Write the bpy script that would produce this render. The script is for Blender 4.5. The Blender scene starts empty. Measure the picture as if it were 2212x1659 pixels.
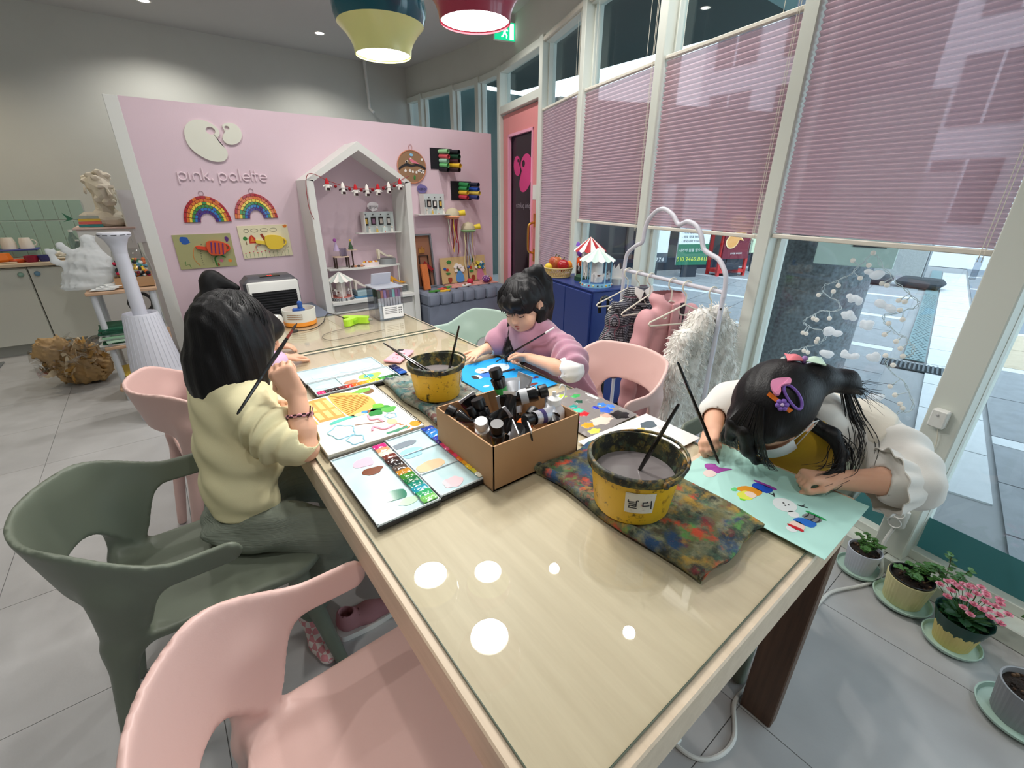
import bpy, bmesh, math, random
import numpy as np
from math import sin, cos, pi, radians, sqrt, atan2, hypot
from mathutils import Matrix, Vector, Euler
S = bpy.context.scene
COL = S.collection
rnd = random.Random(7)
# ---------------------------------------------------------------- camera
cam_d = bpy.data.cameras.new('camera')
cam_d.sensor_width = 36.0
cam_d.lens = 954.4 / 2212 * 36.0
cam_d.clip_start = 0.02
cam_d.clip_end = 200
cam_o = bpy.data.objects.new('camera', cam_d)
COL.objects.link(cam_o)
_F = (0.56692909, 0.72563614, -0.38992769)
_R = (0.78890603, -0.61450414, 0.00345543)
_U = (0.2371048, 0.30957529, 0.920839)
cam_o.matrix_world = Matrix(((_R[0], _U[0], -_F[0], 0), (_R[1], _U[1], -_F[1], 0), (_R[2], _U[2], -_F[2], 1.378), (0, 0, 0, 1)))
S.camera = cam_o
# ---------------------------------------------------------------- world, exposure
S.view_settings.view_transform = 'Standard'
S.view_settings.look = 'None'
S.view_settings.gamma = 1
S.view_settings.exposure = 0.22
wd = bpy.data.worlds.new('overcast_sky')
S.world = wd
wd.use_nodes = True
bg = wd.node_tree.nodes['Background']
bg.inputs[0].default_value = (0.80, 0.89, 1.0, 1)
bg.inputs[1].default_value = 3.7
CEIL = 2.94
TT = 0.74          # table top height
def add_light(name, typ, loc, energy, color=(1, 1, 1), size=0.05, rot=None, spot=None):
 ld = bpy.data.lights.new(name, typ)
 ld.energy = energy
 ld.color = color
 if typ == 'AREA':
  ld.shape = 'DISK'
  ld.size = size
 else:
  ld.shadow_soft_size = size
 if spot:
  ld.spot_size = spot
  ld.spot_blend = 0.6
 o = bpy.data.objects.new(name, ld)
 COL.objects.link(o)
 o.location = loc
 if rot: o.rotation_euler = rot
 return o
# ---------------------------------------------------------------- helpers
def lin(c):
 return tuple(((x / 255) / 12.92 if x / 255 <= 0.04045 else ((x / 255 + 0.055) / 1.055) ** 2.4) for x in c[:3])
MATS = {}
def mat(name, col=(200, 200, 200), rough=0.5, metal=0.0, var=0.0, vscale=6.0, bump=0.0, bscale=60.0, spec=0.5, coat=0.0,
  trans=0.0, emit=0.0, alpha=1.0, sheen=0.0, stretch=None, sss=0.0, ior=1.45, col2=None):
 if name in MATS: return MATS[name]
 m = bpy.data.materials.new(name)
 m.use_nodes = True
 nt = m.node_tree
 b = nt.nodes['Principled BSDF']
 c = lin(col) + (1,)
 b.inputs['Base Color'].default_value = c
 b.inputs['Roughness'].default_value = rough
 b.inputs['Metallic'].default_value = metal
 b.inputs['Specular IOR Level'].default_value = spec
 b.inputs['IOR'].default_value = ior
 b.inputs['Coat Weight'].default_value = coat
 b.inputs['Coat Roughness'].default_value = 0.03
 b.inputs['Transmission Weight'].default_value = trans
 b.inputs['Alpha'].default_value = alpha
 b.inputs['Sheen Weight'].default_value = sheen
 if sss:
  b.inputs['Subsurface Weight'].default_value = sss
  b.inputs['Subsurface Radius'].default_value = (0.02, 0.008, 0.004)
  b.inputs['Subsurface Scale'].default_value = 0.3
 if emit:
  b.inputs['Emission Color'].default_value = c
  b.inputs['Emission Strength'].default_value = emit
 if var or bump:
  tc = nt.nodes.new('ShaderNodeTexCoord')
  mp = nt.nodes.new('ShaderNodeMapping')
  nt.links.new(tc.outputs['Object'], mp.inputs[0])
  if stretch: mp.inputs['Scale'].default_value = stretch
  if var:
   n = nt.nodes.new('ShaderNodeTexNoise')
   n.inputs['Scale'].default_value = vscale
   n.inputs['Detail'].default_value = 5
   nt.links.new(mp.outputs[0], n.inputs['Vector'])
   mx = nt.nodes.new('ShaderNodeMix')
   mx.data_type = 'RGBA'
   rp = nt.nodes.new('ShaderNodeMapRange')
   rp.inputs[1].default_value = 0.3
   rp.inputs[2].default_value = 0.7
   nt.links.new(n.outputs[0], rp.inputs[0])
   nt.links.new(rp.outputs[0], mx.inputs[0])
   d = lin(col2) if col2 else tuple(x * (1 - var) for x in c[:3])
   mx.inputs[6].default_value = tuple(d) + (1,)
   mx.inputs[7].default_value = tuple(min(1, x * (1 + var * 0.4)) for x in c[:3]) + (1,)
   nt.links.new(mx.outputs[2], b.inputs['Base Color'])
  if bump:
   n2 = nt.nodes.new('ShaderNodeTexNoise')
   n2.inputs['Scale'].default_value = bscale
   n2.inputs['Detail'].default_value = 3
   nt.links.new(mp.outputs[0], n2.inputs['Vector'])
   bp = nt.nodes.new('ShaderNodeBump')
   bp.inputs['Strength'].default_value = bump
   bp.inputs['Distance'].default_value = 0.01
   nt.links.new(n2.outputs[0], bp.inputs['Height'])
   nt.links.new(bp.outputs[0], b.inputs['Normal'])
 MATS[name] = m
 return m
def thin_glass(name, tint=(235, 245, 242), refl=1.0, rough=0.0):
 """window pane: see-through with a Fresnel reflection, light passes"""
 if name in MATS: return MATS[name]
 m = bpy.data.materials.new(name)
 m.use_nodes = True
 nt = m.node_tree
 nt.nodes.remove(nt.nodes['Principled BSDF'])
 out = nt.nodes['Material Output']
 tr = nt.nodes.new('ShaderNodeBsdfTransparent')
 tr.inputs[0].default_value = lin(tint) + (1,)
 gl = nt.nodes.new('ShaderNodeBsdfGlossy')
 gl.inputs['Roughness'].default_value = rough
 fr = nt.nodes.new('ShaderNodeLayerWeight')
 fr.inputs[0].default_value = 0.5
 pw = nt.nodes.new('ShaderNodeMath')
 pw.operation = 'POWER'
 pw.inputs[1].default_value = 5.0
 nt.links.new(fr.outputs['Facing'], pw.inputs[0])
 mu = nt.nodes.new('ShaderNodeMath')
 mu.operation = 'MULTIPLY_ADD'
 mu.inputs[1].default_value = 0.94 * refl
 mu.inputs[2].default_value = 0.05 * refl
 nt.links.new(pw.outputs[0], mu.inputs[0])
 mx = nt.nodes.new('ShaderNodeMixShader')
 nt.links.new(mu.outputs[0], mx.inputs[0])
 nt.links.new(tr.outputs[0], mx.inputs[1])
 nt.links.new(gl.outputs[0], mx.inputs[2])
 nt.links.new(mx.outputs[0], out.inputs[0])
 MATS[name] = m
 return m
def sheer(name, col, diff=0.5, transl=0.3, clear=0.2):
 """thin translucent stuff: paper, blind fabric, film, plastic bag"""
 if name in MATS: return MATS[name]
 m = bpy.data.materials.new(name)
 m.use_nodes = True
 nt = m.node_tree
 nt.nodes.remove(nt.nodes['Principled BSDF'])
 out = nt.nodes['Material Output']
 c = lin(col) + (1,)
 d = nt.nodes.new('ShaderNodeBsdfDiffuse')
 d.inputs[0].default_value = c
 t = nt.nodes.new('ShaderNodeBsdfTranslucent')
 t.inputs[0].default_value = c
 x = nt.nodes.new('ShaderNodeBsdfTransparent')
 x.inputs[0].default_value = tuple(min(1, v ** 0.5) for v in c[:3]) + (1,)
 m1 = nt.nodes.new('ShaderNodeMixShader')
 m1.inputs[0].default_value = transl / (diff + transl)
 nt.links.new(d.outputs[0], m1.inputs[1])
 nt.links.new(t.outputs[0], m1.inputs[2])
 m2 = nt.nodes.new('ShaderNodeMixShader')
 m2.inputs[0].default_value = clear
 nt.links.new(m1.outputs[0], m2.inputs[1])
 nt.links.new(x.outputs[0], m2.inputs[2])
 nt.links.new(m2.outputs[0], out.inputs[0])
 MATS[name] = m
 return m
WM = {}
def put(o, parent=None, M=None):
 COL.objects.link(o)
 if parent is not None: o.parent = parent
 WM[o.name] = M or Matrix()
 return o
def tag(o, label=None, cat=None, group=None, kind=None):
 if label: o['label'] = label
 if cat: o['category'] = cat
 if group: o['group'] = group
 if kind: o['kind'] = kind
 return o
def thing(name, label, cat, loc=(0, 0, 0), rz=0, group=None, kind=None):
 o = bpy.data.objects.new(name, None)
 o.empty_display_size = 0.05
 M = Matrix.Translation(loc) @ Matrix.Rotation(rz, 4, 'Z')
 o.matrix_world = M
 put(o, None, M)
 o.location = loc
 o.rotation_euler = (0, 0, rz)
 return tag(o, label, cat, group, kind)
def T(x, y, z): return Matrix.Translation((x, y, z))
def RX(a): return Matrix.Rotation(a, 4, 'X')
def RY(a): return Matrix.Rotation(a, 4, 'Y')
def RZ(a): return Matrix.Rotation(a, 4, 'Z')
def frame(o, x, y):
 """matrix with origin o, local x along x, local y close to y"""
 x = Vector(x).normalized()
 z = x.cross(Vector(y)).normalized()
 y = z.cross(x)
 M = Matrix((x, y, z)).transposed().to_4x4()
 M.translation = o
 return M
def aim(p0, p1):
 """matrix at p0 with z axis towards p1"""
 z = (Vector(p1) - Vector(p0)).normalized()
 u = Vector((0, 0, 1)) if abs(z.z) < 0.95 else Vector((1, 0, 0))
 x = u.cross(z).normalized()
 M = Matrix((x, z.cross(x), z)).transposed().to_4x4()
 M.translation = p0
 return M
class G:
 """collects shapes (world coordinates) into one mesh"""
 def __init__(s):
  s.v = []; s.f = []; s.m = []
 def add(s, vs, fs, M=None, mi=0):
  n = len(s.v)
  if M is not None: vs = [M @ Vector(p) for p in vs]
  s.v.extend([tuple(p) for p in vs])
  s.f.extend([tuple(i + n for i in f) for f in fs])
  s.m.extend([mi] * len(fs))
  return s
 def box(s, c, d, M=None, bev=0.0, mi=0):
  x, y, z = d[0] / 2, d[1] / 2, d[2] / 2
  L = T(*c)
  if M is not None: L = M @ L
  if bev <= 0:
   vs = [(i * x, j * y, k * z) for k in (-1, 1) for j in (-1, 1) for i in (-1, 1)]
   fs = [(0, 2, 3, 1), (4, 5, 7, 6), (0, 1, 5, 4), (2, 6, 7, 3), (0, 4, 6, 2), (1, 3, 7, 5)]
   return s.add(vs, fs, L, mi)
  b = min(bev, x * .99, y * .99, z * .99)
  vs = []; idx = {}
  for k in (-1, 1):
   for j in (-1, 1):
    for i in (-1, 1):
     for a in range(3):
      p = [i * x, j * y, k * z]
      q = [i * (x - b), j * (y - b), k * (z - b)]
      q[a] = p[a]
      idx[(i, j, k, a)] = len(vs)
      vs.append(tuple(q))
  fs = []
  for a in range(3):
   o1, o2 = [q for q in range(3) if q != a]
   for sg in (-1, 1):
    r = []
    for (u, w) in ((-1, -1), (1, -1), (1, 1), (-1, 1)):
     k = [0, 0, 0]; k[a] = sg; k[o1] = u; k[o2] = w
     r.append(idx[tuple(k) + (a,)])
    flip = (sg < 0) != (a == 1)
    fs.append(tuple(r[::-1] if flip else r))
  for a in range(3):            # edges
   o1, o2 = [q for q in range(3) if q != a]
   for u in (-1, 1):
    for w in (-1, 1):
     k0 = [0, 0, 0]; k0[o1] = u; k0[o2] = w; k0[a] = -1
     k1 = list(k0); k1[a] = 1
     fs.append((idx[tuple(k0) + (o1,)], idx[tuple(k1) + (o1,)], idx[tuple(k1) + (o2,)], idx[tuple(k0) + (o2,)]))
  for k in [(i, j, l) for i in (-1, 1) for j in (-1, 1) for l in (-1, 1)]:
   fs.append(tuple(idx[k + (a,)] for a in range(3)))
  return s.add(vs, fs, L, mi)
 def cyl(s, p0, p1, r0, r1=None, n=14, cap=True, mi=0):
  r1 = r0 if r1 is None else r1
  M = aim(p0, p1)
  L = (Vector(p1) - Vector(p0)).length
  vs = [(r0 * cos(2 * pi * i / n), r0 * sin(2 * pi * i / n), 0) for i in range(n)] + [(r1 * cos(2 * pi * i / n), r1 * sin(2 * pi * i / n), L) for i in range(n)]
  fs = [(i, (i + 1) % n, n + (i + 1) % n, n + i) for i in range(n)]
  if cap: fs += [tuple(range(n))[::-1], tuple(range(n, 2 * n))]
  return s.add(vs, fs, M, mi)
 def tube(s, pts, r, n=8, closed=False, mi=0, cap=True):
  P = [Vector(p) for p in pts]
  N = len(P)
  rs = list(r) if hasattr(r, '__len__') else [r] * N
  tan = []
  for i in range(N):
   a = P[(i - 1) % N] if (closed or i > 0) else P[i]
   b = P[(i + 1) % N] if (closed or i < N - 1) else P[i]
   t = b - a
   tan.append(t.normalized() if t.length > 1e-9 else Vector((0, 0, 1)))
  u = tan[0].orthogonal().normalized()
  vs = []
  for i in range(N):
   u = u - tan[i] * u.dot(tan[i])
   u = u.normalized() if u.length > 1e-6 else tan[i].orthogonal().normalized()
   w = tan[i].cross(u)
   for k in range(n):
    a = 2 * pi * k / n
    vs.append(P[i] + (u * cos(a) + w * sin(a)) * rs[i])
  fs = []
  for i in range(N if closed else N - 1):
   j = (i + 1) % N
   for k in range(n):
    l = (k + 1) % n
    fs.append((i * n + k, i * n + l, j * n + l, j * n + k))
  if cap and not closed:
   fs += [tuple(range(n))[::-1], tuple(range((N - 1) * n, N * n))]
  return s.add(vs, fs, None, mi)
 def lathe(s, prof, c=(0, 0, 0), n=24, M=None, mi=0, sx=1.0, sy=1.0, rib=0.0, nrib=0):
  vs = []; fs = []
  m = len(prof)
  for (r, z) in prof:
   for i in range(n):
    a = 2 * pi * i / n
    rr = r * (1 + (rib * (1 if (i % 2) else -1) if r > 1e-4 else 0))
    vs.append((rr * cos(a) * sx, rr * sin(a) * sy, z))
  for k in range(m - 1):
   for i in range(n):
    j = (i + 1) % n
    fs.append((k * n + i, k * n + j, (k + 1) * n + j, (k + 1) * n + i))
  L = T(*c)
  if M is not None: L = M @ L
  return s.add(vs, fs, L, mi)
 def prism(s, poly, h, M=None, mi=0, z0=0.0):
  n = len(poly)
  ar = sum(poly[i][0] * poly[(i + 1) % n][1] - poly[(i + 1) % n][0] * poly[i][1] for i in range(n))
  if ar < 0: poly = poly[::-1]
  vs = [(p[0], p[1], z0) for p in poly] + [(p[0], p[1], z0 + h) for p in poly]
  fs = [tuple(range(n))[::-1], tuple(range(n, 2 * n))] + [(i, (i + 1) % n, n + (i + 1) % n, n + i) for i in range(n)]
  return s.add(vs, fs, M, mi)
 def ring(s, outer, inner, h, M=None, mi=0):
  """plate with a hole: two polygons with the same vertex count"""
  n = len(outer)
  vs = [(p[0], p[1], z) for z in (0, h) for q in (outer, inner) for p in q]
  fs = []
  for i in range(n):
   j = (i + 1) % n
   fs += [(2 * n + i, 2 * n + j, 3 * n + j, 3 * n + i), (j, i, n + i, n + j), (i, j, 2 * n + j, 2 * n + i), (n + j, n + i, 3 * n + i, 3 * n + j)]
  return s.add(vs, fs, M, mi)
 def ball(s, c, r, n=12, M=None, mi=0):
  r = r if hasattr(r, '__len__') else (r, r, r)
  m = max(4, n * 2 // 3)
  vs = [(0, 0, -r[2])]
  for k in range(1, m):
   b = -pi / 2 + pi * k / m
   for i in range(n):
    a = 2 * pi * i / n
    vs.append((r[0] * cos(b) * cos(a), r[1] * cos(b) * sin(a), r[2] * sin(b)))
  vs.append((0, 0, r[2]))
  fs = [(0, 1 + (i + 1) % n, 1 + i) for i in range(n)]
  for k in range(m - 2):
   for i in range(n):
    j = (i + 1) % n
    fs.append((1 + k * n + i, 1 + k * n + j, 1 + (k + 1) * n + j, 1 + (k + 1) * n + i))
  e = len(vs) - 1
  fs += [(e, 1 + (m - 2) * n + i, 1 + (m - 2) * n + (i + 1) % n) for i in range(n)]
  L = T(*c)
  if M is not None: L = L @ M
  return s.add(vs, fs, L, mi)
 def grid(s, fn, nu, nv, mi=0, thick=0.0, M=None):
  """surface fn(u,v) in 0..1; with thickness a closed slab"""
  P = [[Vector(fn(i / nu, j / nv)) for i in range(nu + 1)] for j in range(nv + 1)]
  vs = [p for row in P for p in row]
  fs = [(j * (nu + 1) + i, j * (nu + 1) + i + 1, (j + 1) * (nu + 1) + i + 1, (j + 1) * (nu + 1) + i) for j in range(nv) for i in range(nu)]
  if thick:
   nrm = []
   for j in range(nv + 1):
    for i in range(nu + 1):
     a = P[j][min(i + 1, nu)] - P[j][max(i - 1, 0)]
     b = P[min(j + 1, nv)][i] - P[max(j - 1, 0)][i]
     q = a.cross(b)
     nrm.append(q.normalized() if q.length > 1e-12 else Vector((0, 0, 1)))
   N = len(vs)
   vs = vs + [p - q * thick for p, q in zip(vs, nrm)]
   fs = fs + [tuple(i + N for i in f[::-1]) for f in fs]
   rim = [i for i in range(nu)] + [j * (nu + 1) + nu for j in range(nv)] + [nv * (nu + 1) + nu - i for i in range(nu)] + [(nv - j) * (nu + 1) for j in range(nv)]
   for a in range(len(rim)):
    i, j = rim[a], rim[(a + 1) % len(rim)]
    fs.append((j, i, i + N, j + N))
  return s.add(vs, fs, M, mi)
 def build(s, name, mats, parent=None, smooth=False, base=True, auto=None):
  me = bpy.data.meshes.new(name)
  vs = s.v
  if parent is not None:
   A = np.array(vs, dtype=float).reshape(-1, 3)
   I = np.array(WM[parent.name].inverted())
   A = A @ I[:3, :3].T + I[:3, 3]
   loc = (0, 0, 0)
  else:
   A = np.array(vs, dtype=float)
   loc = ((A[:, 0].min() + A[:, 0].max()) / 2, (A[:, 1].min() + A[:, 1].max()) / 2, A[:, 2].min()) if base else (0, 0, 0)
   A = A - np.array(loc)
  me.from_pydata(A.tolist(), [], s.f)
  mats = mats if isinstance(mats, (list, tuple)) else [mats]
  for m in mats: me.materials.append(m)
  if len(mats) > 1: me.polygons.foreach_set('material_index', s.m)
  if smooth: me.polygons.foreach_set('use_smooth', [True] * len(me.polygons))
  if auto: me.set_sharp_from_angle(angle=radians(auto))
  me.update()
  o = bpy.data.objects.new(name, me)
  o.location = loc
  put(o, parent, (WM[parent.name] if parent is not None else Matrix.Translation(loc)))
  return o
def sm(g, name, mats, parent=None, ang=40):
 return g.build(name, mats, parent, True, auto=ang)
def clone(o, parent=None, loc=None, rz=None, kids=True):
 c = o.copy()
 COL.objects.link(c)
 c.parent = parent
 if loc is not None: c.location = loc
 if rz is not None: c.rotation_euler = (0, 0, rz)
 WM[c.name] = (Matrix.Translation(c.location) @ Matrix.Rotation(c.rotation_euler[2], 4, 'Z')) if parent is None else WM[parent.name]
 if kids:
  for ch in [q for q in bpy.data.objects if q.parent == o and q != c]:
   clone(ch, c)
 return c
GLYPH = {}
def glyph(ch):
 if ch not in GLYPH:
  cu = bpy.data.curves.new('lettering', 'FONT')
  cu.body = ch
  cu.extrude = 0.5
  cu.resolution_u = 3
  to = bpy.data.objects.new('lettering', cu)
  me = bpy.data.meshes.new_from_object(to)
  vs = [tuple(v.co) for v in me.vertices]
  fs = [tuple(p.vertices) for p in me.polygons]
  w = 0.92 if ord(ch) > 0x1100 else (max([v[0] for v in vs]) + 0.07 if vs else 0.3)
  bpy.data.objects.remove(to); bpy.data.meshes.remove(me); bpy.data.curves.remove(cu)
  GLYPH[ch] = (vs, fs, w)
 return GLYPH[ch]
def text_mesh(body, size, M, name, m, parent, depth=0.001, align='CENTER'):
 """one line of flat lettering, x to the right, centred on the cap height"""
 W_ = sum(glyph(c)[2] for c in body)
 x = -W_ / 2 if align == 'CENTER' else 0.0
 g = G()
 for c in body:
  vs, fs, w = glyph(c)
  if vs: g.add([((p[0] + x) * size, (p[1] - .36) * size, (p[2] + .5) * depth * 2) for p in vs], fs, M)
  x += w
 return tag(g.build(name, m, parent), kind='stuff')
def bez(pts, n=8, closed=False):
 """Catmull-Rom through points"""
 P = [Vector(p) for p in pts]
 N = len(P)
 out = []
 for i in range(N if closed else N - 1):
  if closed: a, b, c, d = P[(i - 1) % N], P[i], P[(i + 1) % N], P[(i + 2) % N]
  else: a, b, c, d = P[max(i - 1, 0)], P[i], P[i + 1], P[min(i + 2, N - 1)]
  for k in range(n):
   t = k / n
   out.append(0.5 * ((2 * b) + (c - a) * t + (2 * a - 5 * b + 4 * c - d) * t * t + (3 * b - a - 3 * c + d) * t ** 3))
 if not closed: out.append(P[-1])
 return out
def bez2(pts, n=6, closed=True):
 return [(p.x, p.y) for p in bez([(a, b, 0) for a, b in pts], n, closed)]
def circ(cx, cy, rx, ry=None, n=20, a0=0.0):
 ry = rx if ry is None else ry
 return [(cx + rx * cos(a0 + 2 * pi * i / n), cy + ry * sin(a0 + 2 * pi * i / n)) for i in range(n)]
def blob(cx, cy, rx, ry, seed, n=16, amp=0.2):
 q = random.Random(seed)
 k = [q.uniform(-amp, amp) for _ in range(n)]
 return [(cx + rx * (1 + k[i]) * cos(2 * pi * i / n), cy + ry * (1 + k[i]) * sin(2 * pi * i / n)) for i in range(n)]
# ---------------------------------------------------------------- implicit surfaces (for moulded and organic shapes)
class SDF:
 def __init__(s, lo, hi, h):
  s.lo = np.array(lo, dtype=np.float32); s.h = h
  s.n = [int(math.ceil((hi[i] - lo[i]) / h)) + 1 for i in range(3)]
  s.d = np.full(s.n, 1e3, dtype=np.float32)
 def win(s, lo, hi):
  sl = []; ax = []
  for i in range(3):
   a = max(0, int((lo[i] - s.lo[i]) / s.h)); b = min(s.n[i], int((hi[i] - s.lo[i]) / s.h) + 2)
   if b <= a: return None
   sl.append(slice(a, b)); ax.append((s.lo[i] + s.h * np.arange(a, b)).astype(np.float32))
  return tuple(sl), np.ix_(*ax)
 def op(s, fn, lo, hi, k=0.0, mode='u'):
  pad = k + 3 * s.h
  w = s.win([q - pad for q in lo], [q + pad for q in hi])
  if w is None: return s
  sl, X = w
  b = fn(*X).astype(np.float32)
  a = s.d[sl]
  if mode == 's': b = -b
  if k <= 0:
   s.d[sl] = np.minimum(a, b) if mode == 'u' else np.maximum(a, b)
  elif mode == 'u':
   t = np.clip(0.5 + 0.5 * (a - b) / k, 0, 1)
   s.d[sl] = a * (1 - t) + b * t - k * t * (1 - t)
  else:
   t = np.clip(0.5 - 0.5 * (a - b) / k, 0, 1)
   s.d[sl] = np.where(a > 500, a, a * (1 - t) + b * t + k * t * (1 - t))
  return s
 def cone(s, p0, p1, r0, r1=None, k=0.02, mode='u', sq=None, sf=1.0):
  r1 = r0 if r1 is None else r1
  p0 = np.array(p0, dtype=float); p1 = np.array(p1, dtype=float)
  R = max(r0, r1) * (max(1, 1 / sf))
  ba = p1 - p0; L2 = max(ba @ ba, 1e-9)
  if sq is not None:
   sq = np.array(sq, dtype=float); sq = sq - ba * (sq @ ba) / L2; sq /= np.linalg.norm(sq)
  def fn(X, Y, Z):
   x, y, z = X - p0[0], Y - p0[1], Z - p0[2]
   t = np.clip((x * ba[0] + y * ba[1] + z * ba[2]) / L2, 0, 1)
   x, y, z = x - t * ba[0], y - t * ba[1], z - t * ba[2]
   q = x * x + y * y + z * z
   if sq is not None:
    e = x * sq[0] + y * sq[1] + z * sq[2]
    q = q + e * e * (1 / sf ** 2 - 1)
   r = r0 + (r1 - r0) * t
   dd = np.sqrt(q) - r
   return dd * (min(1, sf) if sq is not None else 1)
  return s.op(fn, np.minimum(p0, p1) - R, np.maximum(p0, p1) + R, k, mode)
 def chain(s, pts, rs, k=0.02, sq=None, sf=1.0):
  for i in range(len(pts) - 1): s.cone(pts[i], pts[i + 1], rs[i], rs[i + 1], k, 'u', sq, sf)
  return s
 def ell(s, c, r, R=None, k=0.02, mode='u'):
  r = np.array(r, dtype=float); m = r.max()
  A = np.array(R)[:3, :3].T if R is not None else np.eye(3)
  def fn(X, Y, Z):
   x, y, z = X - c[0], Y - c[1], Z - c[2]
   p = [(A[i][0] * x + A[i][1] * y + A[i][2] * z) for i in range(3)]
   k0 = np.sqrt(sum((p[i] / r[i]) ** 2 for i in range(3)))
   k1 = np.sqrt(sum((p[i] / r[i] ** 2) ** 2 for i in range(3))) + 1e-6
   return k0 * (k0 - 1) / k1
  return s.op(fn, np.array(c) - m, np.array(c) + m, k, mode)
 def rbox(s, c, d, rr=0.01, R=None, k=0.0, mode='u'):
  A = np.array(R)[:3, :3].T if R is not None else np.eye(3)
  m = sqrt(sum((q / 2) ** 2 for q in d))
  def fn(X, Y, Z):
   x, y, z = X - c[0], Y - c[1], Z - c[2]
   q = [np.abs(A[i][0] * x + A[i][1] * y + A[i][2] * z) - d[i] / 2 + rr for i in range(3)]
   o = np.sqrt(sum(np.maximum(e, 0) ** 2 for e in q))
   return o + np.minimum(np.maximum(np.maximum(q[0], q[1]), q[2]), 0) - rr
  return s.op(fn, np.array(c) - m, np.array(c) + m, k, mode)
 def half(s, p, n, k=0.0):
  """keep the side the normal points away from"""
  n = np.array(n, dtype=float); n /= np.linalg.norm(n)
  def fn(X, Y, Z): return -((X - p[0]) * n[0] + (Y - p[1]) * n[1] + (Z - p[2]) * n[2])
  hi = s.lo + s.h * np.array(s.n)
  return s.op(fn, s.lo, hi, k, 's')
 def keep(s, fn):
  """cut everything where fn is positive"""
  sl, X = s.win(s.lo, s.lo + s.h * np.array(s.n))
  s.d[sl] = np.maximum(s.d[sl], fn(*X).astype(np.float32))
  return s
 def bend(s, fn, lo, hi):
  """add fn(x,y,z) to the distance: folds and wrinkles"""
  w = s.win(lo, hi)
  if w is None: return s
  sl, X = w
  s.d[sl] = s.d[sl] + fn(*X).astype(np.float32)
  return s
 def nets(s):
  d = s.d; ins = d < 0
  nx, ny, nz = d.shape
  cnt = np.zeros((nx - 1, ny - 1, nz - 1), dtype=np.int8)
  for i in (0, 1):
   for j in (0, 1):
    for k in (0, 1): cnt += ins[i:nx - 1 + i, j:ny - 1 + j, k:nz - 1 + k]
  act = np.argwhere((cnt > 0) & (cnt < 8))
  idx = np.full(cnt.shape, -1, dtype=np.int32)
  idx[act[:, 0], act[:, 1], act[:, 2]] = np.arange(len(act))
  pos = np.zeros((len(act), 3)); num = np.zeros(len(act))
  cs = [(0, 0, 0), (1, 0, 0), (0, 1, 0), (1, 1, 0), (0, 0, 1), (1, 0, 1), (0, 1, 1), (1, 1, 1)]
  for a in range(8):
   for b in range(a + 1, 8):
    if sum(abs(cs[a][q] - cs[b][q]) for q in range(3)) != 1: continue
    va = d[act[:, 0] + cs[a][0], act[:, 1] + cs[a][1], act[:, 2] + cs[a][2]]
    vb = d[act[:, 0] + cs[b][0], act[:, 1] + cs[b][1], act[:, 2] + cs[b][2]]
    mk = (va < 0) != (vb < 0)
    t = np.where(mk, va / np.where(mk, va - vb, 1), 0)
    t = np.clip(t, 0, 1)
    p = np.array(cs[a])[None, :] + t[:, None] * (np.array(cs[b]) - np.array(cs[a]))[None, :]
    pos += p * mk[:, None]; num += mk
  pos = pos / num[:, None] + act
  V = pos * s.h + s.lo
  Q = []
  for ax in range(3):
   sl0 = [slice(None)] * 3; sl1 = [slice(None)] * 3
   sl0[ax] = slice(0, -1); sl1[ax] = slice(1, None)
   a = ins[tuple(sl0)]; b = ins[tuple(sl1)]
   e = np.argwhere(a != b)
   o1, o2 = [(1, 2), (2, 0), (0, 1)][ax]
   ok = (e[:, o1] > 0) & (e[:, o2] > 0) & (e[:, o1] < d.shape[o1] - 1) & (e[:, o2] < d.shape[o2] - 1)
   e = e[ok]
   sg = a[e[:, 0], e[:, 1], e[:, 2]]
   c = []
   for (u, w) in ((-1, -1), (0, -1), (0, 0), (-1, 0)):
    q = e.copy(); q[:, o1] += u; q[:, o2] += w
    c.append(idx[q[:, 0], q[:, 1], q[:, 2]])
   c = np.stack(c, 1)
   c[~sg] = c[~sg][:, ::-1]
   Q.append(c)
  Q = np.concatenate(Q)
  Q = Q[(Q >= 0).all(1)]
  return V, Q
 def obj(s, name, m, parent=None, smooth=1, base=True):
  V, Q = s.nets()
  for _ in range(smooth): V = relax(V, Q, 0.5)
  return mesh_np(name, V, Q, m, parent, base)
def relax(V, Q, f):
 acc = np.zeros_like(V); n = np.zeros(len(V))
 for k in range(4):
  a = Q[:, k]; b = Q[:, (k + 1) % 4]
  np.add.at(acc, a, V[b]); np.add.at(n, a, 1)
  np.add.at(acc, b, V[a]); np.add.at(n, b, 1)
 ok = n > 0
 W = V.copy()
 W[ok] = V[ok] * (1 - f) + f * acc[ok] / n[ok][:, None]
 return W
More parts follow.
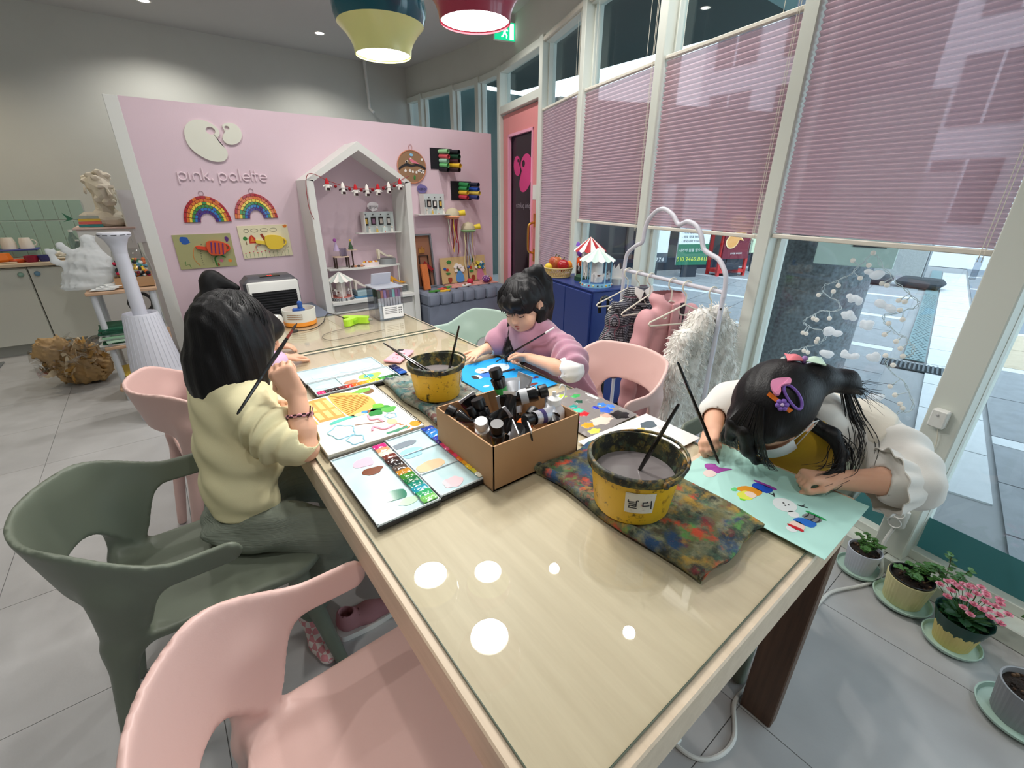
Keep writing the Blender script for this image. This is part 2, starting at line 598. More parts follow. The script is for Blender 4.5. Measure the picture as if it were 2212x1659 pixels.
def mesh_np(name, V, Q, m, parent=None, base=True, normals=None):
 me = bpy.data.meshes.new(name)
 if parent is not None:
  I = np.array(WM[parent.name].inverted()); A = V @ I[:3, :3].T + I[:3, 3]; loc = (0, 0, 0)
 else:
  loc = ((V[:, 0].min() + V[:, 0].max()) / 2, (V[:, 1].min() + V[:, 1].max()) / 2, V[:, 2].min()) if base else (0, 0, 0)
  A = V - np.array(loc)
 k = Q.shape[1]
 me.vertices.add(len(A)); me.vertices.foreach_set('co', A.astype(np.float32).ravel())
 me.loops.add(Q.size); me.loops.foreach_set('vertex_index', Q.ravel().astype(np.int32))
 me.polygons.add(len(Q)); me.polygons.foreach_set('loop_start', np.arange(0, Q.size, k, dtype=np.int32))
 me.update(calc_edges=True)
 me.polygons.foreach_set('use_smooth', np.ones(len(Q), dtype=bool))
 for q in (m if isinstance(m, (list, tuple)) else [m]): me.materials.append(q)
 if normals is not None: me.normals_split_custom_set_from_vertices(normals.tolist())
 o = bpy.data.objects.new(name, me)
 o.location = loc
 put(o, parent, (WM[parent.name] if parent is not None else Matrix.Translation(loc)))
 return o
# ================================================================ the room
M_wall = mat('wall_paint', (206, 207, 199), 0.85, var=0.03, vscale=3, bump=0.05, bscale=150)
M_ceil = mat('ceiling_paint', (196, 196, 194), 0.9)
M_frame = mat('window_frame_paint', (214, 219, 210), 0.45)
M_white = mat('white_lacquer', (226, 227, 222), 0.4)
M_pinkw = mat('pink_partition_paint', (224, 200, 210), 0.75, var=0.02, vscale=2, bump=0.04, bscale=120)
M_gap = mat('floor_joint', (120, 121, 120), 0.9)
M_glass = thin_glass('window_glass', (236, 243, 243))
FAC = [(1.40, -2.3), (1.80, -1.52), (1.96, -0.69), (2.10, 0.14), (2.276, 0.951), (2.457, 1.762), (2.685, 2.56), (2.985, 3.335), (3.27, 4.33), (3.335, 4.85), (3.31, 5.36), (3.24, 6.04), (3.22, 6.44)]
def facx(y):
 for a, b in zip(FAC[:-1], FAC[1:]):
  if a[1] <= y <= b[1]: return a[0] + (b[0] - a[0]) * (y - a[1]) / (b[1] - a[1])
 return FAC[0][0] if y < FAC[0][1] else FAC[-1][0]
def clip_half(poly, p, n):
 out = []
 for i in range(len(poly)):
  a, b = poly[i], poly[(i + 1) % len(poly)]
  da = (a[0] - p[0]) * n[0] + (a[1] - p[1]) * n[1]; db = (b[0] - p[0]) * n[0] + (b[1] - p[1]) * n[1]
  if da <= 0: out.append(a)
  if (da < 0) != (db < 0) and abs(da - db) > 1e-9:
   t = da / (da - db); out.append((a[0] + (b[0] - a[0]) * t, a[1] + (b[1] - a[1]) * t))
 return out
def inside_room(poly):
 ys = [p[1] for p in poly]
 if all(p[0] < facx(min(max(q, -2.3), 6.44)) - 0.01 for p in poly for q in (min(ys), max(ys), p[1])): return [poly]
 res = []
 for a, b in zip(FAC[:-1], FAC[1:]):
  q = clip_half(poly, a, (0, -1)); q = clip_half(q, b, (0, 1)) if len(q) > 2 else []
  if len(q) > 2: q = clip_half(q, a, (b[1] - a[1], -(b[0] - a[0])))
  if len(q) > 2: res.append(q)
 return res
XL, YB, YF = -3.3, -2.3, 6.44
room_poly = [(XL, YB)] + FAC + [(XL, YF)]
floor = G().prism(room_poly, 0.03, z0=-0.033).build('floor', M_gap, base=False)
tag(floor, 'grey mottled vinyl tile floor of the art room', kind='structure')
M_tile = mat('grey_vinyl_tile', (190, 190, 190), 0.42, var=0.10, vscale=5, bump=0.03, bscale=90)
_tn = M_tile.node_tree
proto_tile = None
for i in range(-5, 6):
 for j in range(-5, 11):
  x0, y0 = -0.16 + 0.6 * i, 0.24 + 0.6 * j
  q = [(x0 + .0012, y0 + .0012), (x0 + .5988, y0 + .0012), (x0 + .5988, y0 + .5988), (x0 + .0012, y0 + .5988)]
  q = [(max(XL, min(a, 4)), max(YB, min(b, YF))) for a, b in q]
  ps = inside_room(q)
  if not ps or max(p[0] for p in q) - min(p[0] for p in q) < .05 or max(p[1] for p in q) - min(p[1] for p in q) < .05: continue
  g = G()
  for p in ps: g.prism(p, 0.003, z0=-0.003)
  g.build('tile', M_tile, floor)
tag(G().prism(room_poly, 0.1, z0=CEIL).build('ceiling', M_ceil, base=False), 'plain light grey ceiling with recessed lamps', kind='structure')
def wall(name, a, b, z0=0.0, z1=CEIL, th=0.12, m=None, label=None):
 F = frame((a[0], a[1], 0), (b[0] - a[0], b[1] - a[1], 0), (-(b[1] - a[1]), b[0] - a[0], 0))
 L = hypot(b[0] - a[0], b[1] - a[1])
 o = G().box((L / 2, th / 2, (z0 + z1) / 2), (L, th, z1 - z0), F).build(name, m or M_wall)
 return tag(o, label or 'plain grey painted wall', kind='structure')
wall('wall_back', (XL, YF), (3.4, YF), label='grey painted back wall behind the pink partition')
wall('wall_left', (XL, YB), (XL, YF), label='grey painted side wall')
wall('wall_front', (1.5, YB), (XL, YB), label='grey painted wall behind the viewer')
# curved wall band above the windows
HEAD = 2.60
g = G()
for a, b in zip(FAC[:-1], FAC[1:]):
 F = frame((a[0], a[1], 0), (b[0] - a[0], b[1] - a[1], 0), (-(b[1] - a[1]), b[0] - a[0], 0))
 L = hypot(b[0] - a[0], b[1] - a[1])
 g.box((L / 2, -0.06, (HEAD + CEIL) / 2), (L + 0.02, 0.16, CEIL - HEAD), F)
tag(g.build('wall_right', M_wall), 'curved grey wall band above the window row', kind='structure')
# white downstand profile between band and ceiling, windows
M_film = sheer('frosted_film', (96, 150, 150), 0.62, 0.25, 0.35)
def win(n, ia, label, film=0.0, transom=None, sill=0.07):
 a, b = FAC[ia], FAC[ia + 1]
 F = frame((a[0], a[1], 0), (b[0] - a[0], b[1] - a[1], 0), (-(b[1] - a[1]), b[0] - a[0], 0))
 L = hypot(b[0] - a[0], b[1] - a[1])
 w = thing('window_%d' % n, label, None, (a[0], a[1], 0), kind='structure')
 wide = 0.10 if ia == 3 else 0.066
 G().box((0, 0.01, (sill + HEAD) / 2), (wide, 0.13, HEAD - sill), F, bev=0.004).build('post', M_frame, w)
 G().box((L / 2, 0.02, sill / 2), (L, 0.17, sill), F, bev=0.004).build('sill', M_frame, w)
 G().box((L / 2, 0.0, HEAD - 0.03), (L - wide, 0.10, 0.06), F, bev=0.003).build('head_rail', M_frame, w)
 G().box((L / 2, 0.0, sill + 0.02), (L - wide, 0.05, 0.04), F, bev=0.003).build('bottom_rail', M_frame, w)
 for x in (wide / 2 + 0.009, L - 0.033 - 0.009):
  G().box((x, -0.01, (sill + HEAD) / 2), (0.018, 0.05, HEAD - sill - 0.1), F).build('pane_bead', M_frame, w)
 if transom:
  G().box((L / 2, 0.0, transom), (L - wide, 0.09, 0.07), F, bev=0.003).build('transom', M_frame, w)
 G().box((L / 2, -0.02, (sill + HEAD) / 2), (L - wide, 0.006, HEAD - sill - 0.08), F).build('pane', M_glass, w)
 if film:
  G().box((L / 2, -0.0165, sill + 0.04 + (film - sill - 0.04) / 2), (L - wide - 0.03, 0.001, film - sill - 0.04), F).build('frosted_film', M_film, w)
 return F, L, w
W = {}
for n, ia, lab, film, tr in ((1, 1, 'tall window behind the viewer', .25, None), (2, 2, 'tall window beside the flower pots with frosted strip below', .25, None),
  (3, 3, 'tall window with the string lights and cotton clouds', .25, None), (4, 4, 'tall window behind the clothes rack', 0, None), (5, 5, 'tall window behind the blue cabinet', 0, None),
  (6, 6, 'window fully covered by a pink blind next to the door', 0, None), (7, 8, 'narrow dark window left of the pink door', 0, None),
  (8, 9, 'dark window behind the end of the pink partition', 0, None), (9, 10, 'dark window nearest the back corner', 0, None), (10, 0, 'window segment behind the viewer', 0, None), (11, 11, 'narrow end window at the corner', 0, None)):
 W[n] = win(n, ia, lab, film, tr)
# ---- pink entrance door between nodes 7 and 8
a, b = FAC[7], FAC[8]
FD = frame((a[0], a[1], 0), (b[0] - a[0], b[1] - a[1], 0), (-(b[1] - a[1]), b[0] - a[0], 0))
LD = hypot(b[0] - a[0], b[1] - a[1])
M_door = mat('coral_door_paint', (226, 146, 146), 0.5)
M_gold = mat('brass', (212, 164, 84), 0.25, metal=1.0)
M_logo = mat('magenta_vinyl', (214, 62, 130), 0.5)
d = thing('door_1', 'coral pink entrance door with a tall glass pane and brass handle', None, (a[0], a[1], 0), kind='structure')
for x in (0.0, LD): G().box((x, 0.01, HEAD / 2), (0.07, 0.13, HEAD), FD, bev=.004).build('jamb', M_frame, d)
G().box((LD / 2, 0.01, 2.205), (LD - .07, 0.12, 0.07), FD, bev=.004).build('transom', M_frame, d)
G().box((LD / 2, 0.01, HEAD - .03), (LD - .07, 0.1, 0.06), FD, bev=.004).build('head_rail', M_frame, d)
G().box((LD / 2, -0.02, 2.40), (LD - .07, .006, .33), FD).build('transom_pane', M_glass, d)
dw0, dw1 = 0.045, LD - 0.045
gx0, gx1, gz0, gz1 = dw0 + 0.16, dw1 - 0.16, 0.42, 1.97
for nm, c, s in (('stile', ((dw0 + gx0) / 2, .01, 1.085), (gx0 - dw0, .045, 2.15)), ('stile', ((dw1 + gx1) / 2, .01, 1.085), (dw1 - gx1, .045, 2.15)),
  ('top_panel', ((gx0 + gx1) / 2, .01, (gz1 + 2.16) / 2), (gx1 - gx0, .045, 2.16 - gz1)), ('kick_panel', ((gx0 + gx1) / 2, .01, (gz0 + .01) / 2), (gx1 - gx0, .045, gz0 - .01))):
 G().box(c, s, FD, bev=.002).build(nm, M_door, d)
M_dpink = mat('pink_glazing_bead', (244, 170, 196), 0.4)
for c, s in (((gx1 - .012, .03, (gz0 + gz1) / 2), (.024, .03, gz1 - gz0)), ((gx0 + .012, .03, (gz0 + gz1) / 2), (.024, .03, gz1 - gz0)), (((gx0 + gx1) / 2, .03, gz0 + .012), (gx1 - gx0, .03, .024)), (((gx0 + gx1) / 2, .03, gz1 - .012), (gx1 - gx0, .03, .024))):
 G().box(c, s, FD).build('glazing_bead', M_dpink, d)
G().box(((gx0 + gx1) / 2, 0, (gz0 + gz1) / 2), (gx1 - gx0, .006, gz1 - gz0), FD).build('pane', thin_glass('smoked_glass', (120, 122, 132)), d)
PAL_B = [(0.378, 1.812), (0.41, 1.866), (0.462, 1.893), (0.517, 1.893), (0.567, 1.871), (0.597, 1.841), (0.6, 1.808), (0.579, 1.777), (0.592, 1.744), (0.622, 1.707), (0.623, 1.664), (0.592, 1.628), (0.536, 1.619), (0.474, 1.636), (0.413, 1.679), (0.379, 1.735)]
PAL_S = [(0.63, 1.868), (0.647, 1.882), (0.678, 1.891), (0.718, 1.884), (0.746, 1.852), (0.748, 1.81), (0.723, 1.765), (0.672, 1.743), (0.631, 1.751), (0.614, 1.779), (0.622, 1.805), (0.638, 1.827), (0.635, 1.844)]
def palette_plate(F, pts, hole, o_, sc, flip, th, m, par, nm='palette_emblem'):
 """plate in the shape of a painter's palette with a thumb hole; o_ is moved to the origin"""
 pts = [((p[0] - o_[0]) * sc * flip, (p[1] - o_[1]) * sc) for p in pts]
 o = bez2(pts, 6)
 cx, cy, r = (hole[0] - o_[0]) * sc * flip, (hole[1] - o_[1]) * sc, hole[2] * sc
 a0 = [atan2(p[1] - cy, p[0] - cx) for p in o]
 return G().ring(o, [(cx + r * cos(t), cy + r * sin(t) * .85) for t in a0], th, F).build(nm, m, par)
DF = FD @ T(0, .006, 0) @ RX(radians(90)) @ RY(pi)      # x right as seen from the room
def door_at(x, z): return FD @ T(x, 0.004, z) @ Matrix(((-1, 0, 0, 0), (0, 0, 1, 0), (0, 1, 0, 0), (0, 0, 0, 1)))
for pts_, ho_ in ((PAL_B, (.546, 1.828, .03)), (PAL_S, (.658, 1.856, .016))): palette_plate(door_at((gx0 + gx1) / 2, 1.60), pts_, ho_, (.56, 1.76), 1.25, -1, .002, M_logo, d)
text_mesh('pink palette', .07, door_at((gx0 + gx1) / 2 - .01, 1.30) @ Matrix.Scale(-1, 4, (1, 0, 0)), 'window_lettering', mat('dim_lettering', (150, 140, 150), .5), d, .0005)
# brass handle
hx = gx0 - .06
g = G().tube([FD @ Vector(p) for p in bez([(hx, .035, .86), (hx, .09, .88), (hx, .10, .95), (hx, .10, 1.06), (hx, .09, 1.13), (hx, .035, 1.15)], 5)], .011, 10)
sm(g, 'pull_handle', M_gold, d)
G().box((hx, .035, 1.17), (.035, .006, .12), FD).build('handle_plate', M_gold, d)
G().box((hx, .035, .84), (.035, .006, .12), FD).build('handle_plate', M_gold, d)
G().box((gx0 - .08, .034, 1.42), (.15, .003, .13), FD).build('lock_plate', M_white, d)
# ---- pink partition
P_Y = 4.40
wp = G().box(((0.05 + 3.14) / 2, P_Y + .05, 1.0), (3.09, 0.10, 2.0)).build('wall_partition', M_pinkw)
tag(wp, 'two metre high mauve pink partition wall with a studio name', kind='structure')
tag(G().box((0.01, P_Y + .05, 1.0), (0.08, 0.104, 2.002), bev=.003).build('trim_1', M_white), 'white end post of the pink partition', kind='structure')
def on_part(x, z, dy=0.0):
 """x right, y up, z out of the partition"""
 return Matrix(((1, 0, 0, x), (0, 0, -1, P_Y - dy), (0, 1, 0, z), (0, 0, 0, 1)))
M_sign = mat('matt_cream_sign', (226, 226, 212), 0.6)
e = thing('studio_sign', 'raised cream palette emblem and thin script letters on the pink partition', 'sign', (0.57, P_Y, 1.5))
for pts_, ho_ in ((PAL_B, (.546, 1.828, .03)), (PAL_S, (.658, 1.856, .016))): palette_plate(on_part(0, 0), pts_, ho_, (0, 0), 1, 1, .014, M_sign, e)
# thin monoline letters, centre line strokes
M_let = mat('pale_pink_letter', (236, 214, 222), 0.5)
def arc(cx, cy, r, a0, a1, n=10): return [(cx + r * cos(radians(a0 + (a1 - a0) * i / n)), cy + r * sin(radians(a0 + (a1 - a0) * i / n))) for i in range(n + 1)]
def stroke_letters(spec, x0, z, sc, par):
 for ch, dx in spec:
  st = {'p': [[(0, -.5), (0, .5)], arc(.33, .17, .33, 0, 360, 20)], 'i': [[(0, -.15), (0, .5)]], 'n': [[(0, -.15), (0, .18)] , arc(.3, .18, .3, 180, 0), [(.6, .18), (.6, -.15)]],
    'k': [[(0, -.15), (0, .95)], [(.45, .5), (0, .1)], [(.12, .22), (.42, -.12)]], '.': [arc(0, -.1, .05, 0, 360, 10)], 'a': [arc(.33, .17, .33, 0, 360, 20), [(.66, .5), (.66, -.15)]],
    'l': [[(0, -.15), (0, .95)]], 'e': [[(.02, .17), (.62, .17)], arc(.33, .17, .33, 0, 310, 18)], 't': [[(0, -.15), (0, .85)], [(-.02, .5), (.3, .5)]]}[ch]
  g = G()
  for s in st:
   g.tube([(x0 + (dx + p[0]) * sc, P_Y - .006, z + p[1] * sc) for p in s], .0055, 6)
  g.build('letter', M_let, par)
stroke_letters((('p', 0), ('i', .9), ('n', 1.2), ('k', 2.05), ('.', 2.75), ('p', 3.35), ('a', 4.25), ('l', 5.2), ('e', 5.45), ('t', 6.3), ('t', 6.62), ('e', 7.0)), .27, 1.50, .078, e)
# ---- ceiling lamps
M_lamp = mat('lamp_diffuser', (255, 250, 240), .5, emit=14)
M_ring = mat('lamp_ring', (235, 235, 232), .4)
spots = [('above the table end nearest the viewer', 2.0, 1.21), ('above the middle of the table on the window side', 1.98, 1.96), ('above the far end of the table', 1.94, 2.67), ('lighting the back wall behind the house shelf', 1.89, 5.69),
   ('lighting the back wall above the sink', .44, 5.78), ('over the walkway left of the table', -.6, 2.4), ('left row above the walkway near the viewer', -.6, .6), ('over the kitchen floor', -1.5, 5.4), ('behind the viewer', .4, -1.0), ('in front of the pink partition', 1.2, 3.55), ('in front of the wall sign', .3, 3.4), ('before the entrance door', 2.4, 3.7)]
for lab, x, y in spots:
 t = thing('ceiling_lamp', 'small round recessed ceiling lamp ' + lab, 'lamp', (x, y, CEIL), group='recessed ceiling lamps')
 sm(G().lathe([(.038, -.001), (.05, -.006), (.056, -.004), (.056, 0)], (x, y, CEIL), 24), 'trim_ring', M_ring, t)
 G().lathe([(0.0001, -.004), (.038, -.004)], (x, y, CEIL), 24).build('diffuser', M_lamp, t)
 add_light('lamp_light', 'SPOT', (x, y, CEIL - .02), 42 if y > 4 else 35, (1, .86, .66) if x < -1 else (1, .965, .92), .04, spot=radians(140))
# ================================================================ the street outside
GZ = -0.03
ORG = Vector((5.3, 0.75, GZ)); ux = Vector((.987, .16, 0)).normalized(); uy = Vector((-.16, .987, 0)).normalized()
FO = Matrix((ux, uy, Vector((0, 0, 1)))).transposed().to_4x4(); FO.translation = ORG
M_ground = mat('street_base', (150, 152, 155), .9, var=.1, vscale=2)
outer = FAC + [(3.4, 9), (30, 9), (30, -12), (1.4, -12)]
street = tag(G().prism([(p[0] + (.06 if i < len(FAC) else 0), p[1]) for i, p in enumerate(outer)], .02, z0=GZ - .03).build('floor_street', M_ground, base=False), 'paved shopping street outside the windows', kind='structure')
M_slab = [mat('paving_grey', (146, 150, 155), .8, var=.12, vscale=14, bump=.1, bscale=200), mat('paving_light', (204, 208, 212), .8, var=.06, vscale=14, bump=.1), mat('paving_beige', (186, 172, 150), .8, var=.08, vscale=14, bump=.1), mat('paving_blue_grey', (126, 134, 144), .8, var=.12, vscale=14, bump=.1)]
def slab(u0, v0, u1, v1, k, gap=.006):
 q = [FO @ Vector((a, b, 0)) for a, b in ((u0 + gap, v0 + gap), (u1 - gap, v0 + gap), (u1 - gap, v1 - gap), (u0 + gap, v1 - gap))]
 if any(p.x < facx(max(-2.3, min(6.4, p.y))) + .1 for p in q): return
 G().prism([(p.x, p.y) for p in q], .012, z0=GZ - .012).build('paving_slab', M_slab[k], street)
# left of the drain: grey slabs crossed by white bands
bands = [-1.55, .30, 1.98, 3.70, 5.4, 7.1]
for i, u in enumerate(bands):
 for v in range(0, 6): slab(u, .17 + v * .62, u + .16, .17 + (v + 1) * .62, 1)
 nxt = bands[i + 1] if i + 1 < len(bands) else u + 1.7
 for s_ in range(2):
  du = (nxt - u - .16) / 2
  for v in range(0, 6): slab(u + .16 + du * s_, .17 + v * .62, u + .16 + du * (s_ + 1), .17 + (v + 1) * .62, 0)
for s_ in range(3):
 for v in range(0, 5): slab(-1.55 - (s_ + 1) * .62, .17 + v * .62, -1.55 - s_ * .62, .17 + (v + 1) * .62, 0)
# white strip beside the drain
for k in range(16): slab(-2.4 + k * .62, -.44, -2.4 + (k + 1) * .62, -.09, 1)
# right of the strip
for i, u in enumerate([-1.55, .30, 1.98, 3.70, 5.4, 7.1]):
 kk = 2 if i == 1 else (3 if i > 1 else 0)
 nxt = ([-1.55, .30, 1.98, 3.70, 5.4, 7.1, 8.8])[i + 1]
 for v in range(0, 6):
  slab(u, -.46 - (v + 1) * .55, u + .14, -.46 - v * .55, 1)
  for s_ in range(2):
   du = (nxt - u - .14) / 2
   slab(u + .14 + du * s_, -.46 - (v + 1) * .55, u + .14 + du * (s_ + 1), -.46 - v * .55, kk)
for s_ in range(4):
 for v in range(0, 5): slab(-1.55 - (s_ + 1) * .55, -.46 - (v + 1) * .55, -1.55 - s_ * .55, -.46 - v * .55, 0)
# drain: perforated cover plate and grate
M_drain = mat('galvanised_cover', (128, 152, 156), .55, metal=.4, var=.08)
M_hole = mat('drain_hole', (38, 46, 52), .9)
M_grate = mat('steel_grate', (96, 104, 110), .5, metal=.5)
t = thing('drain_cover', 'perforated galvanised drain cover running beside the white paving strip', 'drain cover', tuple(FO @ Vector((2.6, 0, 0))))
G().box((3.9, 0, .004), (7.6, .16, .010), FO).build('cover_plate', M_drain, t)
g = G()
for k in range(60):
 for j in range(4): g.lathe([(.0001, 0), (.0125, 0)], (.14 + k * .07, -.054 + j * .034 + (.009 if k % 2 else -.009), .0095), 8, FO)
tag(g.build('perforation', M_hole, t), kind='stuff')
t = thing('drain_grate', 'dark slotted steel drain grate set across the end of the drain cover', 'drain grate', tuple(FO @ Vector((-.12, 0, 0))))
G().box((-.12, .0, -.004), (.24, .44, .01), FO).build('grate_base', M_hole, t)
for k in range(14): G().box((-.12, -.205 + k * .0315, .004), (.24, .014, .012), FO).build('grate_bar', M_grate, t)
# granite column carrying the arcade
M_gran = mat('dark_granite', (104, 114, 122), .55, var=.6, vscale=48, bump=.05)
g = G().lathe([(.38, GZ), (.38, 3.1)], (4.02, 1.34, 0), 40)
t = thing('column', 'thick dark speckled granite column outside the window', 'column', (4.02, 1.34, GZ))
sm(g, 'shaft', M_gran, t, 60)
sm(G().lathe([(.0001, 0), (.388, 0), (.388, .02)], (4.02, 1.34, GZ), 40), 'base_ring', mat('granite_base', (120, 128, 134), .6), t)
M_mint = mat('mint_sign', (206, 226, 216), .5)
FS = frame((3.52, .98, 0), (.10, -.42, 0), (0, 0, 1))
t = thing('hanging_sign', 'pale mint sign panel with dark Hangul letters hung on the granite column', 'sign', (3.56, .90, .95))
G().box((.02, 1.45, 0), (.42, .95, .02), FS, bev=.003).build('panel', M_mint, t)
for z_ in (1.15, 1.75): sm(G().cyl((3.57, .93, z_), (3.80, 1.06, z_), .012, n=8), 'bracket', M_drain, t)
M_sink = mat('sign_ink', (60, 66, 74), .6)
for nm, pts in (('sign_letter', [(.02, 1.30), (.14, 1.30), (.16, 1.24), (.13, 1.17), (.02, 1.17)]), ('sign_letter', [(.0, 1.10), (.17, 1.10)]), ('sign_letter', [(.02, 1.24), (.13, 1.24)])):
 G().tube([FS @ Vector((p[0], p[1], .011)) for p in pts], .007, 6).build(nm, M_sink, t)
# arcade soffit and buildings
M_soff = mat('soffit_dark', (66, 72, 80), .8)
M_teal = mat('teal_plaster', (44, 70, 70), .8)
tag(G().prism([(FAC[0][0] + .1, FAC[0][1])] + [(p[0] + .1, p[1]) for p in FAC[1:7]] + [(4.5, 2.6), (4.5, -2.3)], .15, z0=3.05).build('ceiling_arcade', M_soff), 'dark arcade soffit outside above the windows', kind='structure')
tag(G().prism([(2.75, 2.56), (3.08, 3.33), (3.37, 4.33), (3.43, 4.85), (3.4, 5.36), (3.3, 7), (5.6, 7), (5.6, 2.6)], .15, z0=3.05).build('ceiling_arcade_teal', M_teal), 'teal arcade soffit outside near the door', kind='structure')
tag(G().box((5.0, 7.4, 1.5), (3.4, .3, 3.1)).build('wall_neighbour', M_teal), 'teal plaster wall of the next shop', kind='structure')
def far_block(name, label, F, L, H, dpt, cols, rows, m, mw, z0=1.2, ww=.9, wh=1.2):
 t = thing(name, label, 'building', tuple(F @ Vector((L / 2, 0, 0))))
 G().box((L / 2, dpt / 2, H / 2), (L, dpt, H), F).build('facade', m, t)
 for i in range(cols):
  for j in range(rows):
   x = (i + .5) * L / cols; z = z0 + (j + .5) * (H - z0) / rows
   w_ = G().box((x, -.02, z), (ww, .06, wh), F).build('window', mw, t)
   G().box((x, -.04, z), (.05, .06, wh), F).build('mullion', m, w_)
 return t
M_pale = mat('pale_facade', (226, 230, 236), .8)
M_dwin = mat('dark_window', (58, 64, 74), .15)
FB = frame((13.5, 8.5, GZ), (.05, -1, 0), (1, 0, 0))
far_block('shop_building', 'pale building with dark window grid across the street', FB, 16, 10, 3, 9, 5, M_pale, M_dwin, z0=.6, ww=1.1, wh=1.25)
# dark shop front behind the posters
M_shop = mat('shop_front', (52, 56, 62), .4, var=.2, vscale=2)
FSf = frame((6.1, 6.6, GZ), (.93, -.36, 0), (.36, .93, 0))
t = thing('dark_shop', 'dark shop front with posters across the paved square', 'shop', tuple(FSf @ Vector((2.4, 0, 0))))
G().box((2.6, .15, 1.5), (5.2, .3, 3.0), FSf).build('glass_front', M_shop, t)
for x in (.1, 1.7, 3.4, 5.1): G().box((x, -.02, 1.5), (.12, .1, 3.0), FSf).build('pillar', mat('shop_pillar', (120, 112, 104), .7), t)
G().box((2.6, -.1, .12), (5.2, .12, .24), FSf).build('plinth', mat('shop_plinth', (40, 48, 66), .6), t)
def poster(name, label, px, py, w, z0, z1, m, ang=-.36):
 F = frame((px, py, 0), (cos(ang), sin(ang), 0), (0, 0, 1))
 t = thing(name, label, 'poster', (px, py, max(GZ, z0 - .2)))
 G().box((0, (z0 + z1) / 2, 0), (w, z1 - z0, .03), F).build('sheet', m, t)
 G().box((0, (GZ + z0) / 2, -.03), (w * .5, z0 - GZ, .03), F).build('foot', mat('poster_foot', (42, 48, 60), .6), t)
 return F, t
M_pw = mat('poster_white', (232, 238, 242), .5); M_green = mat('poster_green', (26, 112, 84), .5); M_ink = mat('poster_ink', (70, 78, 84), .6); M_lime = mat('poster_lime', (214, 226, 84), .5); M_inkw = mat('poster_white_ink', (244, 246, 244), .5)
F, t = poster('standing_poster', 'white and green standing poster with a phone number', 7.98, 4.72, .62, .20, 1.55, M_pw, -.5)
G().box((0, .39, .018), (.62, .38, .006), F).build('green_band', M_green, t)
G().box((0, .98, .018), (.56, .09, .006), F).build('title_band', M_green, t)
text_mesh('010.9469.8411', .105, F @ T(0, .31, .024), 'phone_number', M_lime, t, .001)
text_mesh('사라의 힘을 믿으세요!', .062, F @ T(0, .47, .024), 'slogan', M_inkw, t, .001)
text_mesh('자격있어 원장님?', .055, F @ T(0, .98, .024), 'heading', M_inkw, t, .001)
for k, s_ in enumerate(('- 고기 의시강의', '- 미국 대학 TESOL', '- 미국 의대 TESOL', '- 성국 대학 TESOL')):
 text_mesh(s_, .05, F @ T(-.26, .86 - k * .075, .020), 'text_line', M_ink, t, .001, 'LEFT')
for k, s_ in enumerate(('- 영어 대학강의 미국', '- 상사의 대학 영어', '- 미국 의사 영어강의')):
 text_mesh(s_, .05, F @ T(-.26, 1.30 - k * .085, .020), 'text_line', M_ink, t, .001, 'LEFT')
F, t = poster('standing_poster', 'white poster with a bordered list and a dark footer beside the window post', 7.15, 5.02, .60, .28, 1.6, M_pw, -.5)
G().box((0, .36, .018), (.60, .17, .006), F).build('footer_band', mat('footer', (62, 74, 88), .5), t)
text_mesh('977-2774', .10, F @ T(.03, .33, .024), 'footer_number', M_inkw, t, .001)
text_mesh('상', .10, F @ T(.05, 1.02, .020), 'text_line', M_ink, t, .001)
text_mesh('상', .10, F @ T(.02, .66, .020), 'text_line', M_ink, t, .001)
# red fish-bread board
M_mar = mat('maroon_print', (112, 26, 48), .5); M_red = mat('red_stand', (196, 44, 44), .5); M_fish = mat('fish_bread', (222, 160, 92), .6); M_fishl = mat('fish_line', (250, 222, 170), .6)
F, t = poster('sandwich_board', 'maroon sandwich board with three fish shaped breads on a red stand', 8.75, 4.28, .58, .30, 1.55, M_mar, -.42)
for x in (-.29, .29): G().box((x, .72, -.04), (.05, 1.5, .05), F).build('stand_leg', M_red, t)
for x in (-.29, .29): G().box((x, .72, -.34), (.05, 1.5, .05), F @ T(0, 0, 0)).build('stand_leg', M_red, t)
G().box((0, .06, -.19), (.6, .06, .35), F).build('stand_tray', M_red, t)
FISH = [(-.5, 0), (-.42, .22), (-.15, .34), (.12, .28), (.3, .12), (.5, .3), (.42, 0), (.5, -.3), (.3, -.14), (.1, -.28), (-.15, -.34), (-.42, -.22)]
for k, (x, y, an) in enumerate(((-.08, .98, .5), (.06, .83, .55), (-.10, .64, .5))):
 A = F @ T(x, y, .018 + k * .004) @ RZ(an)
 f_ = G().prism(bez2([(p[0] * .36, p[1] * .36) for p in FISH], 4), .006, A).build('fish_outline', M_fishl, t)
 G().prism(bez2([(p[0] * .32, p[1] * .32) for p in FISH], 4), .002, A @ T(0, 0, .006)).build('fish_body', M_fish, t)
text_mesh('붕어빵 고사고미', .038, F @ T(0, .40, .02), 'caption', M_inkw, t, .001)
F, t = poster('standing_poster', 'pale green cafe poster behind the red sandwich board', 9.75, 4.30, .50, .35, 1.45, mat('poster_palegreen', (206, 222, 190), .5), -.42)
text_mesh('5잔', .15, F @ T(-.12, 1.05, .02), 'price_text', mat('poster_blue', (60, 120, 190), .5), t, .001)
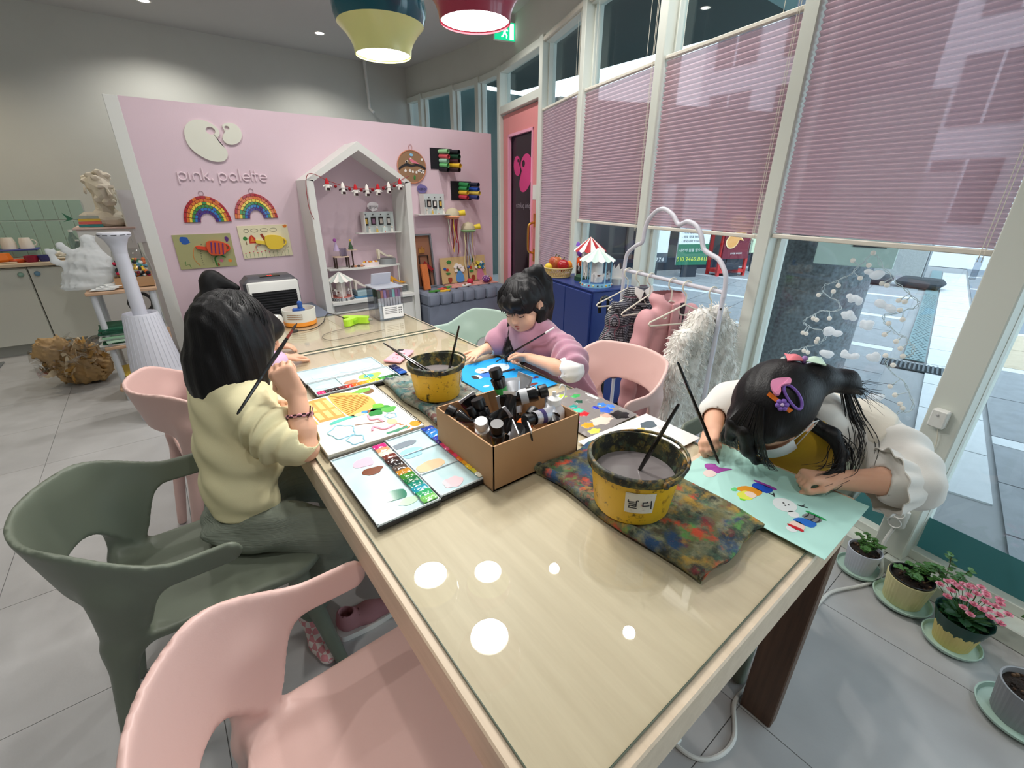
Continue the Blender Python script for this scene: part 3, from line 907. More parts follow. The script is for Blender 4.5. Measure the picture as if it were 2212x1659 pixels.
# street banner with two black weighted feet
M_rub = mat('black_rubber', (52, 56, 62), .7)
for k, (u, v) in enumerate(((10.05, 2.40), (10.15, 1.72))):
 t = thing('banner_foot', ('black weighted banner foot next to the granite column', 'black weighted banner foot next to the drain')[k], 'banner foot', (u, v, GZ), group='banner feet')
 g = G().box((u, v, GZ + .09), (.42, .62, .15), bev=.06)
 sm(g, 'weight', M_rub, t, 50)
 sm(G().cyl((u, v, GZ + .1), (u, v, 1.9), .02, n=8), 'pole', mat('banner_pole', (150, 156, 160), .3, metal=.8), t)
o = G().box((11.2, 2.35, .9), (.05, .85, 1.8)).build('stone_pillar', mat('grey_stone', (168, 172, 172), .8, var=.15, vscale=60))
tag(o, 'light grey stone panel standing behind the banner feet', 'stone panel')
# ================================================================ tables
def wood(name, c1, c2, scale=(14, .9, 14), rough=.45):
 if name in MATS: return MATS[name]
 m = mat(name, c1, rough)
 nt = m.node_tree
 b = nt.nodes['Principled BSDF']
 tc = nt.nodes.new('ShaderNodeTexCoord'); mp = nt.nodes.new('ShaderNodeMapping'); n = nt.nodes.new('ShaderNodeTexNoise'); r = nt.nodes.new('ShaderNodeValToRGB')
 mp.inputs['Scale'].default_value = scale
 n.inputs['Scale'].default_value = 3.0; n.inputs['Detail'].default_value = 8; n.inputs['Roughness'].default_value = .65
 r.color_ramp.elements[0].position = .3; r.color_ramp.elements[0].color = lin(c2) + (1,)
 r.color_ramp.elements[1].position = .7; r.color_ramp.elements[1].color = lin(c1) + (1,)
 nt.links.new(tc.outputs['Object'], mp.inputs[0]); nt.links.new(mp.outputs[0], n.inputs[0]); nt.links.new(n.outputs[0], r.inputs[0]); nt.links.new(r.outputs[0], b.inputs['Base Color'])
 return m
M_birch = wood('birch_table', (226, 207, 182), (210, 190, 164))
M_birche = wood('birch_edge', (200, 174, 138), (150, 122, 88), (2, 2, 60))
M_brown = wood('dark_leg_wood', (104, 74, 54), (66, 46, 34), (20, 20, 1))
M_tglass = thin_glass('table_glass', (250, 252, 250), 1.0)
M_gedge = mat('glass_edge', (90, 104, 92), .2)
TX0, TX1 = 0.19, 1.095
def table(label, y0, y1):
 t = thing('work_table', label, 'table', ((TX0 + TX1) / 2, (y0 + y1) / 2, 0))
 zc = TT - .006
 G().box(((TX0 + TX1) / 2, (y0 + y1) / 2, zc - .012), (TX1 - TX0, y1 - y0, .024), bev=.003).build('tabletop', M_birch, t)
 for (c, d) in ((((TX0 + .012), (y0 + y1) / 2, zc - .056), (.022, y1 - y0 - .004, .064)), (((TX1 - .012), (y0 + y1) / 2, zc - .056), (.022, y1 - y0 - .004, .064)),
     (((TX0 + TX1) / 2, y0 + .013, zc - .056), (TX1 - TX0 - .05, .022, .064)), (((TX0 + TX1) / 2, y1 - .013, zc - .056), (TX1 - TX0 - .05, .022, .064))):
  G().box(c, d).build('apron', M_birch, t)
 for x in (TX0 + .026, TX1 - .026):
  for y, s in ((y0 + .045, 1), (y1 - .045, -1)):
   G().box((x, y, (zc - .024) / 2), (.045, .085, zc - .024), bev=.003).build('leg', M_brown, t)
 g = G().box(((TX0 + TX1) / 2, (y0 + y1) / 2, TT - .003), (TX1 - TX0 - .034, y1 - y0 - .034, .005))
 gl = g.build('glass_sheet', M_tglass, t)
 e = G(); x0, x1, a, b = TX0 + .017, TX1 - .017, y0 + .017, y1 - .017
 for c, d in (((x0, (a + b) / 2), (.0015, b - a)), ((x1, (a + b) / 2), (.0015, b - a)), (((x0 + x1) / 2, a), (x1 - x0, .0015)), (((x0 + x1) / 2, b), (x1 - x0, .0015))):
  G().box((c[0], c[1], TT - .0032), (d[0], d[1], .0054)).build('glass_edge', M_gedge, gl)
 return t
table('long birch work table with a glass sheet where the children paint', .155, 2.013)
table('birch work table with the marker box and glue gun at the far end', 2.017, 2.66)
# ================================================================ chairs
def chair_proto(name, label):
 h = .0055
 lo, hi = (-.34, -.32, -.01), (.32, .32, .78)
 D = {}
 def fld(): return SDF(lo, hi, h)
 b = fld()
 def back(X, Y, Z):
  cx = -.03
  R = .236 + (Z - .60) * .20
  dx = X - cx
  dist = np.where(dx < 0, np.sqrt((dx * 1.0) ** 2 + Y ** 2), np.abs(Y)) + 0 * Z
  th = np.where(dx < 0, np.arctan2(np.abs(Y), -dx), pi / 2 + dx / .25) + 0 * Z
  sh = np.abs(dist - R) * .98 - .0075
  u = np.clip((th - .75) / .85, 0, 1); u = u * u * (3 - 2 * u)
  top = .748 - .085 * u
  lowb = .575 - .10 * np.exp(-((th - 1.02) / .28) ** 2)
  w = np.clip((th - 1.15) / .35, 0, 1); w = w * w * (3 - 2 * w)
  bot = lowb * (1 - w) + .598 * w
  hh = (top - bot) / 2; zc = (top + bot) / 2
  tip = .085 - hh
  q = np.maximum(X - tip, 0)
  band = np.sqrt(q * q + (Z - zc) ** 2) - hh
  k = .012
  t = np.clip(.5 - .5 * (sh - band) / k, 0, 1)
  return sh * (1 - t) + band * t + k * t * (1 - t)
 b.op(back, (-.33, -.31, .40), (.12, .31, .77))
 D['backrest'] = b.d
 s = fld()
 def seat(X, Y, Z):
  r = .11
  qx = np.abs(X - .03) - .235 + r; qy = np.abs(Y) - (.205 + .03 * (X - .03)) + r
  d2 = np.sqrt(np.maximum(qx, 0) ** 2 + np.maximum(qy, 0) ** 2) + np.minimum(np.maximum(qx, qy), 0) - r
  zz = Z - (.438 + .25 * (np.abs(Y) ** 2) + .12 * np.maximum(-(X - .05), 0) ** 2)
  dz = np.abs(zz) - .013
  k = .012
  t = np.clip(.5 - .5 * (d2 - dz) / k, 0, 1)
  return d2 * (1 - t) + dz * t + k * t * (1 - t)
 s.op(seat, (-.22, -.22, .41), (.28, .22, .48))
 D['seat'] = s.d
 for i, (sx, sy) in enumerate(((-1, 1), (-1, -1), (1, 1), (1, -1))):
  l = fld()
  if sx < 0:
   l.cone((-.165, sy * .205, .59), (-.185, sy * .175, .44), .040, .034, .02, sq=(-.6, sy, 0), sf=.5)
   l.cone((-.185, sy * .175, .44), (-.262, sy * .178, .012), .027, .018, .03)
  else:
   l.cone((.185, sy * .155, .425), (.25, sy * .17, .012), .027, .018, .02)
  D['leg%d' % i] = l.d
 U = fld()
 for q in D.values():
  k = .03
  t = np.clip(.5 + .5 * (U.d - q) / k, 0, 1)
  U.d = U.d * (1 - t) + q * t - k * t * (1 - t)
 U.half((0, 0, .002), (0, 0, -1))
 V, Q = U.nets()
 V = relax(V, Q, .5)
 gr = np.stack(np.gradient(U.d), -1)
 ii = np.clip(np.round((V - U.lo) / h).astype(int), 0, np.array(U.n) - 1)
 N = gr[ii[:, 0], ii[:, 1], ii[:, 2]]
 N = N / (np.linalg.norm(N, axis=1)[:, None] + 1e-9)
 for _ in range(2): N = relax(N, Q, .5)
 N /= (np.linalg.norm(N, axis=1)[:, None] + 1e-9)
 fc = V[Q].mean(1)
 fi = np.clip(np.round((fc - U.lo) / h).astype(int), 0, np.array(U.n) - 1)
 keys = list(D)
 lab = np.argmin(np.stack([D[k][fi[:, 0], fi[:, 1], fi[:, 2]] for k in keys]), 0)
 root = thing(name, label, 'chair')
 for i, k in enumerate(keys):
  q = Q[lab == i]
  us, inv = np.unique(q, return_inverse=True)
  mesh_np(k.rstrip('0123'), V[us], inv.reshape(q.shape), M_cp, root, normals=N[us])
 return root
M_cp = mat('pink_chair_plastic', (224, 188, 180), .42, bump=.02, bscale=400)
M_cg = mat('sage_chair_plastic', (112, 120, 106), .42, bump=.02, bscale=400)
M_cm = mat('mint_chair_plastic', (176, 198, 186), .42, bump=.02, bscale=400)
proto = chair_proto('moulded_chair', '')
chairs = [('empty pink moulded chair nearest the viewer, pulled to the table', (.115, .53), 0.0, M_cp), ('sage green moulded chair under the child in the cream sweater', (-.085, 1.25), 0.0, M_cg),
   ('pink moulded chair on the left side behind the sage green chair', (.09, 2.05), .12, M_cp), ('pale mint moulded chair at the far right side of the table', (1.27, 2.08), pi, M_cm),
   ('pink moulded chair of the child in the mauve sweater', (1.375, 1.17), pi - .08, M_cp), ('sage green moulded chair behind the child bending over the mint paper', (1.36, .45), pi, M_cg)]
for i, (lab, xy, rz, m) in enumerate(chairs):
 c = proto if i == 0 else clone(proto)
 c.location = (xy[0], xy[1], 0); c.rotation_euler = (0, 0, rz)
 WM[c.name] = Matrix.Translation(c.location) @ RZ(rz)
 tag(c, lab, 'chair', 'moulded chairs around the work tables')
 for ch in c.children:
  ch.material_slots[0].link = 'OBJECT'
  ch.material_slots[0].material = m
# ================================================================ pleated blinds
M_blind = sheer('mauve_blind_fabric', (222, 192, 198), .45, .62, .12)
M_rail = mat('blind_rail', (222, 218, 205), .5)
M_cord = mat('blind_cord', (226, 222, 205), .7)
def blind(ia, ztop, zbot, label, comp=1.6):
 a, b = FAC[ia], FAC[ia + 1]
 F = frame((a[0], a[1], 0), (b[0] - a[0], b[1] - a[1], 0), (-(b[1] - a[1]), b[0] - a[0], 0))
 L = hypot(b[0] - a[0], b[1] - a[1])
 x0, x1 = (.056 if ia == 3 else .040), L - .040
 t = thing('pleated_blind', label, 'blind', tuple(F @ Vector((L / 2, .05, zbot))), group='pink pleated blinds')
 n = int((ztop - zbot) / .0195)
 vs = []; fs = []
 for k in range(2 * n + 1):
  u = k / (2 * n)
  z = ztop - .02 - (ztop - zbot - .04) * (u + .16 * u * (1 - u) * comp)
  y = .050 + (.007 if k % 2 else -.006)
  vs += [(x0, y, z), (x1, y, z)]
  if k: fs.append((2 * k - 2, 2 * k - 1, 2 * k + 1, 2 * k))
 G().add(vs, fs, F).build('fabric', M_blind, t)
 G().box(((x0 + x1) / 2, .050, ztop - .008), (x1 - x0 + .01, .026, .018), F, bev=.003).build('top_rail', M_rail, t)
 G().box(((x0 + x1) / 2, .050, zbot + .008), (x1 - x0 + .01, .026, .018), F, bev=.003).build('bottom_rail', M_rail, t)
 for x in (x0 + .10, x1 - .10):
  if ztop < HEAD - .1: G().tube([F @ Vector((x, .05, ztop)), F @ Vector((x, .05, HEAD - .02))], .0012, 5).build('lift_cord', M_cord, t)
 for x in (x0 + .012, x0 + .022):
  G().tube([F @ Vector((x, .068, zbot - .02)), F @ Vector((x, .068, HEAD - .05))], .0012, 5).build('pull_cord', M_cord, t)
 G().box((x0 + .017, .068, zbot - .04), (.016, .010, .07), F, bev=.003).build('cord_weight', thin_glass('clear_plastic', (225, 228, 232), 1.0), t)
 if ztop < HEAD - .1: G().box((L / 2, .05, HEAD - .035), (x1 - x0, .035, .03), F, bev=.003).build('head_box', M_rail, t)
blind(3, 2.56, 1.213, 'wide pink pleated blind nearest the viewer above the string lights', 1.9)
blind(4, 2.072, 1.203, 'half lowered pink pleated blind above the clothes rack', 1.6)
blind(5, 2.068, 1.203, 'half lowered pink pleated blind above the carousels', 1.6)
blind(6, 2.075, .55, 'long pink pleated blind hanging down beside the pink door', .5)
# ================================================================ pendant lamps
def pendant(x, y, z, label, m1, m2, zb=.0):
 t = thing('pendant_lamp', label, 'pendant lamp', (x, y, z), group='dome pendant lamps')
 c = (x, y, z)
 sm(G().lathe([(.079, .0), (.081, .0), (.083, .018), (.090, .035), (.104, .055), (.121, .072), (.123, .074)], c, 40), 'lower_shade', m2, t, 60)
 sm(G().lathe([(.123, .074), (.130, .095), (.132, .118), (.128, .145), (.115, .175), (.092, .20), (.06, .215), (.03, .222), (.012, .226), (.012, .26)], c, 40), 'upper_shade', m1, t, 60)
 G().lathe([(.0001, .006), (.078, .006)], c, 40).build('diffuser', mat('pendant_diffuser', (255, 252, 246), .5, emit=9), t)
 G().cyl((x, y, z + .25), (x, y, CEIL), .003, n=6).build('cable', M_white, t)
 sm(G().lathe([(.0001, -.03), (.045, -.028), (.05, 0)], (x, y, CEIL), 24), 'ceiling_rose', M_white, t)
 add_light('pendant_light', 'AREA', (x, y, z - .002), 4.5, (1, .97, .93), .15)
M_pt = mat('teal_enamel', (24, 84, 98), .18, coat=.5); M_py = mat('pale_yellow_enamel', (226, 226, 150), .3, coat=.3); M_pr = mat('rose_enamel', (176, 62, 84), .25, coat=.4); M_pr2 = mat('rose_enamel_dark', (160, 56, 76), .3, coat=.3)
pendant(.675, 1.49, 1.762, 'dome pendant lamp with teal upper and pale yellow lower shade', M_pt, M_py)
pendant(.705, 1.045, 1.745, 'rose red dome pendant lamp nearest the viewer', M_pr, M_pr2)
pendant(1.086, 1.61, 2.10, 'dome pendant lamp hung higher, seen only mirrored in the table', M_pr, M_py)
# ================================================================ exit sign, pipe
Fd = FD
t = thing('exit_sign', 'green illuminated emergency exit sign on the wall above the door', 'sign', tuple(FD @ Vector((.72, .05, 2.72))))
G().box((.72, .12, 2.80), (.03, .22, .15), FD, bev=.004).build('housing', M_white, t)
for sx in (-1,):
 G().box((.72 + sx * .0155, .12, 2.80), (.002, .21, .14), FD).build('face', mat('exit_green', (24, 200, 140), .5, emit=1.0), t)
 A = FD @ T(.72 + sx * .0175, .12, 2.80) @ Matrix(((0, 0, -1, 0), (-1, 0, 0, 0), (0, 1, 0, 0), (0, 0, 0, 1)))
 man = [(-.01, .045), (.012, .045), (.012, .025), (.03, .005), (.02, -.002), (.008, .008), (.004, -.012), (.022, -.03), (.018, -.055), (.008, -.052), (.01, -.033), (-.008, -.02), (-.02, -.045), (-.04, -.048), (-.038, -.038), (-.026, -.036), (-.014, 0), (-.03, 0), (-.028, .01), (-.012, .018)]
 M_ew = mat('exit_white', (245, 255, 250), .5, emit=1.5)
 G().prism(man, .001, A).build('running_figure', M_ew, t)
 G().prism([(.045, -.06), (.085, -.06), (.085, .06), (.045, .06)], .001, A).build('doorway', M_ew, t)
sm(G().tube([(2.62, 6.37, CEIL), (2.63, 6.37, 2.42), (2.66, 6.33, 2.38)], .018, 10), 'pipe', M_white)
o = bpy.data.objects['pipe']; tag(o, 'thin white pipe coming down the back wall from the ceiling', 'pipe')
def crumple(seed, amp, fr):
 """creased folds: ridges along random directions"""
 q = np.random.default_rng(seed)
 W = [(q.normal(0, 1, 3) * fr * f_, q.uniform(0, 6), amp / f_ ** .8) for f_ in (1, 1.3, 1.9, 2.6, 3.7) for _ in range(2)]
 def fn(X, Y, Z):
  a = 0
  for k, ph, am in W: a = a + am * (np.abs(np.sin((X * k[0] + Y * k[1] + Z * k[2]) * .5 + ph)) - .6)
  return a * .55
 return fn
# ================================================================ kitchen corner
M_cab = mat('cabinet_front', (216, 217, 208), .45)
M_count = wood('counter_laminate', (214, 196, 170), (202, 182, 154), (3, 14, 14))
CY = 5.84
def part(name, m, par, *a, **k):
 return G().box(*a, **k).build(name, m, par)
for i, (x0, x1, kx, kc, lab) in enumerate(((-.94, -.50, -.885, (110, 150, 178), 'white base cabinet with a blue knob beside the plastic bag'), (-1.46, -.944, -.99, (142, 178, 164), 'white base cabinet with a mint knob under the mugs'), (-2.0, -1.464, -1.50, (142, 178, 164), 'white base cabinet at the edge of the view'))):
 t = thing('base_cabinet', lab, 'cabinet', ((x0 + x1) / 2, CY + .3, 0), group='white kitchen base cabinets')
 part('body', M_cab, t, ((x0 + x1) / 2, CY + .32, .44), (x1 - x0 - .002, .56, .68))
 part('plinth', mat('plinth_grey', (176, 178, 172), .6), t, ((x0 + x1) / 2, CY + .34, .05), (x1 - x0, .5, .10))
 dd = part('door', M_cab, t, ((x0 + x1) / 2, CY + .03, .437), (x1 - x0 - .008, .02, .67), bev=.002)
 sm(G().ball((kx, CY + .005, .725), (.021, .016, .021), 14), 'knob', mat('knob_%d' % kc[0], kc, .6), dd)
o = part('worktop', M_count, None, (-1.25, CY + .29, .805), (1.50, .62, .028), bev=.003); tag(o, 'beige laminate kitchen worktop with dishes', 'worktop')
t = thing('backsplash', 'mint green tile backsplash above the worktop', 'backsplash', (-1.24, YF - .01, .82))
M_mtile = mat('mint_tile', (164, 190, 176), .15)
part('grout', mat('grout', (206, 214, 206), .8), t, (-1.235, YF - .006, 1.078), (1.53, .008, .516))
for k in range(15):
 for r in range(2):
  part('tile', M_mtile, t, (-2.0 + .052 + k * .102, YF - .012, .985 if not r else 1.245), (.098, .008, .322 if not r else .178), bev=.002)
tag(part('floor_mat', mat('grey_mat', (120, 124, 124), .9, bump=.3, bscale=200), None, (-1.62, 5.50, .006), (.66, .42, .010), bev=.004), 'small grey floor mat in front of the base cabinets', 'mat')
WZ = .819
def cup(x, y, z, r, h, col, label, name='mug', cat='mug', handle=True, up=False):
 m = mat('glaze_%d_%d_%d' % col, col, .25, coat=.2)
 t = thing(name, label, cat, (x, y, z))
 p = [(.0001, 0), (r * .72, 0), (r * .92, h * .4), (r, h), (r * .93, h), (r * .84, h * .4), (r * .6, .006), (.0001, .006)]
 if up: p = [(a, h - b) for a, b in p]
 sm(G().lathe(p, (x, y, z), 24), 'bowl', m, t, 50)
 if handle: sm(G().tube([(x + r * .9 + d, y, z + h * q) for d, q in ((0, .25), (.02, .3), (.028, .5), (.02, .72), (0, .8))], .005, 6), 'handle', m, t)
 return t
tubx = -.985
t = thing('storage_tub', 'clear plastic tub with a blue lid under the white mugs', 'tub', (tubx, 6.16, WZ))
part('tub', thin_glass('clear_tub', (226, 232, 236), 1.6), t, (tubx, 6.16, WZ + .045), (.24, .17, .09), bev=.01)
part('lid', mat('blue_lid', (62, 72, 150), .4), t, (tubx, 6.16, WZ + .095), (.26, .19, .012), bev=.003)
cup(tubx - .055, 6.16, WZ + .102, .055, .10, (232, 222, 206), 'cream mug standing left on the blue tub lid', up=True, handle=False)
cup(tubx + .06, 6.15, WZ + .102, .05, .095, (238, 228, 214), 'cream mug with a handle standing right on the blue tub lid', up=True)
M_or = mat('orange_plastic', (232, 120, 30), .35); M_ye = mat('amber_plastic', (238, 160, 40), .35)
t = thing('cutting_tray', 'wooden tray under the orange containers', 'tray', (-1.14, 5.97, WZ))
part('board', M_count, t, (-1.16, 5.98, WZ + .006), (.34, .15, .010), bev=.004)
t = thing('container', 'orange eight sided plastic container lying on its tray', 'container', (-1.12, 5.98, WZ + .012))
sm(G().lathe([(.0001, 0), (.06, 0), (.075, .02), (.062, .07), (.0001, .072)], (-1.09, 5.98, WZ + .012), 8), 'body', M_or, t, 20)
sm(G().lathe([(.0001, 0), (.035, 0), (.045, .02), (.040, .066), (.0001, .066)], (-1.17, 5.99, WZ + .012), 8), 'side_cup', M_ye, t, 20)
t = thing('bowl', 'flat orange red bowl beside the wooden tray', 'bowl', (-.985, 5.98, WZ))
sm(G().lathe([(.0001, 0), (.055, 0), (.065, .022), (.06, .024), (.05, .006), (.0001, .006)], (-.985, 5.98, WZ), 20), 'dish', mat('orange_red', (206, 82, 34), .35), t)
for x, col, lab in ((-.895, (150, 30, 60), 'crimson plastic bowl on the worktop'), (-.805, (58, 62, 124), 'navy plastic bowl next to the crimson one')):
 t = thing('bowl', lab, 'bowl', (x, 5.93, WZ), group='plastic bowls on the worktop')
 sm(G().lathe([(.0001, 0), (.038, 0), (.046, .02), (.05, .055), (.046, .055), (.04, .01), (.0001, .008)], (x, 5.93, WZ), 12), 'dish', mat('bowl_%d' % col[0], col, .4), t)
# wire rack with kettle
t = thing('dish_rack', 'black wire dish rack holding a glass jar', 'dish rack', (-1.26, 6.2, WZ)); Mb = mat('black_wire', (28, 28, 28), .4)
for z in (.10, .17):
 G().tube([(-1.38, 6.08, WZ + z), (-1.14, 6.08, WZ + z), (-1.14, 6.32, WZ + z), (-1.38, 6.32, WZ + z)], .004, 6, True).build('rim', Mb, t)
for x, y in ((-1.38, 6.08), (-1.14, 6.08), (-1.14, 6.32), (-1.38, 6.32), (-1.22, 6.08), (-1.30, 6.08)):
 G().tube([(x + .015, y - .01, WZ), (x, y, WZ + .17)], .004, 6).build('upright', Mb, t)
t = thing('glass_jar', 'round glass jar with a black wire handle on the dish rack', 'jar', (-1.26, 6.2, WZ + .18))
sm(G().lathe([(.0001, 0), (.08, 0), (.095, .03), (.095, .13), (.06, .17), (.03, .19), (.03, .22), (.0001, .22)], (-1.26, 6.2, WZ + .175), 24), 'bowl', thin_glass('jar_glass', (212, 222, 220), 2.0), t)
sm(G().tube(bez([(-1.355, 6.2, WZ + .2), (-1.35, 6.2, WZ + .31), (-1.29, 6.2, WZ + .40), (-1.23, 6.2, WZ + .40), (-1.17, 6.2, WZ + .31), (-1.165, 6.2, WZ + .2)], 4), .004, 6), 'handle', Mb, t)
# white crockery heap, bottles, cups
t = thing('crockery_tray', 'white tray of small plaster castings beside the navy bowl', 'tray', (-.70, 6.07, WZ)); Mp = mat('plaster', (232, 226, 212), .7)
sm(G().lathe([(.0001, 0), (.10, 0), (.125, .02), (.12, .024), (.0001, .01)], (-.70, 6.07, WZ), 20), 'plate', Mp, t)
for k in range(9):
 a_ = k * 2.4; sm(G().ball((-.70 + .06 * cos(a_), 6.07 + .05 * sin(a_), WZ + .035 + .008 * (k % 4)), (.035, .022, .02), 8, RZ(a_)), 'casting', Mp, t)
for k, (x, y, h_, r_) in enumerate(((-.60, 6.20, .25, .042), (-.56, 6.02, .17, .035))):
 t = thing('plastic_bottle', ('tall clear plastic bottle by the backsplash', 'short clear plastic bottle on the worktop end')[k], 'bottle', (x, y, WZ), group='clear bottles on the worktop')
 sm(G().lathe([(.0001, 0), (r_, 0), (r_, h_ * .55), (r_ * .9, h_ * .68), (r_ * .35, h_ * .88), (r_ * .35, h_ * .95)], (x, y, WZ), 18), 'body', thin_glass('bottle_plastic', (222, 228, 230), 2.2), t)
 sm(G().lathe([(.0001, h_), (r_ * .4, h_), (r_ * .4, h_ * .93)], (x, y, WZ), 12), 'cap', M_white, t)
# ================================================================ trolley shelf with craft stuff
M_oak = wood('oak_board', (206, 172, 142), (188, 152, 122), (3, 14, 14))
M_post = mat('grey_white_post', (206, 211, 216), .4)
SX0, SX1, SY0, SY1 = -.43, -.05, 4.0, 4.42
t = thing('shelf_unit', 'three tier craft shelf with oak boards and white round posts', 'shelf', ((SX0 + SX1) / 2, (SY0 + SY1) / 2, 0))
for z in (.09, .40, .775): part('board', M_oak, t, ((SX0 + SX1) / 2, (SY0 + SY1) / 2, z), (SX1 - SX0, SY1 - SY0, .022), bev=.004)
for x in (SX0 + .035, SX1 - .035):
 for y in (SY0 + .035, SY1 - .035): sm(G().cyl((x, y, 0), (x, y, .764), .018, n=14), 'post', M_post, t)
SZ = .787
# carrier bag
s = SDF((-.62, 3.98, .76), (-.22, 4.42, 1.16), .008)
s.ell((-.37, 4.2, .92), (.13, .12, .14), k=.03).ell((-.41, 4.18, .86), (.12, .11, .08), k=.04).ell((-.44, 4.16, .815), (.11, .10, .03), k=.03)
s.chain([(-.46, 4.15, .93), (-.52, 4.13, .98), (-.53, 4.13, 1.05), (-.47, 4.14, 1.07), (-.43, 4.16, 1.01)], [.02, .012, .012, .014, .03], k=.02, sq=(0, 1, 0), sf=.5)
s.chain([(-.33, 4.2, 1.02), (-.34, 4.2, 1.10), (-.30, 4.2, 1.12)], [.05, .03, .012], k=.03)
s.bend(crumple(3, .011, 46), (-.62, 3.98, .76), (-.22, 4.42, 1.16))
s.half((0, 0, SZ + .008), (0, 0, -1))
M_bag = sheer('carrier_bag', (236, 240, 242), .7, .5, .22)
tag(s.obj('carrier_bag', M_bag, None, 1), 'crumpled white carrier bag on the craft shelf top', 'plastic bag')
for k in range(4):
 tag(G().box((-.33 + .02 * k, 4.05 + .01 * k, SZ + .008 + .007 * k), (.13 - .01 * k, .07, .005), T(-.33, 4.06, 0) @ RZ(.2 * k - .2) @ T(.33, -4.06, 0)).build('white_card', mat('white_card', (236, 238, 236), .6)), ('lowest white card on the craft shelf', 'second white card on the craft shelf', 'third white card on the craft shelf', 'topmost white card on the craft shelf')[k], 'card', 'loose white cards')
M_kraft = mat('kraft_card', (176, 138, 100), .75, var=.06, vscale=9)
def open_box(name, lab, x0, x1, y0, y1, z0, z1, m, th=.004, cat='box'):
 t = thing(name, lab, cat, ((x0 + x1) / 2, (y0 + y1) / 2, z0))
 part('base', m, t, ((x0 + x1) / 2, (y0 + y1) / 2, z0 + th / 2), (x1 - x0, y1 - y0, th))
 for c, d in ((((x0 + x1) / 2, y0 + th / 2), (x1 - x0, th)), (((x0 + x1) / 2, y1 - th / 2), (x1 - x0, th)), ((x0 + th / 2, (y0 + y1) / 2), (th, y1 - y0 - 2 * th)), ((x1 - th / 2, (y0 + y1) / 2), (th, y1 - y0 - 2 * th))):
  part('side', m, t, (c[0], c[1], (z0 + z1) / 2), (d[0], d[1], z1 - z0))
 return t
open_box('cardboard_tray', 'low brown cardboard tray holding the pompom bag', -.265, -.055, 4.06, 4.36, SZ, SZ + .07, M_kraft)
pcs = [(232, 190, 60), (240, 236, 226), (36, 38, 44), (40, 120, 84), (190, 40, 70), (96, 150, 170), (226, 120, 60), (236, 226, 150)]
PM = [mat('pompom_%d' % i, c, .9) for i, c in enumerate(pcs)]
t = thing('pompom_bag', 'clear bag full of colourful pompoms in the cardboard tray', 'bag', (-.155, 4.21, SZ + .005))
pr_ = random.Random(5)
pm0 = [G().ball((-.155, 4.21, SZ + .005), .0135, 7).build('pompom', PM[i], t) for i in range(8)]
for i, o in enumerate(pm0): o.location = (.02 * i - .07, -.10, .05)
for k in range(150):
 q = pm0[k % 8].copy(); COL.objects.link(q)
 a_, z_ = pr_.uniform(0, 1), pr_.uniform(0, 1)
 q.location = (pr_.uniform(-.085, .085), -.115 + .02 * pr_.random() + .2 * pr_.random() ** 2, .02 + .15 * z_)
 sc_ = pr_.uniform(.6, 1.2); q.scale = (sc_,) * 3
s = SDF((-.28, 4.06, SZ), (-.03, 4.37, SZ + .27), .008)
s.ell((-.155, 4.21, SZ + .10), (.115, .135, .11), k=.02).rbox((-.155, 4.21, SZ + .20), (.17, .05, .09), .02, k=.06)
s.obj('clear_sack', thin_glass('cellophane', (238, 240, 240), 1.3), t, 1)
# green folders and papers on the middle board
mz = .412
for k in range(9):
 col = [(240, 242, 238), (30, 92, 62), (190, 220, 196), (238, 240, 238), (150, 196, 160), (244, 244, 240), (34, 84, 64), (28, 80, 58), (30, 96, 70)][k]
 o = G().box((0, 0, 0), (.30, .26, .012), T(-.29 + .008 * (k % 3), 4.14 + .01 * (k % 2), mz + .0065 + .0135 * k) @ RZ(.06 * ((k * 7) % 5 - 2))).build('paper_pad', mat('pad_%d_%d' % (col[0], col[2]), col, .7))
 tag(o, ('white', 'deep green', 'pale green', 'plain white', 'mint green', 'bright white', 'dark green', 'bottle green', 'forest green')[k] + ' paper pad in the stack on the middle shelf, number %s from below' % ('one', 'two', 'three', 'four', 'five', 'six', 'seven', 'eight', 'nine')[k], 'paper pad', 'pads on the craft shelf')
t = thing('tape_dispenser', 'grey coil and dark tools on the middle shelf board', 'tool', (-.15, 4.3, mz))
sm(G().tube([(-.17 + .07 * cos(a_ / 12 * 2 * pi), 4.28, mz + .25 + .07 * sin(a_ / 12 * 2 * pi) - .02) for a_ in range(12)], .012, 8, True), 'coil', mat('dark_grey_rubber', (62, 60, 60), .6), t)
part('stand', mat('dark_tool', (44, 44, 46), .5), t, (-.12, 4.30, mz + .08), (.10, .10, .16), bev=.01)
for k, (z, col, lab) in enumerate(((.102, (30, 30, 32), 'black portfolio on the lowest shelf board'), (.122, (222, 214, 190), 'cream drawing pad on the lowest shelf board'), (.142, (60, 60, 66), 'charcoal binder on the lowest shelf board'), (.17, (196, 170, 60), 'yellow picture book on the lowest shelf board'))):
 o = G().box((0, 0, 0), (.27, .30, .018), T(-.26, 4.17, z + .009) @ RZ(.07 * (k - 1))).build('portfolio', mat('portfolio_%d' % k, col, .5)); tag(o, lab, 'folder', 'folders on the lowest shelf board')
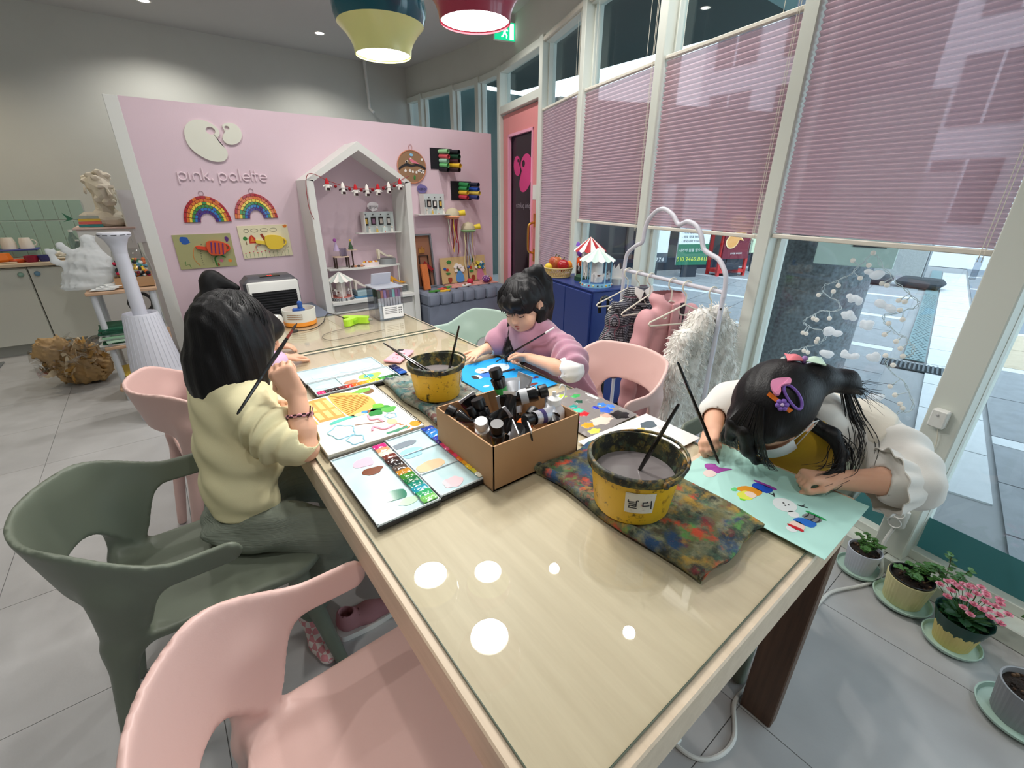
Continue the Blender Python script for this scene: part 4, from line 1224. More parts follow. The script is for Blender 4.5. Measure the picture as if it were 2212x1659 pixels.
# cellophane wrapped paper bundle on the floor
s = SDF((-.98, 4.45, -.02), (-.45, 4.95, .5), .010)
s.ell((-.68, 4.70, .15), (.17, .16, .16), k=.02).ell((-.78, 4.62, .30), (.10, .10, .10), k=.05).ell((-.60, 4.64, .12), (.12, .12, .11), k=.04)
s.bend(crumple(5, .034, 48), (-.98, 4.45, -.02), (-.45, 4.95, .5))
s.half((0, 0, .003), (0, 0, -1))
t = thing('paper_bundle', 'bundle of brown and golden tissue paper wrapped in shiny cellophane on the floor', 'bundle', (-.70, 4.68, 0))
V_, Q_ = s.nets()
V_ = relax(V_, Q_, .3)
mesh_np('tissue', V_, Q_, mat('gold_tissue', (176, 142, 92), .7, var=.5, vscale=9, col2=(150, 128, 100), bump=.5, bscale=40), t)
g = G()
pr_ = random.Random(13)
M_tis = [mat('gold_flap', (190, 150, 84), .6), mat('tan_flap', (196, 172, 136), .7), mat('pale_flap', (214, 198, 168), .7)]
for k in range(70):
 a_ = pr_.uniform(0, 2 * pi); b_ = pr_.uniform(-.2, 1.3); rr = pr_.uniform(.13, .19)
 p = Vector((-.69 + rr * cos(a_) * cos(b_), 4.68 + rr * sin(a_) * cos(b_), max(.03, .15 + rr * sin(b_))))
 dv = Vector((pr_.gauss(0, 1), pr_.gauss(0, 1), pr_.gauss(0, 1))).normalized(); ev = Vector((pr_.gauss(0, 1), pr_.gauss(0, 1), pr_.gauss(0, 1))).normalized()
 G().grid(lambda u, v: p + dv * (.10 * (u - .5)) + ev * (.045 * (v - .5)) + Vector((0, 0, .022 * sin(5 * u + k) + .01 * sin(7 * v)))  + Vector((0, 0, max(0, .05 - p.z))), 5, 3).build('tissue_flap', M_tis[k % 3], t)
pr_ = random.Random(3)
for k in range(90):
 a_ = pr_.uniform(0, 2 * pi); b_ = pr_.uniform(-.3, 1.2); rr = pr_.uniform(.15, .24)
 p = Vector((-.70 + rr * cos(a_) * cos(b_), 4.68 + rr * sin(a_) * cos(b_), max(.03, .15 + rr * sin(b_) * .9)))
 q = [p + Vector((pr_.uniform(-.07, .07), pr_.uniform(-.07, .07), max(-.02, pr_.uniform(-.06, .08)))) for _ in range(3)]
 g.add([p, q[0], q[1], q[2]], [(0, 1, 2), (0, 2, 3)])
tag(g.build('cellophane', thin_glass('cellophane2', (240, 240, 238), 5.0), t), kind='stuff')
# ================================================================ bust, stand, canvases
t = thing('storage_stand', 'white storage stand carrying the plaster bust', 'stand', (-.28, 5.30, 0))
part('body', M_white, t, (-.28, 5.32, .56), (.36, .4, 1.12), bev=.004)
part('top_board', mat('pink_board', (222, 196, 186), .6), t, (-.28, 5.32, 1.127), (.40, .44, .014), bev=.003)
s = SDF((-.54, 5.02, 1.10), (.04, 5.54, 1.60), .007)
BA = T(-.235, 5.27, 1.134) @ RZ(radians(24)) @ Matrix.Scale(1.12, 4)
def bp(x, y, z): return tuple(BA @ Vector((x, y, z)))
s.ell(bp(0, .012, .285), (.080, .098, .086), BA.to_3x3().normalized().to_4x4(), .01)
s.ell(bp(0, -.045, .235), (.062, .058, .088), BA.to_3x3().normalized().to_4x4(), .025)
s.cone(bp(-.018, -.082, .170), bp(.018, -.082, .170), .026, .026, .02)
s.cone(bp(-.05, -.03, .19), bp(.05, -.03, .19), .022, .022, .03)
s.cone(bp(0, -.122, .222), bp(0, -.098, .268), .016, .009, .008)
s.cone(bp(-.045, -.088, .277), bp(.045, -.088, .277), .014, .014, .010)
for d_ in (-1, 1):
 s.ell(bp(d_ * .028, -.108, .256), (.018, .016, .012), None, .008, 's')
 s.ell(bp(d_ * .088, .012, .25), (.012, .02, .032), None, .006)
s.cone(bp(-.018, -.105, .193), bp(.018, -.105, .193), .006, .006, .006, 's')
s.cone(bp(0, .02, .21), bp(0, .015, .08), .058, .066, .02)
s.cone(bp(-.125, .02, .060), bp(.125, .02, .060), .052, .052, .04).ell(bp(0, -.01, .045), (.13, .085, .06), None, .03)
for k in range(14):
 a_ = 2.4 * k; s.ell(bp(.062 * cos(a_) * (1 if k % 2 else .6), .015 + .075 * sin(a_) * (1 if k % 2 else .6), .335 + .02 * (k % 3) - .02 * (k % 2)), (.03, .03, .022), None, .006)
s.half((0, 0, 1.134), (0, 0, -1))
V_, Q_ = s.nets()
o = mesh_np('plaster_bust', V_, Q_, mat('plaster_cream', (222, 214, 196), .8), None)
md = o.modifiers.new('planes', 'DECIMATE'); md.ratio = .030
o.data.polygons.foreach_set('use_smooth', np.zeros(len(o.data.polygons), dtype=bool))
tag(o, 'faceted plaster bust of a head used for drawing practice', 'bust')
M_can = mat('canvas_edge', (228, 230, 228), .7)
for k in range(6):
 o = G().box((0, 0, .21), (.30, .016, .42 - .02 * k), T(.015 * k - .02, 5.22 + .05 * k, 1.0 - .0) @ RZ(.7)).build('canvas', M_can)
 tag(o, 'white stretched canvas leaning behind the partition end, %s from the bust' % ('first', 'second', 'third', 'fourth', 'fifth', 'sixth')[k], 'canvas', 'canvases behind the partition')
tag(part('canvas_cabinet', M_white, None, (.10, 5.40, .5), (.34, .42, .995)), 'white low cabinet carrying the stack of canvases', 'cabinet')
t = thing('paper_rainbow', 'small paper fish with rainbow stripes in front of the bust', 'paper craft', (-.36, 5.16, 1.134))
for k, c in enumerate(((52, 140, 140), (226, 110, 100), (226, 190, 70), (170, 180, 170))):
 part('stripe', mat('stripe_%d' % k, c, .6), t, (-.36, 5.155, 1.148 + .022 * k), (.15 - .008 * k, .012, .02))
G().prism([(-.05, 0), (-.11, .05), (-.09, 0), (-.12, -.02)], .006, T(-.40, 5.16, 1.20) @ RX(pi / 2)).build('tail', mat('stripe_tail', (60, 120, 90), .6), t)
# ================================================================ air purifier lamp
t = thing('air_purifier', 'white cone shaped air purifier with a tall tube and a round head', 'air purifier', (-.165, 3.60, 0))
M_ap = mat('purifier_white', (220, 222, 232), .45)
px_, py_ = -.165, 3.60
sm(G().lathe([(.0001, .0), (.165, .0), (.168, .02), (.145, .30), (.142, .305), (.140, .33), (.092, .69), (.088, .70), (.082, .69), (.078, .60), (.0001, .58)], (px_, py_, 0), 64, rib=.0), 'cone_body', M_ap, t, 50)
for k in range(60):
 a_ = 2 * pi * k / 60
 if k % 2 == 0: G().tube([(px_ + r_ * cos(a_), py_ + r_ * sin(a_), z_) for r_, z_ in ((.1405, .335), (.0925, .688))], .0016, 4, cap=False).build('rib', M_ap, t)
sm(G().tube([(px_ + .1445 * cos(a_ / 40 * 2 * pi), py_ + .1445 * sin(a_ / 40 * 2 * pi), .307) for a_ in range(40)], .002, 6, True), 'seam_ring', M_white, t)
sm(G().cyl((px_, py_, .58), (px_, py_, 1.08), .038, .036, n=24), 'tube', M_ap, t)
sm(G().lathe([(.036, 1.06), (.042, 1.10), (.058, 1.14), (.078, 1.158), (.08, 1.17), (.076, 1.178), (.0001, 1.18)], (px_, py_, 0), 40), 'head', M_ap, t)
for k in range(12):
 a_ = 2 * pi * k / 12
 part('vent_slot', mat('slot_dark', (50, 52, 56), .6), t, (0, 0, 0), (.026, .003, .003), M=T(px_ + .0795 * cos(a_), py_ + .0795 * sin(a_), 1.166) @ RZ(a_ + pi / 2))
# ================================================================ heater, black bag, pouf behind the table
t = thing('storage_stool', 'blue grey upholstered storage stool behind the heater', 'stool', (.72, 4.0, 0)); M_up = mat('blue_grey_fabric', (118, 126, 142), .8, bump=.1, bscale=300)
sm(G().box((.62, 4.05, .24), (.90, .60, .48), bev=.04), 'cushion_body', M_up, t, 50)
t = thing('heater', 'white and black box heater with a louvred grille', 'heater', (.66, 3.92, .48))
sm(G().box((.655, 3.95, .645), (.39, .24, .33), bev=.045), 'casing', mat('heater_grey', (84, 84, 90), .4), t, 60)
sm(G().box((.655, 3.825, .63), (.36, .03, .30), bev=.012), 'front_frame', M_white, t, 60)
part('grille_back', mat('grille_black', (16, 16, 18), .6), t, (.655, 3.808, .595), (.31, .006, .22))
for k in range(11): part('louvre', mat('louvre_black', (36, 36, 40), .5), t, (.655, 3.803, .495 + k * .0195), (.31, .012, .008))
part('control_panel', mat('panel_black', (22, 20, 22), .3), t, (.655, 3.90, .8095), (.14, .06, .004))
text_mesh('28', .035, Matrix(((1, 0, 0, .655), (0, 1, 0, 3.90), (0, 0, 1, .812), (0, 0, 0, 1))), 'display_digits', mat('red_digits', (230, 40, 30), .5, emit=1.5), t, .0005)
s = SDF((.06, 3.70, .44), (.56, 4.2, .96), .010)
s.ell((.28, 3.98, .60), (.16, .13, .16), k=.02).ell((.28, 3.96, .78), (.09, .07, .09), k=.05).cone((.30, 3.95, .83), (.42, 3.92, .74), .04, .03, .04)
s.bend(crumple(8, .012, 14), (.10, 3.70, .44), (.56, 4.2, .96))
s.half((0, 0, .482), (0, 0, -1))
tag(s.obj('backpack', mat('black_nylon', (22, 22, 24), .55), None, 1), 'slumped black nylon bag leaning beside the heater', 'bag')
# ================================================================ rainbows and pictures on the partition
RB = [(176, 34, 44), (222, 116, 50), (240, 206, 70), (56, 140, 72), (44, 120, 190), (70, 44, 130)]
RM = [mat('mosaic_%d' % i, c, .25, coat=.4) for i, c in enumerate(RB)]
def rainbow(cx, z0, w, h, lab, seed):
 t = thing('mosaic_rainbow', lab, 'wall craft', (cx, P_Y, z0), group='mosaic rainbows')
 r_ = random.Random(seed)
 n = 18
 out = [(w * cos(pi * i / n), h * sin(pi * i / n)) for i in range(n + 1)]; inn = [(w * .32 * cos(pi * i / n), h * .36 * sin(pi * i / n)) for i in range(n + 1)]
 G().prism(out + inn[::-1], .006, on_part(cx, z0)).build('backing', mat('rainbow_back', (150, 60, 60), .7), t)
 for b in range(6):
  f0, f1 = 1 - b * .112, 1 - (b + 1) * .112
  m_ = 15 - b
  for i in range(m_):
   a0, a1 = pi * (i + .06) / m_, pi * (i + .94) / m_
   q = [(w * f0 * cos(a0), h * f0 * sin(a0)), (w * f0 * cos(a1), h * f0 * sin(a1)), (w * (f1 + .012) * cos(a1), h * (f1 + .012) * sin(a1)), (w * (f1 + .012) * cos(a0), h * (f1 + .012) * sin(a0))]
   G().prism(q, .003 + .0015 * r_.random(), on_part(cx, z0, .006)).build('mosaic_piece', RM[b if r_.random() > .12 else min(5, b + 1)], t)
 G().tube([on_part(cx - .005, z0 + h + .018, .004) @ Vector((.016 * cos(a_ / 10 * 2 * pi), .018 * sin(a_ / 10 * 2 * pi), 0)) for a_ in range(10)], .0015, 5, True).build('hanging_loop', mat('thread', (150, 120, 130), .7), t)
rainbow(.392, 1.187, .158, .19, 'left mosaic rainbow on the pink partition', 1)
rainbow(.738, 1.207, .158, .19, 'right mosaic rainbow on the pink partition', 2)
INK = {c: mat('crayon_%d_%d_%d' % c, c, .7) for c in ((40, 40, 44), (40, 90, 170), (200, 60, 40), (60, 130, 60), (230, 190, 60), (150, 60, 40), (90, 50, 120), (220, 120, 140), (120, 90, 60), (226, 130, 50))}
def can(F, m, m2, t, s=1.0):
 c_ = G().prism(bez2([(-.05 * s, -.045 * s), (.05 * s, -.045 * s), (.06 * s, .04 * s), (-.055 * s, .05 * s)], 5), .028, F).build('watering_can', m, t)
 G().prism([(-.05 * s, -.02 * s), (-.13 * s, .0 * s), (-.135 * s, .018 * s), (-.125 * s, .022 * s), (-.05 * s, .01 * s)], .016, F).build('spout', m2, c_)
 G().tube([F @ Vector((.055 * s + .035 * s * cos(a_), .03 * s * sin(a_), .012)) for a_ in [radians(q) for q in range(-80, 100, 20)]], .007 * s, 6).build('can_handle', m2, c_)
 return c_
def picture(lab, x0, x1, z0, z1, col, rot=0):
 t = thing('picture', lab, 'picture', ((x0 + x1) / 2, P_Y, z0), group='children pictures with watering cans')
 F = on_part((x0 + x1) / 2, (z0 + z1) / 2, 0) @ RZ(rot)
 G().box((0, 0, .004), (x1 - x0, z1 - z0, .008), F).build('card', mat('card_%d' % col[0], col, .7), t)
 return F @ T(0, 0, .0082), t
def dots(F, t, pts, r, c, nm='dot'):
 for p in pts: G().prism(circ(p[0], p[1], r, n=7), .0006, F).build(nm, INK[c], t)
F, t = picture('olive green picture with a striped orange watering can', .13, .517, .842, 1.10, (168, 166, 118))
c_ = can(F @ T(.075, .02, 0), mat('can_orange', (214, 84, 44), .5), mat('can_orange2', (222, 70, 40), .5), t)
for k in range(4): G().box((-.035 + .026 * k, 0, .030), (.008, .085, .003), F @ T(.075, .02, 0) @ RZ(-.15)).build('can_stripe', INK[(90, 50, 120)], c_)
G().prism(blob(-.12, .085, .03, .033, 4), .0006, F).build('blue_figure', INK[(40, 90, 170)], t)
dots(F, t, [(-.02 - .02 * sin(k / 9 * 2.2), .05 - .17 * k / 10) for k in range(10)] + [(.03, .02 - .014 * k) for k in range(9)], .003, (40, 40, 44))
G().tube([F @ Vector((p[0], p[1], 0)) for p in bez2([(-.03, .045), (-.07, .03), (-.09, -.05), (-.06, -.11)], 5, False)], .002, 4).build('water_line', INK[(226, 130, 50)], t)
G().prism(blob(.16, .085, .013, .022, 6), .0006, F).build('purple_mark', INK[(90, 50, 120)], t)
G().tube([F @ Vector((p[0], p[1], 0)) for p in bez2([(.055, -.12), (.05, -.06), (.085, -.035), (.125, -.055)], 5, False)], .006, 5).build('plant_arch', INK[(60, 130, 60)], t)
for p, c in (((.09, -.08), (220, 120, 140)), ((.15, -.085), (226, 130, 50)), ((.06, -.11), (150, 60, 40))): G().prism(blob(p[0], p[1], .014, .012, 9), .0006, F).build('flower', INK[c], t)
G().tube([F @ Vector((p[0], p[1], 0)) for p in ((-.16, -.08), (-.15, -.07), (-.155, -.1), (-.13, -.09), (-.125, -.12))], .002, 4).build('scribble', INK[(60, 130, 60)], t)
F, t = picture('cream picture with a yellow watering can and drawn flowers', .577, .958, .894, 1.152, (228, 220, 186), .012)
can(F @ T(.06, -.01, 0), mat('can_yellow', (236, 202, 60), .5), mat('can_yellow2', (240, 208, 70), .5), t, 1.05)
G().prism([(-.125, -.01), (-.075, -.01), (-.075, .03), (-.10, .06), (-.125, .03)], .0006, F).build('house', INK[(200, 60, 40)], t)
G().prism([(-.118, .0), (-.082, .0), (-.10, .045)], .0008, F @ T(0, 0, .0003)).build('house_roof', INK[(226, 130, 50)], t)
G().prism(circ(-.15, .03, .016), .0006, F).build('tree_crown', INK[(60, 130, 60)], t)
G().box((-.148, -.005, 0), (.006, .03, .001), F).build('tree_trunk', INK[(120, 90, 60)], t)
for x, w_ in ((-.13, .018), (-.07, .028), (.005, .03), (.075, .026)):
 G().tube([F @ Vector((x + w_ * cos(a_ / 12 * 2 * pi), .09 + .014 * sin(a_ / 12 * 2 * pi), 0)) for a_ in range(12)], .0014, 4, True).build('cloud_line', INK[(40, 40, 44)], t)
G().prism(blob(.17, .115, .018, .012, 3, amp=.35), .0006, F).build('sun', INK[(226, 130, 50)], t)
G().box((-.015, .035, 0), (.02, .055, .001), F @ T(-.015, .035, 0) @ RZ(.4) @ T(.015, -.035, 0)).build('drawn_girl', INK[(150, 60, 40)], t)
r_ = random.Random(11)
dots(F, t, [(r_.uniform(-.02, .17), r_.uniform(-.1, -.055)) for _ in range(26)], .002, (120, 90, 60))
for k in range(12):
 x = -.17 + .03 * k
 G().box((x, -.108, 0), (.002, .03 + .012 * (k % 3), .001), F).build('flower_stem', INK[(60, 130, 60)], t)
 if k < 7: G().prism(circ(x, -.088 + .006 * (k % 3), .005, n=8), .0008, F).build('flower_head', INK[(200, 60, 40) if k % 2 else (220, 120, 140)], t)
for k in range(3): G().tube([F @ Vector((p[0], p[1], 0)) for p in bez2([(-.045, -.02 - .005 * k), (-.08, -.03 - .006 * k), (-.10 + .012 * k, -.07)], 5, False)], .0016, 4).build('rainbow_line', INK[((200, 60, 40), (226, 130, 50), (40, 90, 170))[k]], t)
# ================================================================ house shaped shelf
HX0, HX1, HY0, HE, HA, TH = 1.09, 2.0, 4.08, 1.50, 1.80, .055
hm = (HX0 + HX1) / 2
t = thing('house_shelf', 'white house shaped display shelf with gable roof and drawers', 'shelf', (hm, 4.24, 0))
hd_ = P_Y - HY0
for x in (HX0 + TH / 2, HX1 - TH / 2): part('side_panel', M_white, t, (x, HY0 + hd_ / 2, (.0 + HE) / 2), (TH, hd_, HE))
for s_ in (-1, 1):
 q = [(hm, HA), (hm + s_ * (HX1 - hm), HE), (hm + s_ * (HX1 - hm - TH), HE - .012), (hm, HA - .066)]
 FR = Matrix(((1, 0, 0, 0), (0, 0, -1, P_Y), (0, 1, 0, 0), (0, 0, 0, 1)))
 G().prism(q, hd_, FR).build('roof_panel', M_white, t)
part('base_top', M_white, t, (hm, HY0 + hd_ / 2 - .01, .485), (HX1 - HX0 - 2 * TH, hd_ + .02, .025))
part('base_body', M_white, t, (hm, HY0 + hd_ / 2 + .01, .235), (HX1 - HX0 - 2 * TH, hd_ - .02, .47))
dwd = (HX1 - HX0 - 2 * TH - .06) / 2
for s_ in (-1, 1):
 cx_ = hm + s_ * (dwd / 2 + .01)
 dr = part('drawer', M_white, t, (cx_, HY0 + .012, .225), (dwd, .018, .36), bev=.002)
 part('recessed_grip', mat('grip_grey', (150, 148, 146), .6), dr, (cx_, HY0 + .014, .435), (dwd, .012, .045))
g = G()
n_ = 14
poly = [(1.21, P_Y), (1.21, 4.24)] + [(1.21 + .68 * k / n_, 4.24 - .07 * sin(pi * k / n_)) for k in range(1, n_)] + [(1.89, 4.24), (1.89, P_Y)]
G().prism(poly, .014, z0=.752).build('curved_board', M_white, t)
for x in (1.885,): part('board_support', M_white, t, (x, 4.27, .625), (.012, .012, .255))
# garland
M_cordr = mat('red_cord', (150, 60, 64), .7); M_gr = mat('gnome_red', (190, 24, 36), .8); M_gw = mat('gnome_white', (238, 234, 228), .9); M_gb = mat('gnome_dark', (50, 26, 30), .8)
gp = [(1.10, 1.20), (1.075, 1.30), (1.085, 1.49), (1.135, 1.545), (1.264, 1.492), (1.40, 1.455), (1.546, 1.44), (1.69, 1.45), (1.835, 1.49), (1.985, 1.55)]
t = thing('gnome_garland', 'red and white felt gnome garland strung across the house shelf', 'garland', (1.55, 4.05, 1.3))
sm(G().tube(bez([(x, HY0 - .012, z) for x, z in gp], 5), .0028, 5), 'cord', M_cordr, t)
def gz(x): return 1.44 + .48 * (x - 1.546) ** 2 * .95
for k, x in enumerate((1.245, 1.37, 1.475, 1.575, 1.675, 1.775, 1.885)):
 z = gz(x) - .012; w_ = k % 2
 b_ = sm(G().lathe([(.0001, .05), (.012, .03), (.019, 0), (.0001, 0)], (x, HY0 - .016, z), 10), 'gnome_hat', M_gw if w_ else M_gr, t)
 sm(G().lathe([(.0001, 0), (.017, -.002), (.022, -.045), (.014, -.05), (.0001, -.05)], (x, HY0 - .016, z), 10), 'gnome_body', M_gw, t)
 for s_ in (-1, 1): G().cyl((x + s_ * .012, HY0 - .018, z - .008), (x + s_ * .035, HY0 - .018, z - .018), .007, .005, n=7).build('gnome_arm', M_gb if w_ else M_gw, t)
 part('gnome_trim', M_gb, t, (x, HY0 - .035, z - .038), (.024, .006, .02))
for x in (1.31, 1.425, 1.525, 1.625, 1.725, 1.83): sm(G().ball((x, HY0 - .016, gz(x) - .012), .0135, 10), 'felt_ball', mat('felt_dark_red', (140, 20, 32), .9), t)
# mini galleries
def gallery(lab, x0, x1, y, z0, z1, seed, sx, title):
 t = thing('mini_gallery', lab, 'wall craft', ((x0 + x1) / 2, y, z0), group='miniature gallery boxes')
 part('back', mat('gallery_back', (206, 216, 216), .6), t, ((x0 + x1) / 2, y + .004, (z0 + z1) / 2), (x1 - x0, .008, z1 - z0))
 part('ledge', M_white, t, ((x0 + x1) / 2 - .02, y - .05, z0 + .004), (x1 - x0 + .10, .11, .008))
 part('side_wall', M_white, t, (x0 - .001, y - .05, (z0 + z1) / 2), (.006, .10, z1 - z0))
 r_ = random.Random(seed)
 for k in range(4):
  x = x0 + (k + .55) * (x1 - x0) / 4.3
  f_ = part('tiny_frame', mat('tiny_frame', (40, 34, 36), .6), t, (x, y - .004, z0 + .10 + .01 * r_.random()), (.045 - .012 * (k == 3), .008, .07))
  part('tiny_print', mat('tiny_print_%d' % ((k + seed) % 4), ((230, 226, 220), (220, 180, 80), (150, 110, 140), (200, 190, 180))[(k + seed) % 4], .7), f_, (x, y - .009, z0 + .105), (.026, .003, .045))
  sm(G().ball((x, y - .008, z0 + .165), .006, 8), 'hanger_pin', mat('pin', (70, 70, 74), .4), t)
  p_ = sm(G().lathe([(.0001, 0), (.012, 0), (.008, .03), (.0001, .034)], (x + .01, y - .05, z0 + .008), 8), 'paper_visitor', mat('visitor_%d' % (k % 3), ((236, 232, 224), (214, 180, 90), (206, 80, 60))[k % 3], .7), t)
  sm(G().ball((x + .01, y - .05, z0 + .052), .010, 8), 'visitor_head', mat('visitor_head', (230, 214, 200), .7), p_)
 part('plinth', mat('plinth_mint', (206, 220, 216), .6), t, (x0 + .62 * (x1 - x0), y - .045, z0 + .028), (.04, .03, .04))
 sg = G().prism(blob(sx, z1 + .045, .055, .042, seed, 14, .08), .006, Matrix(((1, 0, 0, 0), (0, 0, -1, y + .004), (0, 1, 0, 0), (0, 0, 0, 1)))).build('name_sign', mat('sign_paper_%d' % seed, (238, 232, 236) if seed == 1 else (120, 112, 170), .7), t)
 text_mesh(title, .034, Matrix(((1, 0, 0, sx), (0, 0, -1, y - .003), (0, 1, 0, z1 + .038), (0, 0, 0, 1))), 'sign_text', INK[(40, 40, 44)], sg, .0004)
gallery('miniature gallery with tiny framed prints inside the house shelf', 1.60, 1.925, 4.36, 1.055, 1.245, 1, 1.73, '갤러리')
gallery('miniature gallery with black and white prints beside the house shelf', 2.235, 2.515, 4.385, 1.205, 1.405, 2, 2.27, '어린이')
# things standing in the house shelf
def carousel(x, y, z, r, H, lab, cA, cB, base, rimc, pole, deco=True, n=16, word=None):
 t = thing('toy_carousel', lab, 'paper carousel', (x, y, z), group='paper carousels')
 g = G(); vs = [(x, y, z + H)]; fs = []; mi = []
 for k in range(n):
  a0, a1 = 2 * pi * k / n, 2 * pi * (k + 1) / n
  b_ = len(vs)
  zr = z + H * .70
  vs += [(x + r * 1.12 * cos(a0), y + r * 1.12 * sin(a0), zr), (x + r * 1.14 * cos((a0 + a1) / 2), y + r * 1.14 * sin((a0 + a1) / 2), zr - .010), (x + r * 1.12 * cos(a1), y + r * 1.12 * sin(a1), zr)]
  fs.append((0, b_, b_ + 1, b_ + 2)); mi.append(k % 2)
 g.add(vs, fs); g.m = mi
 rf = g.build('canopy', [cA, cB], t)
 sm(G().lathe([(.0001, 0), (r, 0), (r, H * .10), (r * .96, H * .105), (.0001, H * .105)], (x, y, z), 28), 'base', rimc, t, 40)
 G().lathe([(.0001, H * .107), (r * .97, H * .107)], (x, y, z), 28).build('base_floor', base, t)
 sm(G().lathe([(r * .42, H * .105), (r * .36, H * .72)], (x, y, z), 20), 'drum', M_gw, t)
 for k in range(6):
  a_ = 2 * pi * k / 6 + .3
  sm(G().cyl((x + r * .93 * cos(a_), y + r * .93 * sin(a_), z + H * .1), (x + r * .93 * cos(a_), y + r * .93 * sin(a_), z + H * .71), r * .045, n=8), 'pole', pole, t)
 hp = [(-.5, .1), (-.42, .28), (-.3, .36), (-.16, .3), (0, .12), (.3, .12), (.45, .2), (.5, 0), (.4, -.02), (.42, -.3), (.32, -.3), (.26, -.06), (-.1, -.06), (-.16, -.3), (-.26, -.3), (-.22, .0), (-.34, .16)]
 for k in range(4):
  a_ = 2 * pi * k / 4 + .9
  A = T(x + r * .72 * cos(a_), y + r * .72 * sin(a_), z + H * .30) @ RZ(a_ + pi / 2) @ RX(pi / 2)
  h_ = G().prism([(p[0] * r * .8, p[1] * r * .8) for p in hp], .003, A).build('paper_horse', M_gw, t)
  G().prism([(p[0] * r * .8, p[1] * r * .8) for p in ((-.1, .1), (.15, .1), (.12, -.02), (-.08, -.02))], .004, A @ T(0, 0, -.0005)).build('saddle', mat('saddle_brown', (90, 44, 30), .7), h_)
 if deco:
  for k in range(22):
   a_ = 2 * pi * k / 22
   sm(G().ball((x + r * cos(a_), y + r * sin(a_), z + H * .055), r * .055, 7), 'pompom', PM[(k * 3) % 8], t)
 if word:
  for k, ch in enumerate(word):
   a_ = -pi / 2 + (k - len(word) / 2 + .5) * .21 - .15
   text_mesh(ch, H * .14, T(x + r * 1.01 * cos(a_), y + r * 1.01 * sin(a_), z + H * .05) @ RZ(a_ + pi / 2) @ RX(pi / 2), 'rim_letter', INK[(40, 40, 44)], t, .0006)
 return t
M_mintp = mat('paper_mint', (196, 220, 212), .6); M_redp = mat('paper_red', (176, 30, 40), .6); M_skyp = mat('paper_sky', (146, 200, 224), .6)
carousel(1.275, 4.20, .498, .105, .25, 'paper carousel with cream and grey canopy inside the house shelf', M_gw, mat('paper_greyg', (196, 206, 200), .6), mat('paper_rose', (206, 120, 110), .6), mat('paper_grey', (186, 190, 194), .6), M_gw, False, word='GOOSE & DUCK'[:11])
SHZ = .766
def heel(x, y, z, m, lab, rz=0, s=1.0):
 t = thing('paper_shoe', lab, 'shoe craft', (x, y, z), group='paper shoes')
 A = T(x, y, z) @ RZ(rz)
 side = [(.075, 0), (.045, .004), (.0, .02), (-.05, .065), (-.075, .085), (-.085, .075), (-.08, .0), (-.068, 0), (-.062, .05), (-.02, .012), (.02, 0)]
 for w_, nm in ((-.02, 'side'), (.014, 'side')):
  G().prism([(p[0] * s, p[1] * s + (.01 if p[1] > .02 else .018 if p[0] > -.05 else 0) * s) for p in side], .006 * s, A @ T(0, -w_ * s, 0) @ RX(pi / 2)).build(nm, m, t)
 G().grid(lambda u, v: A @ Vector(((.07 - .15 * u) * s, (-.017 + .034 * v) * s, (.006 + .075 * u ** 1.7) * s)), 8, 2, thick=.003).build('sole', m, t)
 G().grid(lambda u, v: A @ Vector(((.078 - .05 * u) * s, (-.02 + .04 * v) * s, (.014 + .022 * u * sin(pi * (.15 + .7 * v))) * s)), 4, 5, thick=.002).build('toe_cap', m, t)
 return t
t = thing('hat_box', 'grey round box under the cream shoe on the curved board', 'box', (1.79, 4.30, SHZ))
sm(G().lathe([(.0001, 0), (.085, 0), (.085, .05), (.0001, .05)], (1.79, 4.30, SHZ), 28), 'box', mat('hatbox', (150, 154, 156), .6), t)
heel(1.78, 4.30, SHZ + .05, mat('cream_paper', (236, 226, 204), .7), 'cream high heeled paper shoe on the grey round box', .0, 1.0)
t = thing('clay_tray', 'white oval tray of pink and yellow clay sweets on the curved board', 'tray', (1.60, 4.26, SHZ))
sm(G().lathe([(.0001, 0), (.085, 0), (.09, .03), (.082, .03), (.0001, .022)], (1.60, 4.26, SHZ), 24, sx=1.0, sy=.5, M=T(0, 0, 0)), 'dish', mat('tray_pink', (238, 222, 222), .6), t) if 0 else None
G().prism(circ(1.60, 4.26, .088, .045, 24), .032, z0=SHZ).build('dish', mat('tray_pink', (240, 226, 226), .6), t)
for k in range(9): sm(G().ball((1.54 + .015 * k, 4.25 + .012 * (k % 2), SHZ + .036), .012, 7), 'sweet', PM[(0, 4, 1, 6)[k % 4]], t)
t = thing('fairy_house', 'two small dark wood stands with paper figures on the curved board', 'craft', (1.36, 4.28, SHZ)); Mdw = mat('dark_stick', (58, 40, 34), .7)
part('table', mat('light_stick', (222, 196, 170), .7), t, (1.34, 4.28, SHZ + .10), (.13, .08, .008))
for x in (1.285, 1.395):
 for y in (4.25, 4.31): part('stand_leg', Mdw, t, (x, y, SHZ + .048), (.012, .012, .096))
part('cup', thin_glass('cup_clear', (220, 222, 230), 1.5), t, (1.365, 4.28, SHZ + .14), (.05, .05, .07))
sm(G().lathe([(.0001, .09), (.03, .0), (.0001, 0)], (1.315, 4.30, SHZ + .15), 10), 'paper_cone', mat('lilac_paper', (200, 180, 214), .7), t)
sm(G().ball((1.31, 4.30, SHZ + .245), .016, 8), 'purple_ball', mat('purple_felt', (170, 90, 170), .8), t)
part('pole', Mdw, t, (1.45, 4.29, SHZ + .075), (.010, .010, .15)); part('pole_board', mat('light_stick', (222, 196, 170), .7), t, (1.45, 4.29, SHZ + .153), (.09, .05, .006))
sm(G().lathe([(.0001, .075), (.012, .05), (.010, .05), (.020, .025), (.016, .025), (.026, 0), (.0001, 0)], (1.445, 4.29, SHZ + .157), 12), 'fir_tree', mat('fir_green', (60, 90, 60), .7), t)
